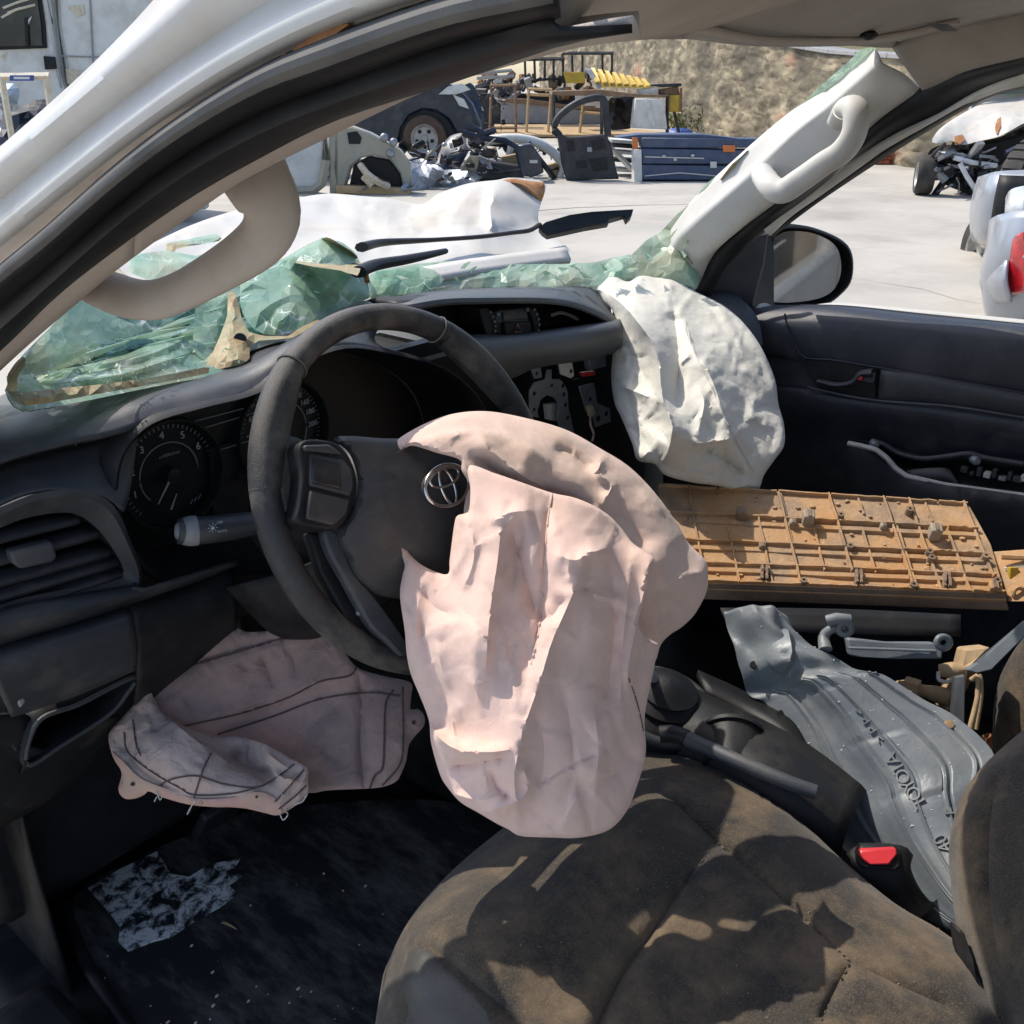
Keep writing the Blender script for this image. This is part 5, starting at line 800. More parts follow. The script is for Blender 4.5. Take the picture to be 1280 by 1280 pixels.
# ================================================================ smashed windscreen: crumpled panes of laminated glass
WS = thing('windscreen', P(300, 450, 1.1), 'shattered green laminated windscreen collapsed along the base of its opening', 'windscreen')
def gk(x): return 1+.10*min(1, max(0, (720-x)/260))
def shard(name, out, ctrl, m, step=13, amp=.010, seed=0, thick=.005, ridges=(), flat=True, parent=None):
    ctrl = [(x, y, d*gk(x)) for x, y, d in ctrl]
    o = obj(name, relief(out, ctrl, ridges, step, None, thick, amp, .03, smooth_outline=False, jitter=.45, seed=seed), m, parent or WS, smooth=not flat); return o
shard('pane', [(300, 353), (330, 336), (356, 322), (380, 308), (405, 296), (425, 306), (446, 319), (455, 345), (463, 371), (420, 388), (390, 402), (372, 412), (360, 418), (340, 419), (322, 416), (311, 405), (300, 386)], [(300, 353, 1.22), (356, 322, 1.28), (405, 296, 1.34), (446, 319, 1.36), (463, 371, 1.30), (375, 405, 1.16), (322, 416, 1.12), (300, 386, 1.15), (380, 350, 1.22)], M['glassg'], 13, .005, 1, ridges=creases([(300, 353), (405, 296), (463, 371), (322, 416)], 12, -25, 30, (30, 90), (.004, .012), (2, 8), seed=14))
shard('pane', [(352, 324), (380, 309), (404, 296), (428, 303), (448, 318), (440, 332), (400, 330)], [(352, 324, 1.265), (404, 296, 1.32), (448, 318, 1.33), (400, 330, 1.24)], M['glassc'], 9, .012, 11)
shard('pane', [(244, 385), (262, 376), (284, 366), (290, 390), (279, 416), (270, 436), (259, 452), (248, 446), (240, 435)], [(244, 385, 1.12), (284, 366, 1.17), (279, 416, 1.12), (259, 452, 1.05), (240, 435, 1.06)], M['glassg'], 8, .004, 2)
shard('pane', [(8, 470), (40, 468), (64, 469), (110, 455), (158, 443), (200, 425), (242, 408), (250, 425), (263, 443), (290, 447), (313, 450), (314, 460), (280, 468), (225, 477), (170, 488), (113, 500), (70, 508), (30, 515), (14, 505)], [(8, 470, .84), (64, 469, .90), (158, 443, 1.0), (242, 408, 1.12), (313, 450, 1.08), (225, 477, .98), (113, 500, .88), (20, 512, .80)], M['glassg'], 8, .004, 3, ridges=[([(60, 480), (150, 468), (240, 440)], .02, 12, 5), ([(100, 460), (180, 445), (240, 420)], .018, 10, 4)])
shard('pane', [(98, 373), (140, 394), (182, 412), (165, 420), (113, 430), (80, 448), (60, 462), (40, 450), (30, 446), (60, 412)], [(98, 373, .95), (182, 412, 1.02), (113, 430, .93), (60, 462, .87), (30, 446, .85)], M['glassc'], 8, .005, 4)
shard('pane', [(30, 447), (60, 430), (100, 425), (130, 430), (90, 450), (62, 463), (40, 470)], [(30, 447, .86), (130, 430, .97), (62, 463, .88)], M['glassc'], 9, .012, 14)
shard('pane', [(6, 488), (22, 450), (60, 412), (98, 376), (150, 378), (200, 372), (250, 362), (300, 345), (352, 326), (404, 304), (440, 318), (458, 345), (463, 372), (400, 402), (330, 425), (316, 452), (225, 478), (113, 502), (30, 516), (12, 506)], [(6, 488, .86), (98, 376, 1.06), (200, 375, 1.18), (300, 350, 1.27), (404, 304, 1.38), (463, 372, 1.36), (330, 425, 1.18), (225, 478, 1.06), (113, 502, .94), (30, 514, .86), (150, 440, 1.06)], M['glassd'], 12, .012, 31, ridges=creases([(6, 488), (98, 376), (404, 304), (463, 372), (225, 478), (30, 514)], 16, -14, 18, (60, 180), (.008, .022), (4, 12), seed=4))
shard('dark_pane', [(62, 470), (90, 450), (120, 435), (180, 418), (246, 394), (244, 410), (200, 428), (158, 445), (110, 458)], [(62, 470, .91), (120, 435, 1.0), (246, 394, 1.16), (244, 410, 1.14), (158, 445, 1.02)], M['glassd'], 12, .014, 5)
shard('pane', [(165, 318), (208, 313), (245, 320), (280, 310), (275, 332), (225, 345), (185, 350), (160, 340)], [(165, 318, 1.30), (245, 320, 1.38), (280, 310, 1.42), (225, 345, 1.28), (160, 340, 1.24)], M['glassc'], 9, .012, 6)
shard('pane', [(210, 304), (240, 298), (270, 292), (278, 297), (262, 304), (230, 306), (214, 310)], [(210, 304, 1.42), (270, 292, 1.48), (214, 310, 1.40)], M['glassc'], 6, .008, 16)
shard('pane', [(196, 352), (250, 345), (300, 335), (320, 345), (300, 372), (250, 378), (205, 385)], [(196, 352, 1.25), (320, 345, 1.32), (205, 385, 1.17), (300, 372, 1.22)], M['glassg'], 11, .01, 17)
shard('crushed_strip', [(452, 352), (470, 338), (520, 330), (560, 326), (600, 332), (660, 330), (700, 330), (745, 328), (765, 322), (790, 318), (808, 300), (826, 290), (845, 278), (858, 300), (868, 325), (874, 348), (872, 362), (845, 352), (810, 348), (770, 356), (700, 358), (600, 361), (540, 364), (480, 372), (462, 372)], [(452, 352, 1.42), (560, 326, 1.60), (700, 330, 1.72), (808, 300, 1.80), (845, 278, 1.82), (874, 350, 1.78), (770, 356, 1.72), (600, 361, 1.58), (480, 372, 1.40)], M['glassc'], 8, .014, 7)
shard('crushed_strip', [(470, 340), (520, 332), (545, 338), (556, 350), (540, 364), (480, 371), (462, 366)], [(470, 340, 1.42), (545, 338, 1.52), (540, 364, 1.48), (462, 366, 1.38)], M['glassg'], 9, .012, 8)
shard('pillar_shards', [(1074, 62), (1095, 58), (1072, 84), (1050, 106), (1030, 124), (1012, 132), (990, 146), (960, 172), (936, 196), (914, 212), (880, 244), (850, 274), (834, 296), (826, 290), (846, 268), (868, 250), (880, 232), (905, 212), (925, 194), (958, 165), (985, 140), (1004, 128), (1020, 112), (1046, 90), (1066, 72)], [(1085, 60, 1.47), (1030, 119, 1.57), (985, 144, 1.62), (914, 206, 1.69), (868, 250, 1.75), (834, 296, 1.83)], M['glassc'], 6, .012, 9)
rs = random.Random(77)
for i in range(26):
    x = rs.uniform(30, 260); y0 = 505-(x-20)*.20-rs.uniform(0, 62 if x > 90 else 34); l = rs.uniform(35, 120); w = rs.uniform(4, 13); sl = -.24+rs.uniform(-.12, .12)
    x1 = min(x+l, 330); d0 = .83+(x-10)/300*.27+rs.uniform(-.02, .03)+(505-(x-20)*.2-y0)*.0012; d1 = .83+(x1-10)/300*.27+rs.uniform(-.02, .03)+(505-(x-20)*.2-y0)*.0012
    pts = [(x, y0, d0), (x+l*.4, y0+sl*l*.4-w*.5, (d0+d1)/2), (x1, y0+sl*(x1-x)+rs.uniform(-3, 3), d1), (x1-l*.15, y0+sl*(x1-x)+w*.6, d1-.01), (x+l*.3, y0+sl*l*.3+w*.8, (d0+d1)/2-.01)]
    obj('sliver', MB().prism([P(a, b, c*gk(a)-.012) for a, b, c in pts], FW*.004+UP*.002), M[rs.choice(['glassg', 'glassg', 'glassc', 'glassd'])], WS, smooth=False)
for i in range(5):
    x = rs.uniform(310, 440); y0 = rs.uniform(318, 350)+(450-x)*.12; l = rs.uniform(12, 34); w = rs.uniform(3, 9); a = rs.uniform(-.9, .5); d0 = 1.17+(x-300)/160*.14-.02
    pts = [(x, y0), (x+l*.5*math.cos(a)-w*.3, y0+l*.5*math.sin(a)-w*.5), (x+l*math.cos(a), y0+l*math.sin(a)), (x+l*.4*math.cos(a), y0+l*.4*math.sin(a)+w)]
    obj('sliver', MB().prism([P(p[0], p[1], (d0+rs.uniform(-.02, .02))*gk(p[0])) for p in pts], FW*.004), M[rs.choice(['glassg', 'glassc'])], WS, smooth=False)
for i in range(26):
    x = rs.uniform(460, 866); top = np.interp(x, [460, 560, 700, 790, 845, 868], [342, 328, 330, 318, 284, 330]); y0 = top+rs.uniform(2, 18); l = rs.uniform(8, 20); w = rs.uniform(2, 7); a = rs.uniform(-1.2, .8); d0 = (1.40+(x-455)/415*.40-.03)
    pts = [(x, y0), (x+l*.5*math.cos(a)-w*.3, y0+l*.5*math.sin(a)-w*.5), (x+l*math.cos(a), y0+l*math.sin(a)), (x+l*.4*math.cos(a), y0+l*.4*math.sin(a)+w)]
    obj('sliver', MB().prism([P(p[0], p[1], (d0+rs.uniform(-.02, .02))*gk(p[0])) for p in pts], FW*.004), M['glassc'], WS, smooth=False)
shard('adhesive', [(285, 366), (293, 364), (298, 380), (302, 398), (311, 415), (330, 420), (360, 420), (378, 408), (400, 398), (402, 402), (385, 412), (366, 422), (350, 424), (322, 426), (312, 434), (312, 450), (300, 456), (280, 460), (262, 464), (245, 466), (255, 452), (266, 440), (275, 420), (284, 395)], [(285, 366, 1.165), (302, 398, 1.13), (400, 400, 1.16), (330, 422, 1.11), (312, 450, 1.06), (250, 464, 1.03), (270, 430, 1.08)], M['glasse'], 7, .008, 10)
obj('adhesive_hole', MB().lathe(P(300, 424, 1.085*1.1), -FW, [(.0001, .002), (.0075, .002), (.008, -.003)], 16), M['rubber'], WS)
shard('adhesive', [(9, 488), (30, 490), (70, 486), (130, 480), (190, 472), (240, 462), (262, 458), (262, 466), (225, 474), (170, 484), (113, 494), (60, 504), (30, 507), (14, 500)], [(9, 488, .80), (130, 480, .885), (262, 460, 1.02), (113, 494, .865), (14, 500, .795)], M['glasse'], 8, .008, 12)
shard('adhesive', [(10, 488), (8, 470), (20, 452), (30, 444), (34, 452), (22, 470), (22, 490)], [(10, 488, .80), (30, 446, .84), (20, 470, .81)], M['glasse'], 7, .006, 13)
shard('adhesive', [(208, 305), (226, 303), (278, 296), (276, 301), (230, 309), (218, 312), (216, 330), (209, 336)], [(208, 305, 1.41), (278, 297, 1.47), (209, 336, 1.33)], M['glasse'], 6, .006, 15)
shard('adhesive', [(352, 325), (400, 329), (430, 332), (446, 320), (452, 330), (448, 345), (425, 338), (390, 333)], [(352, 325, 1.25), (452, 330, 1.33), (400, 330, 1.235)], M['glasse'], 6, .006, 18)
shard('adhesive', [(402, 298), (410, 296), (440, 314), (448, 322), (440, 326), (420, 310), (410, 316)], [(402, 298, 1.31), (448, 322, 1.315)], M['glasse'], 6, .006, 19)
shard('adhesive', [(900, 225), (914, 206), (926, 196), (936, 186), (932, 198), (918, 212), (906, 226)], [(900, 225, 1.69), (936, 186, 1.65)], M['glasse'], 5, .006, 20)
shard('adhesive', [(846, 278), (858, 288), (868, 318), (866, 332), (856, 320), (850, 298)], [(846, 278, 1.80), (866, 332, 1.77)], M['glasse'], 6, .006, 21)
rng = random.Random(11)
sp = MB()
for i in range(70):
    t = rng.random()
    if t < .45: x, y, d = rng.uniform(455, 870), rng.uniform(335, 362), 0; d = 1.38+(x-455)/415*.42
    else: x, y = rng.uniform(20, 300), 0; y = 492-(x-20)*.15+rng.uniform(-22, 6); d = .80+(x-20)/280*.25
    p = P(x, y, (d-.012)*gk(x)); s = rng.uniform(.001, .003); a = np.array([rng.gauss(0, 1) for _ in range(3)]); a /= np.linalg.norm(a); b = np.cross(a, (0.3, .5, .8)); b /= np.linalg.norm(b); c = np.cross(a, b)
    sp.add([p+a*s*1.5, p-a*s*.6+b*s, p-a*s-b*s*.8, p+c*s*.5], [(0, 1, 2), (0, 1, 3), (1, 2, 3), (0, 2, 3)])
o = obj('glass_crumbs', sp, M['glassc'], WS, smooth=False); o['kind'] = 'stuff'
# wipers
WA = thing('wiper', P(560, 305, 1.8), 'black wiper lying across the crumpled white bonnet, its end pointing at the yard', 'wiper')
obj('wiper_arm', MB().tube(cr(LD([(452, 309, 1.62), (480, 303, 1.68), (540, 300, 1.76), (600, 296, 1.84), (640, 291, 1.9), (662, 288, 1.93), (674, 281, 1.95)]), 40), [.014, .010, .007, .007, .007, .008], 8, .6, UP), M['rubber'], WA)
obj('wiper_head', MB().prism(LD([(673, 284, 1.95), (682, 277, 1.96), (712, 268, 1.99), (740, 264, 2.02), (792, 261, 2.09), (789, 270, 2.08), (783, 276, 2.07), (780, 269, 2.07), (762, 274, 2.04), (760, 279, 2.04), (730, 284, 2.0), (684, 294, 1.95), (678, 290, 1.95)]), FW*.02+np.array((0, 0, -.004))), M['rubber'], WA, bevel=.002)
WB = thing('wiper', P(500, 330, 1.5), 'shorter wiper stub poking out of the broken glass behind the steering wheel rim', 'wiper')
obj('wiper_arm', MB().tube(cr(LD([(448, 340, 1.34), (470, 331, 1.40), (510, 324, 1.48), (556, 314, 1.58)]), 20), [.012, .012, .010, .007], 10, .7, UP), M['rubber'], WB)
obj('rusty_bolt', MB().tube(LD([(456, 338, 1.36), (459, 352, 1.35)]), .004, 8), M['rust'], WB)
# ================================================================ loose parts lying on the passenger side
BPc = [P(822, 606, 1.50), P(1209, 629, 1.44), P(846, 735, 1.36), P(1258, 750, 1.29)]
bpn = np.cross(BPc[1]-BPc[0], BPc[0]-BPc[2]); bpn /= np.linalg.norm(bpn)
if bpn @ (CAM-BPc[0]) < 0: bpn = -bpn
def BP(u, v, h=0): return (BPc[0]*(1-u)+BPc[1]*u)*(1-v)+(BPc[2]*(1-u)+BPc[3]*u)*v+bpn*h
M['clipgrey'] = mat('dusty_clip', (.34, .29, .23), .8, (.26, .22, .17), 40)
TP = thing('trim_panel', BP(.5, .5), 'mud-caked brown plastic panel with its ribbed back up, lying across the passenger side', 'trim panel')
out = [(0, 0), (.3, -.012), (.65, .004), (.995, 0), (1.004, .03), (1.012, .2), (1.022, .45), (1.012, .75), (1.0, 1.0), (.5, 1.0), (0, 1.0)]
obj('panel_face', MB().prism([BP(*p) for p in out], -bpn*.006), M['brown'], TP, bevel=.001)
obj('panel_lip', MB().prism([BP(-.0, .975, .008), BP(1.002, .975, .008), BP(1.004, 1.0, -.004), BP(1.012, 1.03, -.012), BP(.5, 1.03, -.012), BP(0, 1.03, -.012), BP(0, 1.0, -.004)], -bpn*.004), M['browndark'], TP, bevel=.001)  # lip's darker colour stands in for the shade it lies in
def rib(u0, v0, u1, v1, h=.010, w=.0016, m='brown'):
    a, b = BP(u0, v0), BP(u1, v1); n = 7; d = (b-a)/np.linalg.norm(b-a); s_ = np.cross(d, bpn); mb = MB(); rg = random.Random(int(u0*1000+v0*100+u1*7))
    pts = [a+(b-a)*t+s_*rg.uniform(-.0007, .0007) for t in np.linspace(0, 1, n)]; hs = [h*(.75 if abs(u1-u0) > abs(v1-v0)*.2 else .55)*rg.uniform(.8, 1.1) for _ in pts]
    rows = [[p-s_*w-bpn*.001, p-s_*w*.7+bpn*hh, p+s_*w*.7+bpn*hh, p+s_*w-bpn*.001] for p, hh in zip(pts, hs)]
    mb.grid(rows); mb.f += [(0, 1, 2, 3), tuple((n-1)*4+k for k in (3, 2, 1, 0))]
    return obj('rib', mb, M[m], TP, smooth=False)
for v0, h, w in ((.012, .008, .0016), (.30, .011, .0018), (.565, .011, .0018), (.77, .009, .0018), (.945, .012, .002)):
    for a, b in ((.0, .20), (.20, .395), (.395, .565), (.565, .74), (.74, .905), (.905, 1.0)): rib(a+.003, v0, b-.003, v0+(.004 if a > .5 else 0), h, w)
for v0 in (.37, .63, .835):
    for a, b in ((.08, .39), (.40, .73), (.74, .99)): rib(a, v0, b, v0, .006, .005)
for u, v0, v1, h in ((.10, .0, .94, .010), (.205, .33, .94, .011), (.31, .30, .94, .011), (.397, .02, .95, .013), (.405, .02, .6, .007), (.482, .34, .80, .010), (.562, .0, .80, .013), (.635, .38, .80, .010), (.735, .0, .95, .013), (.747, .3, .95, .010), (.815, .0, .95, .011), (.90, .33, .95, .011), (.985, .0, .80, .012), (.655, .02, .2, .006), (.865, .02, .24, .006)):
    rib(u, v0, u-.004 if u < .5 else u, v1, h)
def clip(u, v, a=.011, h=.020, m='clipgrey'):
    c = BP(u, v, h*.5); ud = BPc[1]-BPc[0]; ud /= np.linalg.norm(ud); vd = np.cross(bpn, ud)
    c_ = obj('clip', MB().box(c, ud*a*.5, vd*a*.55, bpn*h*.5), M[m], TP, bevel=.002)
    obj('clip_slot', MB().box(c+bpn*h*.5, ud*a*.16, vd*a*.4, bpn*.0012), M['browndark'], c_)
clip(.255, .30, .014, .018, 'browndark'); clip(.465, .33, .016, .024); clip(.852, .40, .016, .022); clip(.965, .93, .012, .016, 'brown'); clip(.30, .60, .010, .010, 'browndark'); clip(.415, .36, .010, .012); clip(.70, .35, .009, .012)
for u in (.272, .562, .825):
    for du in (0, .014): rib(u+du, .93, u+du+.012, .80, .022, .0022, 'browndark')
for u, v in ((.575, .58), (.815, .60), (.815, .66), (.40, .93), (.732, .93), (.985, .86), (.575, .26), (.98, .62), (.80, .16)):
    obj('boss', MB().lathe(BP(u, v), bpn, [(.006, -.001), (.005, .012), (.0022, .012), (.0022, .004)], 12), M['browndark'], TP)
rib(.84, .57, .885, .57, .012, .001)
rg = random.Random(21); cl_ = MB()
for i in range(90):
    p = BP(rg.uniform(.02, .98), rg.uniform(.04, .93), .001); s = rg.uniform(.001, .004); cl_.ball(p, (s*1.4, s*1.2, s*.6), 6)
o = obj('dried_mud', cl_, M['brown'], TP); o['kind'] = 'stuff'
MUD = thing('muddy_bracket', P(1275, 715, 1.35), 'small muddy fixing bracket poking out behind the right end of the brown ribbed panel', 'bracket')
obj('bracket_plate', MB().prism([P(*p) for p in ((1244, 690, 1.36), (1300, 686, 1.33), (1310, 752, 1.28), (1262, 752, 1.30))], FW*.008), M['brown'], MUD, bevel=.001)
for a, b, c, d in ((1252, 696, 1300, 698), (1256, 712, 1300, 706), (1262, 735, 1290, 722)):
    obj('bracket_rib', MB().tube([P(a, b, 1.335), P(c, d, 1.32)], .004, 6), M['cream' if a == 1256 else 'brown'], MUD)
obj('yellow_clip', MB().box(P(1266, 718, 1.325), RT*.006, UP*.010, FW*.004), mat('yellow_plastic', (.52, .34, .02), .5, (.4, .27, .05), 50), MUD, bevel=.001)
obj('bracket_ring', MB().tube([P(1274+7*math.cos(a), 742+7*math.sin(a), 1.30) for a in np.linspace(0, 6.28, 20)], .003, 6), M['brown'], MUD)
# wheel arch liner
LN = thing('wheel_arch_liner', P(1080, 950, 1.15), 'long curved grey plastic wheel arch liner with moulded lettering beside the driver seat', 'wheel arch liner')
le = [(905, 765, 1.27), (916, 807, 1.25), (926, 838, 1.235), (940, 868, 1.225), (956, 878, 1.22), (972, 900, 1.205), (986, 926, 1.19), (996, 965, 1.17), (1014, 1000, 1.15), (1034, 1038, 1.13), (1075, 1082, 1.10), (1125, 1130, 1.06), (1192, 1166, 1.00)]
ri = [(984, 770, 1.25), (1000, 796, 1.235), (1062, 830, 1.20), (1085, 842, 1.19), (1105, 850, 1.18), (1150, 878, 1.16), (1190, 900, 1.14), (1236, 944, 1.10), (1232, 985, 1.07), (1232, 1040, 1.045), (1244, 1090, 1.01), (1256, 1140, .97), (1268, 1200, .93)]
nv, nu = 130, 150
lc, rc_ = cr(le, nv), cr(ri, nv)
def lh(u, v):
    h = .030*math.sin(math.pi*min(1, max(0, u)))                       # crown of the arch
    for c, w, a in ((.17, .009, .0035), (.205, .009, -.003), (.34, .010, .0045), (.375, .009, -.003), (.47, .009, .004), (.66, .008, .003), (.69, .008, -.003), (.86, .010, .004), (.89, .008, -.003)):
        h += a*math.exp(-((u-c)/w)**2)*(1 if v > .22 else 0)
    h += .012/(1+math.exp(-(u-.30)*60))*(1 if v > .25 else max(0, (v-.15)*10))
    for c in (.27, .43, .58):
        h += -.0022*math.exp(-((v-c)/.006)**2)*(.3 < u < .5)
    if .50 < u < .635 and .44 < v < .60: h += .0025
    h += .0015*noise.noise(Vector((u*3, v*7, 1)))+.0004*noise.noise(Vector((u*12, v*30, 4)))
    if v < .25: h += .010*noise.noise(Vector((u*5, v*16, 2)))
    h -= .012*math.exp(-((v-.20)/.03)**2)
    return h
FN = -FW*.86+UP*.5
lrows = []
for j in range(nv):
    v = j/(nv-1); r = []
    for i in range(nu):
        u = i/(nu-1); q = lc[j]*(1-u)+rc_[j]*u; r.append(P(*q)+FN*lh(u, v))
    lrows.append(r)
LM = obj('liner_shell', MB().grid(lrows), M['liner'], LN, solid=.003, off=-1)
LP = np.array(lrows).reshape(-1, 3); LPX = np.array([pix(p) for p in LP])
def lpt(x, y, h=.0): i = np.argmin((LPX[:, 0]-x)**2+(LPX[:, 1]-y)**2); return LP[i]+FN*h
def near(x, y):
    w = np.exp(-((LPX[:, 0]-x)**2+(LPX[:, 1]-y)**2)/90); return (LP*w[:, None]).sum(0)/w.sum()
EMB = mat('moulded_letters', (.15, .165, .18), .5, (.19, .205, .22), 40, dust=(.24, .23, .21), damt=.4)
def along(s, x0, y0, x1, y1, size, ext=.0012):
    n = len(s)
    for k, ch in enumerate(s):
        t = (k+.5)/n; x, y = x0+(x1-x0)*t, y0+(y1-y0)*t
        a = near(x-(x1-x0)/n*.5, y-(y1-y0)/n*.5); b = near(x+(x1-x0)/n*.5, y+(y1-y0)/n*.5); dx, dy = x1-x0, y1-y0; L_ = math.hypot(dx, dy)
        c = near(x+dy/L_*9, y-dx/L_*9); m_ = near(x, y)
        text('letter', ch, m_+FN*.0016, b-a, c-m_, size, EMB, LN, ext)
along('TOYOTA', 1152, 1008, 1112, 944, .021)
along('>PP<', 1104, 930, 1070, 884, .015)
along('40', 1184, 1064, 1172, 1044, .020)
along('E', 1190, 1020, 1187, 1008, .018)
for x, y, r in ((942, 831, .005), (977, 895, .0055), (1185, 905, .005)):
    obj('fixing_hole', MB().lathe(lpt(x, y, .0022), FN, [(.0001, .0008), (r, .0008), (r*1.05, -.002)], 14), M['rubber' if x < 1100 else 'brown'], LN)
# raised pocket and eyelet arms at its upper end
obj('pocket', relief([(946, 812), (958, 795), (980, 775), (990, 790), (998, 812), (1000, 830), (992, 846), (980, 848), (964, 838), (952, 826)], [(946, 812, 1.235), (980, 775, 1.24), (1000, 830, 1.215), (980, 848, 1.205), (972, 815, 1.195), (985, 825, 1.19)], [([(985, 785), (990, 815), (984, 838)], .010, 6, 6), ([(968, 822), (976, 816), (988, 822)], -.006, 5, 5)], 5, (5, .012), .02), M['liner'], LN)
obj('eyelet_arm', MB().tube(cr(LD([(1032, 812, 1.21), (1030, 796, 1.22), (1040, 786, 1.215), (1056, 784, 1.21)]), 20), [.009, .007, .006, .006], 8), M['liner'], LN)
def eyelet(x, y, d, r=.008): obj('eyelet', MB().tube([P(x, y, d)+RT*r*math.cos(a)+UP*r*.9*math.sin(a) for a in np.linspace(0, 2*math.pi, 22)], .0042, 8), M['liner'], LN)
eyelet(1056, 786, 1.205); eyelet(1179, 803, 1.20)
obj('eyelet_cap', MB().tube(LD([(1034, 776, 1.21), (1046, 773, 1.205), (1062, 775, 1.205)]), .0075, 8), M['liner'], LN)
obj('cross_bar', MB().prism(LD([(1058, 797, 1.235), (1075, 799, 1.23), (1110, 803, 1.225), (1168, 803, 1.21), (1180, 812, 1.20), (1178, 824, 1.205), (1120, 824, 1.22), (1076, 822, 1.224), (1062, 820, 1.228)]), FW*.012), M['liner'], LN, bevel=.003)
obj('bar_rib', MB().prism(LD([(1062, 809, 1.217), (1172, 813, 1.198), (1172, 816, 1.198), (1062, 812, 1.217)]), FW*.01), M['liner'], LN, bevel=.001)
obj('upper_flange', MB().sheet([LD([(900, 762, 1.29), (940, 762, 1.29), (1000, 762, 1.28), (1080, 764, 1.27), (1200, 770, 1.25)]), LD([(912, 790, 1.265), (950, 790, 1.262), (1005, 792, 1.258), (1080, 794, 1.25), (1200, 796, 1.235)])], 20, 3), M['black'], LN, solid=.004)
# latch and rod parts at the right
M['tanmetal'] = mat('muddy_tan_metal', (.42, .30, .17), .75, (.30, .21, .12), 40, .4, .7, bump=.4, bscale=160, dust=(.20, .15, .10), dscale=30)
LA = thing('lock_mechanism', P(1200, 850, 1.22), 'tan dirty lock mechanism with a rod and grey steel bar on the passenger side', 'mechanism')
obj('steel_bar', MB().prism(LD([(1207, 838, 1.18), (1226, 828, 1.17), (1284, 776, 1.10), (1296, 782, 1.09), (1240, 838, 1.15), (1222, 842, 1.17)]), FW*.01), M['liner'], LA, bevel=.002)
obj('tan_block', MB().prism(LD([(1209, 812, 1.20), (1240, 809, 1.19), (1212, 836, 1.19), (1206, 870, 1.20), (1204, 892, 1.20), (1181, 888, 1.21), (1184, 866, 1.215), (1200, 848, 1.21)]), FW*.03), M['tanmetal'], LA, bevel=.003)
for a, r in (([(1122, 856, 1.235), (1140, 862, 1.23), (1156, 864, 1.225), (1186, 872, 1.215)], [.006, .011, .008, .011, .012]), ([(1174, 838, 1.22), (1190, 838, 1.215), (1206, 840, 1.21)], [.008, .011, .009])):
    obj('rod', MB().tube(cr(LD(a), 16), r, 10), M['tanmetal'], LA)
obj('rod_nut', MB().lathe(P(1139, 861, 1.228), P(1150, 864, 1.224)-P(1130, 858, 1.235), [(.002, -.009), (.014, -.009), (.014, .009), (.002, .009)], 6), M['tanmetal'], LA, smooth=False)
obj('rod_plate', MB().prism(LD([(1120, 852, 1.24), (1146, 848, 1.235), (1152, 858, 1.232), (1128, 866, 1.236)]), FW*.006), M['tanmetal'], LA, bevel=.002)
obj('black_leaf', MB().prism(LD([(1193, 846, 1.19), (1207, 843, 1.18), (1207, 906, 1.17), (1190, 898, 1.18)]), FW*.008), M['dashlight'], LA, bevel=.002)
for o_ in (0, 7): obj('hose', MB().tube(cr(LD([(1214+o_, 850, 1.19), (1222+o_*.4, 846, 1.185), (1222+o_*.5, 870, 1.18), (1212+o_, 912, 1.17)]), 20), .0035, 8), M['tanmetal'], LA)
obj('wire_loop', MB().tube(cr(LD([(1173, 840, 1.215), (1174, 850, 1.21), (1186, 852, 1.208), (1192, 844, 1.21)]), 20), .0025, 6), M['grey'], LA)
obj('red_tag', MB().prism(LD([(1228, 920, 1.2), (1240, 916, 1.19), (1242, 938, 1.18), (1232, 942, 1.19)]), FW*.006), M['rust'], LA, bevel=.002)
# ================================================================ the scrap yard outside
gmb = MB(); xs_ = np.concatenate([np.linspace(-60, 60, 81), [90, 160, 400, 900]]); ys_ = np.concatenate([[-900, -300, -100], np.linspace(-60, 60, 81), [90, 160, 400, 900]])
GR = obj('ground', gmb.grid([[(x, y, 0) for x in xs_] for y in ys_]), M['concrete'], smooth=True); GR['kind'] = 'structure'
cm = MB(); rng = random.Random(4)
for k in range(7):
    x, y = rng.uniform(2, 14), rng.uniform(-3, 10); a = rng.uniform(0, 6.28); pts = []
    for i in range(14): pts.append((x, y, .004)); a += rng.uniform(-.5, .5); x += .4*math.cos(a); y += .4*math.sin(a)
    w = .012; cm.grid([[(p[0]-w*rng.random(), p[1]-w, .004) for p in pts], [(p[0]+w*rng.random(), p[1]+w, .004) for p in pts]])
CK = obj('ground_crack', cm, mat('crack_dirt', (.17, .15, .125), .95, (.22, .2, .17), 5), GR); CK['kind'] = 'stuff'
Hv = _h
class Spot:
    """a place on the ground seen at photo pixel gx, gy; pt() gives points on the upright plane there, moved back by metres"""
    def __init__(s, gx, gy): s.base = on(2, 0, gx, gy); s.q = (s.base-CAM) @ Hv; s.s = depth(s.base)/FPX
    def pt(s, x, y, back=0):
        r = ray(x, y); return CAM + r*((s.q+back)/(r @ Hv))
    def poly(s, px, back=0): return [s.pt(*p, back) for p in px]
    def plate(s, name, px, m, parent=None, t=.05, back=0, bevel=.008, vec=None, **k): return obj(name, MB().prism(s.poly(px, back), Hv*t if vec is None else vec), m, parent, bevel=bevel, seg=1, **k)
    def bars(s, name, lines, r, m, parent=None, seg=6):
        out = []
        for l in lines: out.append(obj(name, MB().tube([s.pt(*(tuple(p)+(0,))[:3]) for p in l], r, seg), m, parent))
        return out
def yrelief(out, ctrl, *a, **k): return relief(out, [(x, y, q/float(ray(x, y) @ Hv)) for x, y, q in ctrl], *a, **k)
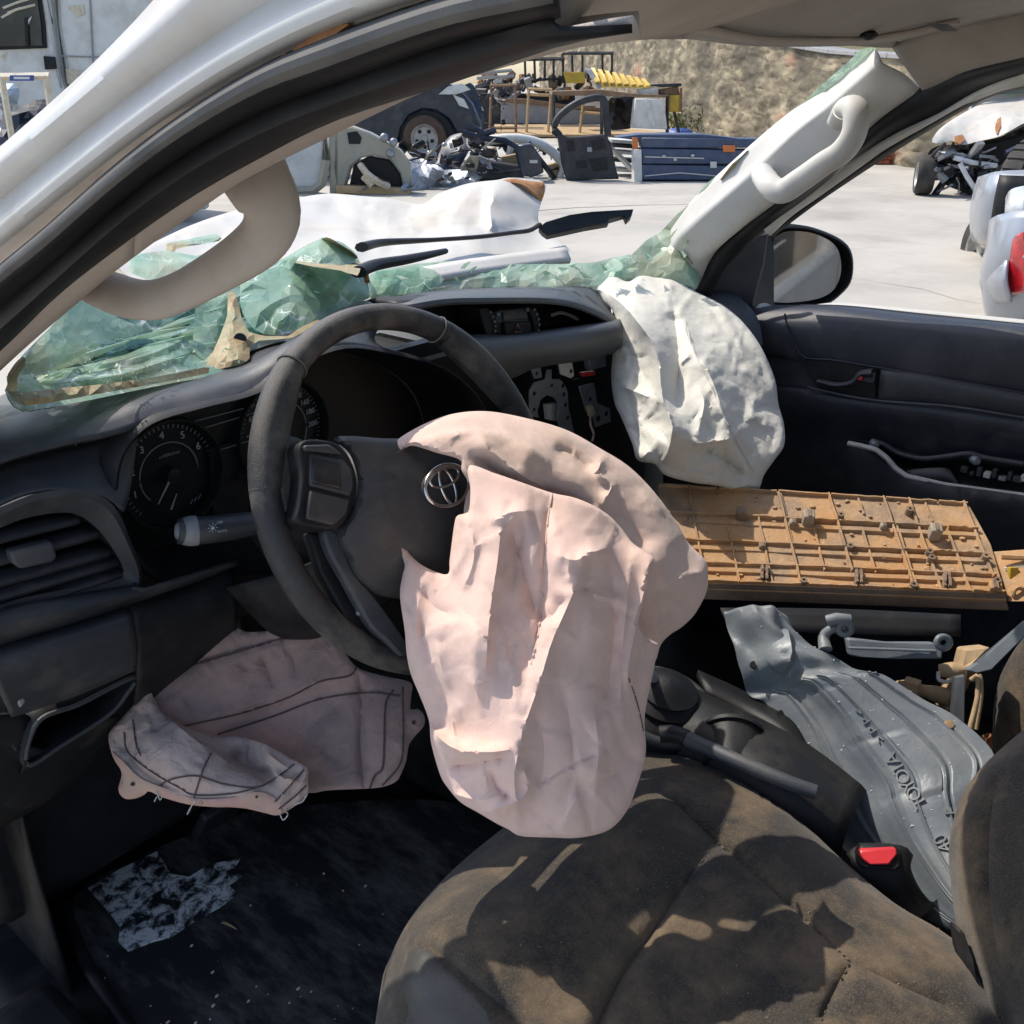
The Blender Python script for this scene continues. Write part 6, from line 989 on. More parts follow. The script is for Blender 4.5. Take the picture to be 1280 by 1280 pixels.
def wheel(c, ax, r, w, parent, mt='tyre', mr='alloy'):
    c = np.array(c); t = obj('wheel', MB().lathe(c, ax, [(r*.62, -w*.5), (r*.9, -w*.52), (r*.985, -w*.38), (r, -w*.2), (r, w*.2), (r*.985, w*.38), (r*.9, w*.52), (r*.62, w*.5)], 30), M[mt], parent)
    obj('rim', MB().lathe(c, ax, [(.001, -w*.30), (r*.14, -w*.34), (r*.18, -w*.2), (r*.50, -w*.22), (r*.56, -w*.46), (r*.63, -w*.5), (r*.63, w*.45), (.001, w*.4)], 24), M[mr], t)
    ax = np.array(ax, float); ax /= np.linalg.norm(ax); u = np.cross(ax, (0, 0, 1)); w2 = np.cross(ax, u)
    for k in range(5):
        a = k*2*math.pi/5+.3; obj('rim_hole', MB().lathe(c+(u*math.cos(a)+w2*math.sin(a))*r*.36-ax*w*.235, ax, [(.001, -.004), (r*.09, -.004), (r*.09, .006)], 10), M['black'], t)
    return t
for sx_ in (-.74, .74):
    for wy_ in (.98, -2.05): wheel((sx_, wy_, .35), (1, 0, 0), .35, .24, PK)
NAVY = mat('navy_car_paint', (.007, .012, .028), .35, (.015, .02, .034), 3, .45, .7, coat=.3, dust=(.13, .12, .10), dscale=5, damt=.4)
RTYRE = M['rtyre'] = mat('rusty_tyre', (.075, .045, .032), .9, (.12, .075, .05), 6, .4, .7, bump=.3, bscale=60)
BLUE = mat('dropside_blue', (.035, .062, .125), .5, (.06, .085, .145), 6, .4, .7, dust=(.20, .19, .18), dscale=4, damt=.35)
DARK = mat('dark_steel', (.02, .022, .026), .5, (.045, .045, .05), 5, .4, .7, metal=.2, dust=(.14, .12, .10), dscale=5, damt=.3)
PRIM = mat('bare_body_grey', (.26, .27, .24), .5, (.36, .35, .29), 4, .4, .65, dust=(.30, .22, .12), dscale=4, damt=.45)
TANW = mat('raw_wood', (.50, .36, .20), .8, (.40, .28, .15), 6, .4, .7, bump=.3, bscale=40)
BRNW = mat('weathered_wood', (.20, .12, .07), .85, (.28, .19, .12), 6, .4, .7, bump=.3, bscale=40)
YEL = mat('yellow_sheet', (.60, .40, .03), .5, (.46, .30, .04), 5, .4, .7, dust=(.30, .22, .10), dscale=4, damt=.4)
WHT = mat('white_sheet', (.66, .66, .63), .5, (.55, .54, .50), 4, .4, .7, dust=(.36, .30, .22), dscale=2, damt=.4)
GRY = mat('grey_sheet', (.30, .30, .30), .6, (.24, .24, .25), 4, .4, .7)
ORG = mat('reflector_orange', (.60, .17, .03), .4, (.5, .13, .03), 30)
TARP = mat('blue_tarpaulin', (.02, .07, .30), .5, (.03, .10, .36), 8)
# ---- retaining wall running away from the near right to the far left
A = on(2, 0, 1300, 236); Bw = on(2, 0, 880, 167); dv = (Bw-A); dv /= np.linalg.norm(dv); nl = np.array((-dv[1], dv[0], 0)); 
if nl @ (CAM-A) < 0: nl = -nl
wl = MB(); rows = []; nlen, nh = 420, 60
def wtop(t): return np.interp(t, [-4, 0, 4, 8, 14, 24, 60], [1.75, 1.75, 1.8, 2.0, 2.5, 3.3, 5.2])
import mathutils
for j in range(nh):
    r = []
    for i in range(nlen):
        t = -3+58*(i/(nlen-1))**1.25; z = wtop(t)*j/(nh-1)-.02
        q = Vector((t*1.1, z*4.0, 0)); dd, _ = noise.voronoi(q); e = min(1, (dd[1]-dd[0])*4)
        d = .035*e+.05*noise.noise(Vector((t*.35, z*.9, 3)))+.04*noise.noise(Vector((t*.9, z*2.6, 7)))
        r.append(A+dv*t+nl*d+np.array((0, 0, z)))
    rows.append(r)
wcoord = [(-3+58*(i/(nlen-1))**1.25, 0, wtop(-3+58*(i/(nlen-1))**1.25)*j/(nh-1)) for j in range(nh) for i in range(nlen)]
back = [[p-nl*.5 for p in rows[-1]], [p-nl*.5-np.array((0, 0, p[2])) for p in rows[-1]]]
sm_ = bpy.data.materials.new('rubble_stone'); sm_.use_nodes = True; MT['rubble_stone'] = sm_; nt = sm_.node_tree; N = nt.nodes; L = nt.links; b = N['Principled BSDF']
tc = N.new('ShaderNodeAttribute'); tc.attribute_name = 'along_wall'; WV = tc.outputs['Vector']; mp = N.new('ShaderNodeMapping'); mp.inputs['Scale'].default_value = (.35, 1, 1); L.new(WV, mp.inputs[0])
vo_ = N.new('ShaderNodeTexVoronoi'); vo_.inputs['Scale'].default_value = 5; L.new(mp.outputs[0], vo_.inputs['Vector'])
n1 = N.new('ShaderNodeTexNoise'); n1.inputs['Scale'].default_value = 2.2; n1.inputs['Detail'].default_value = 10; n1.inputs['Roughness'].default_value = .7; L.new(mp.outputs[0], n1.inputs['Vector'])
mp2 = N.new('ShaderNodeMapping'); mp2.inputs['Scale'].default_value = (.30, 1, .35); L.new(WV, mp2.inputs[0])
n2 = N.new('ShaderNodeTexNoise'); n2.inputs['Scale'].default_value = 1.6; n2.inputs['Detail'].default_value = 8; L.new(mp2.outputs[0], n2.inputs['Vector'])
cr1 = N.new('ShaderNodeValToRGB'); e = cr1.color_ramp.elements; e[0].position = .36; e[0].color = (.09, .075, .052, 1); e[1].position = .62; e[1].color = (.38, .325, .22, 1); x = e.new(.5); x.color = (.24, .20, .135, 1); L.new(n1.outputs['Fac'], cr1.inputs[0])
mx = N.new('ShaderNodeMix'); mx.data_type = 'RGBA'; L.new(cr1.outputs[0], mx.inputs[6]); L.new(vo_.outputs['Color'], mx.inputs[7]); mx.inputs['Factor'].default_value = .0
sv = N.new('ShaderNodeSeparateColor'); L.new(vo_.outputs['Color'], sv.inputs[0]); rv_ = N.new('ShaderNodeMapRange'); rv_.inputs['To Min'].default_value = .55; rv_.inputs['To Max'].default_value = 1.25; L.new(sv.outputs[0], rv_.inputs['Value']); mv = N.new('ShaderNodeMix'); mv.data_type = 'RGBA'; mv.blend_type = 'MULTIPLY'; mv.inputs['Factor'].default_value = 1; L.new(cr1.outputs[0], mv.inputs[6]); L.new(rv_.outputs[0], mv.inputs[7]); L.new(mv.outputs[2], mx.inputs[6])
hs = N.new('ShaderNodeMix'); hs.data_type = 'RGBA'; L.new(mx.outputs[2], hs.inputs[6]); hs.inputs[7].default_value = (.085, .075, .055, 1); rm = N.new('ShaderNodeMapRange'); rm.inputs['From Min'].default_value = .48; rm.inputs['From Max'].default_value = .6; rm.inputs['To Max'].default_value = .7; L.new(n2.outputs['Fac'], rm.inputs['Value']); L.new(rm.outputs[0], hs.inputs['Factor'])
n3 = N.new('ShaderNodeTexNoise'); n3.inputs['Scale'].default_value = .9; n3.inputs['Detail'].default_value = 6; L.new(mp.outputs[0], n3.inputs['Vector'])
rm3 = N.new('ShaderNodeMapRange'); rm3.inputs['From Min'].default_value = .6; rm3.inputs['From Max'].default_value = .68; rm3.inputs['To Max'].default_value = .6; L.new(n3.outputs['Fac'], rm3.inputs['Value'])
h3 = N.new('ShaderNodeMix'); h3.data_type = 'RGBA'; L.new(hs.outputs[2], h3.inputs[6]); h3.inputs[7].default_value = (.46, .24, .16, 1); L.new(rm3.outputs[0], h3.inputs['Factor']); L.new(h3.outputs[2], b.inputs['Base Color']); b.inputs['Roughness'].default_value = .95
bn = N.new('ShaderNodeBump'); bn.inputs['Strength'].default_value = .8; bn.inputs['Distance'].default_value = .06; L.new(n1.outputs['Fac'], bn.inputs['Height']); L.new(bn.outputs[0], b.inputs['Normal'])
SWALL = obj('stone_wall', MB().grid(rows+back), sm_)
at_ = SWALL.data.attributes.new('along_wall', 'FLOAT_VECTOR', 'POINT')
for i_, c_ in enumerate(wcoord+[(0, 0, 0)]*(len(SWALL.data.vertices)-len(wcoord))): at_.data[i_].vector = c_; tag(SWALL, 'tall weathered stone retaining wall with dark streaks behind the scrap', 'wall')
cp = MB(); 
for i in range(0, 40):
    t0, t1 = -3+i*1.4, -3+(i+1)*1.4-.02
    q0, q1 = A+dv*t0, A+dv*t1
    cp = MB().prism([q0+nl*.08+_z*(wtop(t0)-.01), q1+nl*.08+_z*(wtop(t1)-.01), q1-nl*.5+_z*(wtop(t1)-.01), q0-nl*.5+_z*(wtop(t0)-.01)], _z*.09)
    obj('coping_stone', cp, GRY, SWALL, smooth=False, bevel=.01, seg=1)
# earth bank and trees above the wall
em_ = obj('earth_bank', MB().grid([[A+dv*t-nl*.4+_z*(wtop(t)-.1) for t in np.linspace(-6, 60, 40)], [A+dv*t-nl*6+_z*(wtop(t)+.6) for t in np.linspace(-6, 60, 40)], [A+dv*t-nl*40+_z*(wtop(t)+4) for t in np.linspace(-6, 60, 40)]]), mat('dry_grass_soil', (.12, .11, .05), .95, (.20, .16, .08), 2)); em_['kind'] = 'structure'
LEAF = mat('leaf_green', (.06, .10, .02), .6, (.11, .13, .035), 1.5, .4, .65)
LEAF2 = mat('leaf_yellow_green', (.13, .16, .03), .6, (.09, .13, .03), 4, .4, .65)
def crown(c, r, n, s, seed):
    rg = random.Random(seed); mb = MB(); cl = [(np.array((rg.gauss(0, .45)*r, rg.gauss(0, .45)*r, rg.gauss(0, .4)*r)), rg.uniform(.25, .5)*r) for _ in range(14)]
    for i in range(n):
        k, rr = rg.choice(cl); d = np.array((rg.gauss(0, 1), rg.gauss(0, 1), rg.gauss(0, 1))); d /= np.linalg.norm(d); p = np.array(c)+k+d*rr*rg.random()**.4
        a = np.array((rg.gauss(0, 1), rg.gauss(0, 1), rg.gauss(0, .6))); a /= np.linalg.norm(a); b = np.cross(a, d+.01); b /= np.linalg.norm(b)+1e-6; q = s*rg.uniform(.6, 1.3)
        mb.add([p-a*q, p+b*q*.45, p+a*q, p-b*q*.45], [(0, 1, 2, 3)])
    return mb
for i, (t, off, hgt, r, lab) in enumerate(((5, 3.5, 4.2, 2.0, 'green leafy tree above the wall behind the passenger side pillar top'), (13, 5, 5.0, 2.6, 'dense tree on the bank above the middle of the stone wall'), (24, 6, 5.5, 3.0, 'broad tree on the bank farther along the stone wall'), (38, 7, 6, 3.4, 'farthest tree on the bank at the left end of the stone wall'))):
    q = A+dv*t-nl*off+_z*(wtop(t)+.2); T = thing('tree', q, lab, 'tree', 'trees on the bank above the wall')
    tk = obj('trunk', MB().tube(cr([q-_z*.4, q+_z*hgt*.3+nl*.1, q+_z*hgt*.7], 12), [.16, .11, .05], 8), BRNW, T)
    for k in range(4):
        a = k*1.6+i; obj('limb', MB().tube([q+_z*hgt*(.35+.08*k), q+_z*hgt*(.6+.08*k)+np.array((math.cos(a), math.sin(a), 0))*r*.5], [.05, .02], 6), BRNW, tk)
    obj('crown', crown(q+_z*hgt*.75, r, 2600, .13, i), LEAF, T, smooth=False)
for i, (px, py, hh, lab) in enumerate(((897, 166, .75, 'low yellow green weeds at the wall foot behind the blue panels'), (938, 170, 1.7, 'tall weed growing up the face of the stone wall'), (865, 163, .5, 'small weeds beside the blue tarpaulin'), (622, 152, .9, 'weeds showing between the timber frames at left'))):
    q = on(2, 0, px, py)+nl*.15; wd_ = thing('weed', q, lab, 'weed')
    mb = MB(); rg = random.Random(i+40)
    for k in range(240 if i != 1 else 200):
        p = q+np.array((rg.gauss(0, .35 if i != 1 else .10), rg.gauss(0, .35 if i != 1 else .10), rg.uniform(.02, hh))); a = np.array((rg.gauss(0, 1), rg.gauss(0, 1), rg.uniform(.3, 1.4))); a /= np.linalg.norm(a); b_ = np.cross(a, (.3, .7, .2)); b_ /= np.linalg.norm(b_); s_ = rg.uniform(.06, .14); mb.add([p-a*s_, p+b_*s_*.3, p+a*s_, p-b_*s_*.3], [(0, 1, 2, 3)])
    obj('leaves', mb, LEAF2, wd_, smooth=False); obj('stem', MB().tube([q, q+_z*hh*.8], .012, 6), LEAF, wd_)
# ---- white lorry cab at the far left
S = Spot(60, 280); TR = thing('lorry', S.pt(100, 280), 'old white lorry cab with patched panels standing at far left behind the pillar', 'lorry')
S.plate('cab_side', [(-160, -160), (58, -160), (64, 30), (74, 92), (88, 150), (100, 262), (-160, 262)], WHT, TR, 1.8, 0, .03)
S.plate('box_body', [(66, -160), (262, -160), (262, 262), (108, 262), (98, 150), (84, 92), (74, 30)], WHT, TR, 1.9, .06, .03, vec=Hv*1.6-RT*.9)
w_ = S.plate('window_frame', [(-60, -10), (50, -10), (56, 30), (58, 60), (4, 62), (-60, 66)], M['rubber'], TR, .03, -.03, .006)
S.plate('window_glass', [(-60, -6), (46, -6), (51, 30), (53, 57), (5, 58), (-60, 62)], mat('cab_glass', (.02, .022, .024), .15, (.05, .05, .045), 4), w_, .01, -.045, .001)
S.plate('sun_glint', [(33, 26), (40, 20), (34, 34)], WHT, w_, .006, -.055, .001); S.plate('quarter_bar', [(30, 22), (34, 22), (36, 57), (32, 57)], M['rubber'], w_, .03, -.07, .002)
for a in ([(4, 10), (22, 3), (45, -4)], [(2, 22), (20, 12), (44, 6)], [(10, 16), (26, 10)]): S.bars('window_junk', [[(p[0], p[1], -.05) for p in a]], .012, M['cream'], w_)
S.plate('lock_box', [(54, 70), (68, 71), (70, 86), (56, 87)], M['rubber'], TR, .03, -.04, .003)
S.bars('panel_seam', [[(57, -10, -.005), (66, 30, -.005), (77, 110, -.005)], [(62, -10, -.005), (70, 20, .045), (80, 110, .045)], [(76, 70, .05), (140, 72, .05)], [(112, -10, .05), (116, 72, .05), (118, 110, .05)]], .008, GRY, TR)
for px in ([(84, 8), (104, 6), (106, 18), (96, 22), (90, 16)], [(82, 86), (100, 88), (96, 108), (84, 104)], [(0, 70), (10, 64), (6, 78)]): S.plate('rust_patch', px, M['cream'], TR, .004, .052 if px[0][0] > 70 else -.004, 0)
wheel(S.pt(20, 244, .2), Hv, .45, .25, TR)
S2 = Spot(30, 330); TF = thing('trestle', S2.pt(30, 330), 'rusty cream steel trestle with a small blue sign plate in front of the lorry', 'trestle')
for a in ([(2, 96), (14, 168), (40, 330)], [(58, 94), (62, 130), (80, 330)], [(0, 96), (62, 95)]): S2.bars('frame_bar', [a], .028, M['cream'], TF, 4)
sg = S2.plate('sign_plate', [(12, 94), (42, 94), (42, 101), (12, 101)], mat('sign_blue', (.02, .06, .26), .5, (.03, .08, .3), 20), TF, .01, -.05, .001)
S2.plate('sign_print', [(17, 96), (37, 96), (37, 99), (17, 99)], WHT, sg, .003, -.054, 0)
JN = thing('scrap_bodywork', S2.pt(30, 290, .8), 'dark crumpled bodywork heaped behind the cream trestle at far left', 'car part')
obj('panel', yrelief([(-40, 140), (5, 128), (25, 132), (55, 124), (80, 140), (110, 200), (60, 290), (-40, 290)], [(-40, 140, S2.q+1.2), (55, 124, S2.q+1.2), (60, 290, S2.q+.9), (0, 200, S2.q+.5), (60, 180, S2.q+.7)], [([(0, 150), (30, 140), (60, 135)], .2, 8, 20)], 9, (5, .03), .05, .08, .05, seed=4), NAVY, JN, smooth=False)
obj('panel', yrelief([(-40, 110), (14, 104), (24, 112), (20, 135), (4, 160), (-40, 150)], [(-40, 110, S2.q+1.4), (24, 112, S2.q+1.4), (4, 160, S2.q+1.3)], (), 9, None, .05, .1, .05, seed=6), mat('pale_blue_panel', (.36, .44, .52), .4, (.46, .50, .54), 4), JN, smooth=False)
# ---- navy car body with one wheel
S = Spot(530, 206); NC = thing('wrecked_car', S.pt(520, 206), 'dark navy car wreck with a crushed nose and a rusty front wheel', 'car')
S.plate('body', [(250, 60), (430, 52), (520, 92), (545, 98), (570, 108), (590, 130), (602, 160), (598, 166), (570, 168), (560, 150), (545, 140), (528, 138), (512, 146), (503, 160), (498, 180), (430, 182), (250, 190)], NAVY, NC, 1.6, .12, .05)
S.plate('wheel_arch', [(498, 182), (502, 158), (512, 145), (528, 137), (546, 140), (560, 150), (570, 168), (566, 186)], M['rubber'], NC, .5, .14, .01)
wheel(S.pt(531, 173, .12), Hv, 27*S.s, .22, NC, 'rtyre', 'alloy')
obj('crushed_nose', yrelief([(552, 106), (575, 108), (590, 104), (600, 128), (606, 160), (590, 164), (570, 160), (562, 140)], [(552, 106, S.q+1.0), (600, 128, S.q+1.2), (570, 160, S.q+.9)], (), 6, None, .1, .09, .06, seed=8), NAVY, NC, smooth=False)
S.plate('bumper_scrap', [(566, 118), (580, 124), (586, 136), (574, 132)], WHT, NC, .05, .08, .004); S.plate('door_line', [(425, 110), (428, 110), (432, 178), (429, 178)], M['rubber'], NC, .02, .11, 0)
for i, (px, m, lab) in enumerate((([(548, 118), (560, 108), (578, 104), (588, 112), (570, 118)], WHT, ''), ([(505, 98), (540, 92), (570, 96), (566, 104), (520, 104)], M['silver'], ''))): S.plate('torn_panel', px, m, NC, .06, .05+.04*i, .004)
# ---- beige cut body side with wheel arch, and the framed window at its left
S = Spot(450, 242); BV = thing('cut_body_side', S.pt(450, 242), 'bare grey beige van body side cut out, with an open wheel arch', 'car body part')
S.plate('side_panel', [(418, 160), (440, 158), (462, 166), (484, 178), (500, 188), (512, 206), (514, 238), (505, 238), (500, 216), (488, 200), (468, 194), (450, 198), (438, 208), (430, 236), (420, 240), (416, 210)], PRIM, BV, .25, 0, .02)
S.plate('inner_arch', [(436, 236), (442, 206), (460, 195), (486, 200), (500, 218), (504, 238)], M['rubber'], BV, .3, .12, .01)
S.plate('port_hole', [(434, 166), (446, 164), (452, 172), (450, 180), (436, 180)], M['rubber'], BV, .01, -.012, .003)
S.plate('sill', [(420, 232), (512, 236), (512, 244), (420, 242)], TANW, BV, .3, -.1, .01)
S.bars('torn_liner', [[(450, 206, -.1), (458, 216, -.2), (470, 226, -.2), (486, 234, -.1)], [(454, 220, -.15), (466, 232, -.18)]], .05, M['cream'], BV, 5)
for x, y in ((480, 172), (492, 178), (488, 192)): obj('lamp_bowl', MB().ball(S.pt(x, y, -.02), .06, 10), M['steel'], BV)
WF = thing('van_door_frame', S.pt(380, 244), 'pillar and window frame of a dismantled white van holding hazy glass', 'car body part')
S.bars('frame_bar', [[(346, 178), (350, 232), (356, 240)], [(404, 150), (408, 200), (402, 230), (392, 238), (356, 240)], [(346, 240), (430, 250)]], .07, PRIM, WF)
S.plate('post', [(410, 150), (424, 158), (424, 242), (412, 244)], PRIM, WF, .3, 0, .02)
S.plate('hazy_glass', [(346, 160), (404, 160), (405, 205), (398, 232), (360, 238), (346, 236)], mat('hazy_glass', (.42, .47, .50), .2, (.56, .60, .62), 3, .4, .6), WF, .02, .02, .004)
PW = thing('parked_van', Spot(370, 232).pt(370, 232), 'white van farther off behind the framed window glass', 'van'); SP = Spot(370, 232)
SP.plate('body', [(346, 176), (398, 172), (404, 228), (346, 232)], WHT, PW, 1.8, .4, .1); SP.plate('windscreen', [(352, 150), (386, 148), (388, 182), (354, 186)], M['navy'], PW, .02, .37, .01)
# ---- tangled scrap between the wrecks
for hi_, (x0, x1, y0, y1, gy_, n_, lab) in enumerate(((500, 612, 176, 232, 236, 60, 'tangled scrap of dark and silver car pieces in front of the navy wreck'), (596, 700, 178, 222, 226, 56, 'tangled dark scrap inside and around the cut car shell'), (430, 516, 204, 240, 246, 14, 'loose torn scrap at the foot of the beige van side'), (560, 640, 110, 166, 176, 46, 'dark scrap heap behind the navy wreck nose'))):
    sp_ = Spot((x0+x1)/2, gy_); HT = thing('scrap_heap', sp_.pt((x0+x1)/2, gy_), lab, 'scrap'); rh = random.Random(60+hi_)
    for k in range(n_):
        x, y = rh.uniform(x0, x1), rh.uniform(y0, y1); p_ = sp_.pt(x, y, rh.uniform(.1, .9)+(.4 if hi_ == 1 else 0)); a = np.array([rh.gauss(0, 1), rh.gauss(0, 1), rh.gauss(0, .6)]); a /= np.linalg.norm(a); b_ = np.cross(a, (.2, .5, .8)); b_ /= np.linalg.norm(b_); c_ = np.cross(a, b_); z_ = rh.uniform(.025, .10)
        m = rh.choice([DARK, DARK, NAVY, M['rubber'], M['silver'], GRY, M['rubber'], BRNW, PRIM] if hi_ != 1 else [DARK, NAVY, M['rubber'], DARK, GRY, TANW])
        if k % 3 == 0: obj('scrap_bar', MB().tube(cr([p_-a*z_*2.2, p_+b_*z_*.5, p_+a*z_*2.2], 7), z_*.14, 6), m, HT)
        elif k % 3 == 1: obj('scrap_panel', MB().grid([[p_+a*z_*1.6*u+b_*z_*1.2*v+c_*z_*rh.uniform(-.35, .35) for u in (-1, -.3, .4, 1)] for v in (-1, 0, 1)]), m, HT, smooth=False, solid=.01)
        else: obj('scrap_block', MB().box(p_, a*z_*.8, b_*z_*.6, c_*z_*.4), m, HT, bevel=.015, seg=1)
# ---- silver crumpled panels, tilted dark bonnet
for i, (gx, gy, px, m, lab) in enumerate(((530, 244, [(506, 204), (520, 196), (540, 204), (556, 214), (546, 226), (530, 240), (508, 242), (504, 222)], M['silver'], 'crumpled pale silver wing lying beside the beige body side'), (570, 240, [(530, 218), (560, 212), (590, 214), (598, 224), (570, 238), (530, 244), (512, 236)], M['silver'], 'flatter silver bonnet lying on the heap in front of the dark frame'), (562, 226, [(545, 202), (560, 172), (584, 166), (594, 172), (580, 200), (572, 214), (546, 212)], NAVY, 'dark blue bonnet leaning upright against the navy wreck'))):
    s_ = Spot(gx, gy); t = thing('bonnet_panel' if i else 'wing_panel', s_.pt(gx, gy), lab, 'car part')
    obj('panel', yrelief(px, [(x, y, s_.q*1.04+.25*math.sin(k*1.7)+(.4*(gy-y)/40)) for k, (x, y) in enumerate(px)], [([px[0], (np.mean([p[0] for p in px]), np.mean([p[1] for p in px])), px[4]], .1, 6, 14)], 5, (4, .02), .04, .05 if i < 2 else .01, .06, seed=i+2), m, t, smooth=i == 2)
# ---- dark open body frame and white arch
S = Spot(630, 228); DF = thing('car_shell', S.pt(630, 228), 'dark cut car shell with bare roof rails in front of the timber frames', 'car body part')
S.bars('roof_rail', [[(578, 166), (600, 172), (632, 176), (646, 184), (654, 220)], [(580, 168, .9), (604, 178, .9), (640, 182, .9)], [(600, 172), (592, 190), (586, 212)], [(660, 178, .5), (672, 196, .5), (694, 224, .5)], [(588, 158), (606, 168), (620, 162)]], .05, NAVY, DF)
S.plate('floor_pan', [(576, 206), (600, 200), (650, 208), (656, 222), (600, 226), (572, 222)], DARK, DF, .9, 0, .02)
S.plate('rear_pillar', [(644, 182), (664, 180), (676, 196), (680, 216), (664, 222), (650, 218)], NAVY, DF, .4, 0, .02)
S.plate('seat_frame', [(606, 190), (618, 184), (622, 200), (610, 204)], BRNW, DF, .3, .3, .02); S.plate('trim_scrap', [(626, 196), (648, 192), (648, 206), (630, 208)], TANW, DF, .2, .5, .01)
S.plate('badge_plate', [(662, 200), (672, 200), (672, 204), (662, 204)], M['grey'], DF, .01, -.02, .001); S.bars('wire', [[(600, 210, -.1), (620, 216, -.15), (650, 212, -.1)], [(610, 206, -.1), (640, 220, -.1)]], .018, DARK, DF)
S = Spot(680, 224); WA_ = thing('roof_side_frame', S.pt(690, 224), 'white curved door surround cut from a car, beside the black door', 'car body part')
obj('arch_rail', MB().tube(cr([S.pt(*p, .3) for p in ((606, 176), (640, 173), (668, 177), (688, 188), (706, 206))], 30), .075, 8), WHT, WA_)
S.bars('lower_rail', [[(706, 206, .3), (700, 222, .3)], [(640, 176, .3), (636, 196, .3)]], .06, WHT, WA_); S.plate('pink_scrap', [(684, 206), (702, 202), (704, 222), (686, 222)], TANW, WA_, .2, .35, .01)
# ---- black car door standing upright
S = Spot(745, 226); BD = thing('salvaged_door', S.pt(735, 226), 'bare black car door standing upright with an empty window frame', 'car door')
S.plate('door_shell', [(696, 166), (712, 172), (735, 170), (757, 168), (764, 180), (770, 210), (774, 224), (708, 226), (702, 205)], DARK, BD, .14, 0, .015)
obj('window_frame', MB().tube(cr([S.pt(*p, .06) for p in ((700, 170), (693, 160), (699, 146), (716, 132), (735, 124), (754, 124), (757, 145), (760, 170))], 40), .055, 8), DARK, BD)
for px in ([(708, 176), (716, 175), (719, 188), (711, 190)], [(738, 176), (755, 173), (757, 186), (742, 188)], [(720, 202), (732, 200), (734, 210), (722, 210)], [(736, 199), (758, 197), (760, 212), (742, 214)]): S.plate('access_hole', px, M['black'], BD, .01, -.012, .003)
S.plate('hinge_tab', [(734, 184), (740, 184), (740, 190), (734, 190)], M['steel'], BD, .02, -.02, .003)
# ---- stacked navy drop sides
S = Spot(870, 227); DS = thing('dropside_stack', S.pt(870, 226), 'stack of dark blue truck dropside panels with orange reflectors', 'truck panels')
for k, (y0, y1, bk, x1) in enumerate(((206, 225, 0, 946), (186, 205, .03, 950), (172, 185, .06, 955))): S.plate('board', [(802, y0+(0 if k else 0)), (x1, y0+2), (x1, y1), (803, y1)], BLUE, DS, .5, bk, .012)
S.plate('top_board', [(770, 172), (800, 168), (880, 168), (944, 176), (900, 180), (800, 176)], BLUE, DS, .6, .1, .01)
S.plate('end_plate', [(793, 187), (802, 187), (803, 227), (793, 228)], WHT, DS, .4, -.01, .008); S.plate('reflector', [(790, 172), (797, 172), (798, 186), (791, 186)], ORG, DS, .03, -.03, .003); S.plate('reflector', [(904, 182), (919, 182), (919, 190), (904, 190)], ORG, DS, .02, -.03, .003)
S.plate('latch', [(888, 202), (896, 202), (896, 210), (888, 210)], M['grey'], DS, .02, -.03, .003)
for x, y in ((828, 194), (864, 193), (842, 198)): S.plate('latch', [(x, y), (x+4, y), (x+4, y+3), (x, y+3)], M['grey'], DS, .02, -.012, .001)
S.bars('edge_scrap', [[(806, 220, -.02), (850, 216, -.02), (896, 220, -.02)], [(806, 196, .01), (880, 198, .01)]], .010, M['grey'], DS)
SB = thing('sheet_stack', Spot(785, 224).pt(785, 224), 'white and dark sheet strips stacked left of the blue panels', 'metal sheets'); S = Spot(785, 222)
for k, y in enumerate((174, 180, 188, 198, 210)): S.plate('strip', [(764, y), (794, y+2), (794, y+6), (765, y+4)], (WHT, DARK)[k % 2], SB, .6, .1+.02*k, .004)
S.bars('strip', [[(762, 184, 0), (775, 196, 0), (790, 212, 0)]], .05, WHT, SB)
# ---- scrap table, frames, boards
S = Spot(740, 176); RK = thing('scrap_table', S.pt(750, 176), 'long plank scrap table on dark legs carrying yellow sheets by the wall', 'table')
S.plate('table_top', [(690, 114), (752, 112), (800, 118), (836, 119), (836, 122), (690, 119)], BRNW, RK, 1.4, 0, .01)
for a in ([(752, 118), (752, 168)], [(834, 120), (834, 166)], [(838, 118, 1.3), (849, 168, 1.3)], [(692, 118), (692, 168)]): S.bars('leg', [a], .045, DARK, RK, 4)
YS = thing('corrugated_sheet', S.pt(770, 108), 'yellow corrugated sheet leaning on the scrap table', 'metal sheet')
for k in range(8):
    x = 738+k*9.0; obj('rib', MB().prism([S.pt(x, 86+k*1.9, 1.0), S.pt(x+5, 86+k*1.9, .9), S.pt(x+12, 103+k*.7, .2), S.pt(x+6, 104+k*.7, .2)], _z*.03), YEL, YS, smooth=False)
obj('sheet', MB().prism([S.pt(736, 88, 1.05), S.pt(800, 101, 1.0), S.pt(812, 109, .15), S.pt(752, 108, .15)], -_z*.02), YEL, YS, smooth=False)
obj('edge_board', MB().prism([S.pt(732, 87, .6), S.pt(739, 88, .6), S.pt(752, 110, .15), S.pt(748, 111, .15)], _z*.05+Hv*.1), GRY, YS, smooth=False)
WP = thing('white_panel', S.pt(810, 160), 'white appliance side panel standing under the scrap table', 'panel'); S.plate('panel', [(794, 123), (830, 124), (834, 158), (834, 162), (790, 160)], WHT, WP, .5, -.2, .02)
S.plate('fold', [(806, 126), (812, 126), (820, 158), (812, 158)], WHT, WP, .03, -.23, .01)
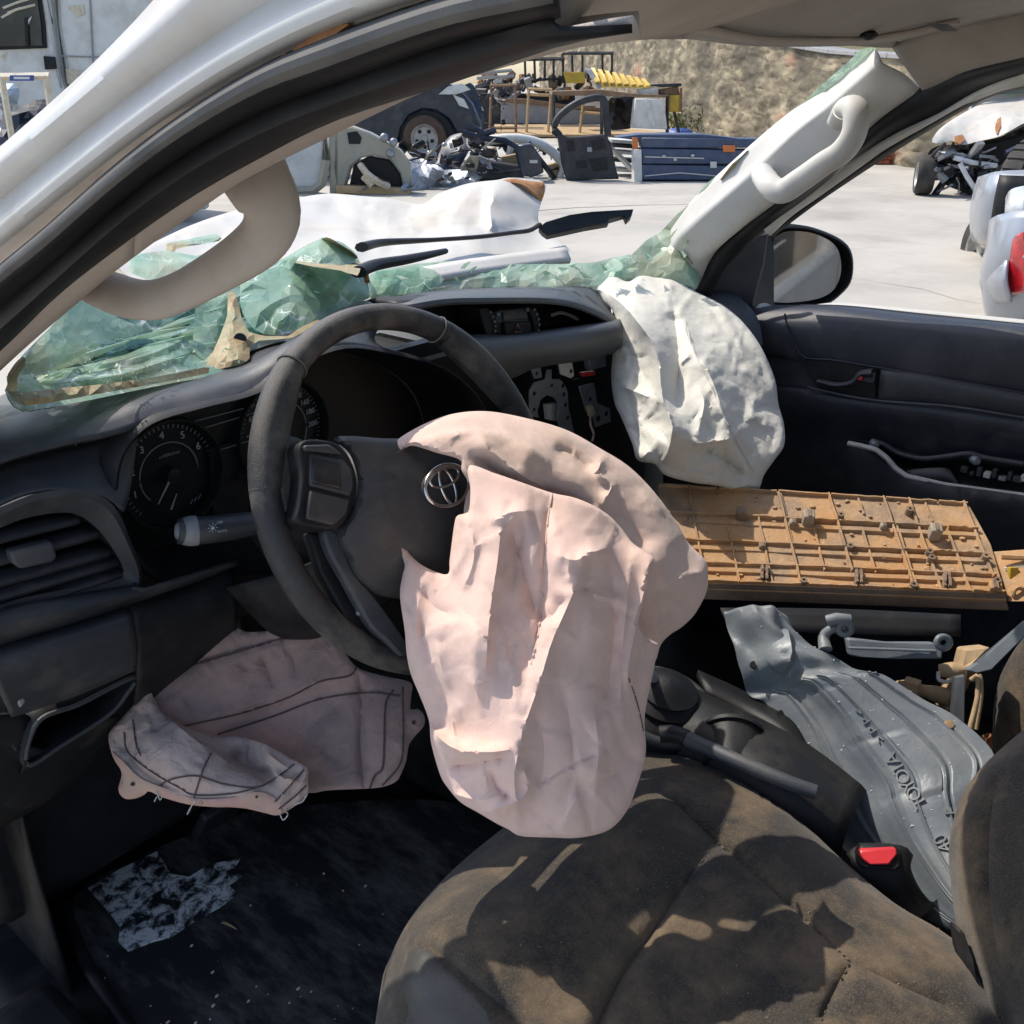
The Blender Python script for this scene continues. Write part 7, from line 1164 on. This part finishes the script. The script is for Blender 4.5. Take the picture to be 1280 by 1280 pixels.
YB = thing('yellow_cabinet', S.pt(845, 130), 'mustard yellow metal cabinet end at the right of the scrap table', 'cabinet'); S.plate('case', [(837, 119), (852, 118), (852, 140), (837, 140)], YEL, YB, .5, .3, .02); S.plate('lid', [(806, 106), (852, 104), (852, 108), (830, 109)], DARK, YB, .8, .3, .01); S.plate('side_bar', [(850, 110), (853, 110), (853, 140), (850, 140)], BRNW, YB, .05, .25, .004)
CB = thing('carton', S.pt(808, 116), 'pale flat carton lying on the scrap table top', 'box'); S.plate('case', [(798, 111), (823, 110), (823, 117), (799, 117)], WHT, CB, .4, .2, .01)
CB = thing('carton', S.pt(836, 115), 'brown open carton at the right end of the scrap table', 'box'); S.plate('case', [(824, 112), (848, 108), (850, 118), (826, 119)], BRNW, CB, .4, .4, .01)
DC = thing('dark_scrap', S.pt(770, 150), 'dark crushed bodywork heap under the scrap table', 'car part'); obj('heap', yrelief([(764, 122), (792, 120), (792, 156), (776, 162), (760, 160), (758, 140)], [(764, 122, S.q+1.4), (792, 156, S.q+1.2), (760, 160, S.q+1.0)], (), 5, None, .2, .12, .07, seed=12), DARK, DC, smooth=False)
# grey trough and boards
GT = thing('metal_trough', Spot(700, 168).pt(690, 160), 'long light grey metal trough behind the timber frames', 'trough'); S = Spot(700, 172)
S.plate('trough_side', [(626, 126), (664, 128), (700, 134), (760, 140), (760, 156), (700, 155), (626, 154)], GRY, GT, .6, 1.2, .02); S.plate('trough_rim', [(624, 122), (664, 124), (700, 130), (762, 136), (762, 140), (700, 134), (624, 127)], BRNW, GT, .7, 1.15, .01)
S.plate('white_sign', [(719, 118), (762, 118), (762, 133), (719, 132)], WHT, GT, .03, .6, .004)
PL = thing('timber_board', S.pt(720, 168), 'pale broad plank lying flat in front of the metal trough', 'plank'); obj('plank', MB().prism([S.pt(618, 158, .8), S.pt(740, 158, .9), S.pt(832, 168, .1), S.pt(760, 171, -.3), S.pt(618, 171, -.3)], _z*.06), TANW, PL, smooth=False)
for i, (lines, m, lab) in enumerate((([[(614, 107), (612, 172)], [(644, 106), (645, 172)], [(612, 107), (646, 106)], [(612, 160), (646, 160)]], BRNW, 'brown weathered timber frame standing at the left of the yard heap'), ([[(661, 111), (658, 166)], [(689, 112), (685, 168)], [(660, 111), (690, 112)], [(658, 118), (690, 119)]], TANW, 'pale yellow timber frame standing in front of the trough'), ([[(730, 120), (724, 170)], [(752, 124), (752, 170)], [(726, 140), (752, 142)]], TANW, 'pale timber frame seen through the black door window'))):
    t = thing('timber_trestle', S.pt(lines[0][1][0], lines[0][1][1]), lab, 'frame')
    for l in lines: S.bars('bar', [l], .04, m, t, 4)
# black steel frame tables
for i, (x0, x1, y0, y1, b0, lab) in enumerate(((656, 704, 74, 104, 1.5, 'black welded steel table frame, lower and left of the two'), (703, 765, 67, 96, 2.6, 'black welded steel table frame, taller one in front of the wall'))):
    t = thing('steel_frame', S.pt(x0, 120, b0), lab, 'frame'); rb = .035
    for a in ([(x0, y0), (x1, y0)], [(x0, y0), (x0+1, y1)], [(x1, y0), (x1, y1)], [(x0+12, y0+2), (x0+13, y1)], [(x1-12, y0+1), (x1-12, y1-2)], [(x0+25, y0+2), (x0+25, y1-4)], [(x0, y1-3), (x1, y1-6)]):
        S.bars('bar', [[(p[0], p[1], b0) for p in a]], rb, DARK, t, 4)
    S.bars('bar', [[(x0+6, y0-1, b0+.9), (x1+2, y0-1, b0+.9)]], rb, DARK, t, 4)
    if i == 0: S.plate('table_top', [(x0, y0-1), (x1, y0-2), (x1+2, y0+1), (x0, y0+2)], DARK, t, .8, b0, .01)
rg = random.Random(9)
HP = thing('engine_part_heap', S.pt(660, 118, 2), 'jumbled dark engine parts piled beneath the black steel frames', 'scrap'); 
for k in range(60):
    x, y = rg.uniform(596, 740), rg.uniform(94, 122); m = rg.choice([DARK, DARK, DARK, M['rust'], GRY, BRNW])
    a = np.array([rg.gauss(0, 1) for _ in range(3)]); a /= np.linalg.norm(a); b_ = np.cross(a, (.2, .5, .8)); b_ /= np.linalg.norm(b_); c_ = np.cross(a, b_); z_ = rg.uniform(.06, .2)
    p_ = S.pt(x, y, rg.uniform(1.4, 2.4))
    if k % 3: obj('engine_part', MB().box(p_, a*z_*1.3, b_*z_*.7, c_*z_*.5), m, HP, bevel=.02, seg=1)
    else: obj('engine_part', MB().tube([p_-a*z_*1.6, p_, p_+a*z_+b_*z_*.6], z_*.35, 8), m, HP)
S.plate('pile_base', [(596, 116), (745, 118), (745, 168), (596, 168)], DARK, HP, .8, 2.2, .02)
S.bars('roof_bar', [[(596, 92, 1.2), (640, 88, 1.2)], [(596, 98, 1.0), (643, 95, 1.0)]], .05, GRY, HP); S.plate('yellow_scrap', [(704, 90), (730, 90), (732, 104), (708, 104)], YEL, HP, .3, 1.3, .01)
BT = thing('blue_tarpaulin', Spot(848, 174).pt(848, 174), 'crumpled bright blue tarpaulin at the end of the pale plank', 'tarpaulin'); sb = Spot(848, 174)
obj('sheet', yrelief([(832, 164), (844, 160), (860, 161), (867, 166), (866, 174), (834, 175)], [(832, 164, sb.q+1.2), (867, 166, sb.q+1.2), (850, 174, sb.q+.8), (850, 166, sb.q+.9)], (), 4, (3, .06), .1, .06, .09, seed=3), TARP, BT, smooth=False)
sb2 = Spot(1110, 206); OS = thing('brick_pallet', sb2.pt(1110, 206), 'orange red hollow bricks stacked against the wall seen through the passenger window', 'bricks')
for r in range(4):
    for k in range(6):
        x0 = 1086+k*8+(r % 2)*3; y0 = 185+r*5.2; obj('brick', MB().prism(sb2.poly([(x0, y0), (x0+7.4, y0), (x0+7.4, y0+4.8), (x0, y0+4.8)], rg.uniform(0, .06)), Hv*.3), mat('hollow_brick', (.40, .13, .06), .9, (.30, .10, .05), 6), OS, bevel=.01, seg=1, smooth=False)
# ---- white wrecked pickup at the right
S = Spot(1158, 244); WW_ = thing('wrecked_car', S.pt(1200, 244), 'white wrecked pickup with its whole front torn off, rust on the bonnet', 'car')
WBN = yrelief([(1165, 178), (1172, 164), (1188, 151), (1210, 138), (1231, 128), (1250, 124), (1300, 120), (1300, 150), (1280, 154), (1262, 164), (1247, 171), (1225, 176), (1204, 181), (1190, 176), (1181, 178)], [(1165, 178, S.q*.97+.0), (1231, 128, S.q+1.2), (1300, 120, S.q+1.2), (1300, 150, S.q-.2), (1204, 181, S.q-.2)], [([(1188, 155), (1215, 160), (1250, 150)], .05, 8, 12), ([(1240, 140), (1262, 148), (1262, 164)], .06, 8, 8)], 5, (4, .05), .06, .03, .05, seed=6); obj('bonnet', WBN, M['hood'], WW_)
for px in ([(1194, 170), (1203, 168), (1207, 174), (1200, 180), (1194, 177)], [(1244, 160), (1248, 148), (1251, 146), (1251, 158), (1247, 167)]): obj('rust_patch', MB().prism([P(x, y, WBN.depthfn(x, y)-.05) for x, y in px], FW*.03), M['rust'], WW_)
S.plate('cab', [(1206, 132), (1226, 106), (1242, 84), (1300, 70), (1500, 70), (1500, 190), (1290, 190), (1216, 160)], M['hood'], WW_, 1.7, 1.3, .08, vec=Hv*1.5+RT*1.2)
ws = S.plate('windscreen', [(1214, 136), (1232, 122), (1250, 118), (1300, 114), (1300, 84), (1246, 92), (1228, 112)], mat('far_glass', (.10, .15, .14), .15, (.20, .27, .24), 2), WW_, .03, 1.2, .01)
S.plate('engine_block', [(1172, 192), (1186, 184), (1206, 182), (1250, 174), (1300, 160), (1300, 238), (1228, 244), (1204, 238), (1184, 228), (1172, 212)], M['rubber'], WW_, 1.2, .25, .04, vec=Hv*.7+RT*.7)
obj('torn_front', yrelief([(1160, 192), (1174, 182), (1204, 180), (1247, 172), (1300, 158), (1300, 240), (1226, 248), (1204, 240), (1180, 230), (1166, 214)], [(1160, 192, S.q), (1300, 158, S.q+.6), (1300, 240, S.q+.6), (1204, 240, S.q), (1220, 200, S.q+.4)], (), 4.5, None, .2, .16, .08, seed=15), DARK, WW_, smooth=False)
rg2 = random.Random(31)
for k in range(70):
    x, y = rg2.uniform(1170, 1280), rg2.uniform(184, 236); p_ = S.pt(x, y, rg2.uniform(-.25, .1)); a = np.array([rg2.gauss(0, 1) for _ in range(3)]); a /= np.linalg.norm(a); b_ = np.cross(a, (.2, .5, .8)); b_ /= np.linalg.norm(b_); z_ = rg2.uniform(.03, .11); m = rg2.choice([DARK, DARK, GRY, M['steel'], M['rubber'], M['rubber'], PRIM])
    if k % 2: obj('front_wreckage', MB().box(p_, a*z_*1.4, b_*z_*.6, np.cross(a, b_)*z_*.3), m, WW_, smooth=False)
    else: obj('front_wreckage', MB().tube([p_-a*z_*1.8, p_+b_*z_*.4, p_+a*z_*1.8], z_*.22, 6), m, WW_)
S.bars('bumper_beam', [[(1200, 204, -.3), (1208, 220, -.35), (1222, 242, -.35)], [(1192, 197, -.2), (1215, 203, -.25), (1245, 207, -.2)]], .035, M['clear'], WW_)
wheel(S.pt(1156, 218, .05), RT*.93-Hv*.25, 24*S.s, .22, WW_)
# ---- silver off-roader with the spare wheel, and silver pickup corner with its tail lamp
S = Spot(1236, 336); SV = thing('parked_car', S.pt(1260, 336), 'silver off-roader with a black spare wheel on its tail and black bumper strip', 'car')
S.plate('rear_body', [(1300, 60), (1500, 56), (1500, 320), (1270, 320), (1252, 306), (1246, 280), (1248, 232), (1300, 226)], M['silver'], SV, 3.5, .45, .08, vec=Hv*1.2+RT*1.6)
obj('bumper', MB().sheet([[S.pt(*p) for p in ((1300, 214, -.3), (1250, 216, -.1), (1236, 219, .2), (1225, 222, .8))], [S.pt(*p) for p in ((1300, 236, -.42), (1248, 236, -.22), (1230, 237, .05), (1220, 238, .7))], [S.pt(*p) for p in ((1300, 268, -.42), (1246, 266, -.22), (1224, 264, .05), (1215, 262, .7))], [S.pt(*p) for p in ((1300, 300, -.35), (1246, 300, -.15), (1226, 298, .1), (1216, 296, .7))], [S.pt(*p) for p in ((1300, 308, .2), (1246, 306, .3), (1228, 304, .5), (1220, 300, .9))]], 20, 3), M['silver'], SV, solid=.02)
obj('bumper_strip', MB().sheet([[S.pt(*p) for p in ((1300, 222, -.40), (1262, 220, -.32), (1252, 219, -.24))], [S.pt(*p) for p in ((1300, 250, -.47), (1258, 250, -.37), (1245, 250, -.29))], [S.pt(*p) for p in ((1300, 284, -.47), (1254, 284, -.35), (1240, 284, -.27))], [S.pt(*p) for p in ((1300, 302, -.40), (1254, 302, -.25), (1241, 302, -.17))]], 12, 2), M['rubber'], SV, solid=.02)
sw = wheel(S.pt(1290, 232, .12), Hv*.8-RT*.5, .36, .22, SV); 
for k in range(26):
    a = k*2*math.pi/26; axx = Hv*.8-RT*.5; axx /= np.linalg.norm(axx); u_ = np.cross(axx, _z); w3 = np.cross(axx, u_); d_ = u_*math.cos(a)+w3*math.sin(a); cc = S.pt(1290, 232, .12)
    obj('tread_block', MB().box(cc+d_*.363, axx*.085, np.cross(axx, d_)*.028, d_*.008), M['tyre'], sw, smooth=False)
wheel(S.pt(1234, 313, .75), RT, .33, .22, SV)
S = Spot(1260, 408); SC_ = thing('parked_car', S.pt(1300, 408), 'nearer silver pickup tail with a red lamp, seen through the passenger window', 'car')
obj('body_side', MB().sheet([[S.pt(*p) for p in ((1500, 262, -.6), (1300, 264, -.2), (1262, 268, 0), (1248, 272, .3), (1242, 276, 1.2))], [S.pt(*p) for p in ((1500, 300, -.7), (1300, 304, -.28), (1250, 308, -.06), (1240, 308, .3), (1238, 306, 1.2))], [S.pt(*p) for p in ((1500, 340, -.7), (1300, 340, -.28), (1246, 342, -.06), (1232, 340, .3), (1232, 336, 1.2))], [S.pt(*p) for p in ((1500, 400, -.6), (1300, 400, -.2), (1250, 392, 0), (1236, 384, .3), (1236, 372, 1.2))], [S.pt(*p) for p in ((1500, 440, -.4), (1300, 440, 0), (1256, 436, .2), (1244, 430, .5), (1240, 420, 1.2))]], 26, 4), M['silver'], SC_, solid=.03)
S.plate('load_bed', [(1254, 280), (1500, 272), (1500, 408), (1262, 408)], M['silver'], SC_, 2.4, .3, .08, vec=Hv*1.0+RT*1.4)
obj('tail_lamp', MB().sheet([[S.pt(*p) for p in ((1284, 288, -.34), (1276, 294, -.24), (1272, 302, -.20))], [S.pt(*p) for p in ((1290, 310, -.36), (1272, 316, -.23), (1266, 326, -.16))], [S.pt(*p) for p in ((1292, 340, -.36), (1270, 344, -.22), (1260, 350, -.14))], [S.pt(*p) for p in ((1290, 362, -.34), (1272, 366, -.21), (1259, 362, -.13))]], 12, 3), M['lamp'], SC_, solid=.03)
obj('lamp_lens', MB().sheet([[S.pt(*p) for p in ((1290, 314, -.40), (1276, 318, -.27), (1267, 324, -.20))], [S.pt(*p) for p in ((1290, 320, -.40), (1274, 325, -.265), (1265, 333, -.185))]], 10, 1), M['clear'], SC_, solid=.012)
obj('lamp_lens', MB().sheet([[S.pt(*p) for p in ((1284, 236, .3), (1268, 240, .4), (1263, 248, .5))], [S.pt(*p) for p in ((1284, 268, .1), (1266, 268, .2), (1262, 268, .3))]], 10, 1), M['clear'], SC_, solid=.03)
obj('bumper_corner', MB().sheet([[S.pt(*p) for p in ((1262, 326, -.20), (1250, 328, -.05), (1238, 336, .2))], [S.pt(*p) for p in ((1260, 350, -.26), (1244, 352, -.1), (1228, 352, .2))], [S.pt(*p) for p in ((1266, 376, -.24), (1250, 378, -.06), (1236, 374, .2))]], 12, 3), M['silver'], SC_, solid=.02)
wheel(S.pt(1330, 400, .6), RT, .34, .22, SC_)

# ================================================================ small debris lying on surfaces inside the cabin
def scatter(name, targets, n, size, m, parent, seed, minz=.55, stretch=1.5):
    rg = random.Random(seed); cand = []
    for o in targets:
        b0 = wpos(o); me = o.data
        for p in me.polygons:
            if p.normal.z > minz: cand.append((p.area, [np.array(me.vertices[i].co)+b0 for i in p.vertices], np.array(p.normal)))
    wts = [c[0] for c in cand]; mb = MB()
    for vs_, nr in [c[1:] for c in rg.choices(cand, wts, k=n)]:
        w_ = [rg.random()+.01 for _ in vs_]; p = sum(v*w for v, w in zip(vs_, w_))/sum(w_); s_ = rg.uniform(*size); a = np.array([rg.gauss(0, 1) for _ in range(3)]); a -= nr*(a @ nr); a /= np.linalg.norm(a); b_ = np.cross(nr, a)
        p = p+nr*s_*.3; k = rg.uniform(.5, 1)
        mb.add([p-a*s_*stretch-b_*s_*k, p+a*s_*stretch-b_*s_*k*.6, p+a*s_*.6+b_*s_, p-a*s_*.9+b_*s_*.8, p+nr*s_*.8], [(0, 1, 4), (1, 2, 4), (2, 3, 4), (3, 0, 4), (3, 2, 1, 0)])
    o = obj(name, mb, m, parent, smooth=False); o['kind'] = 'stuff'; return o
OB = bpy.data.objects
scatter('glass_crumb', [OB['dashboard'], OB['dash_top'], OB['padded_bar'], OB['vent_surround'], OB['lower_lip']], 420, (.0004, .0017), M['glassc'], WS, 1)
scatter('dust_crumb', [OB['dashboard'], OB['dash_top'], OB['padded_bar'], OB['vent_surround'], OB['lower_lip'], OB['fuse_cover']], 500, (.0003, .0010), M['grey'], DB, 2, .3)
scatter('dirt_crumb', [OB['driver_seat']], 160, (.0004, .0010), M['browndark'], SEAT, 3)
scatter('dirt_crumb', [LM], 120, (.0004, .0012), M['grey'], LN, 4, .3)
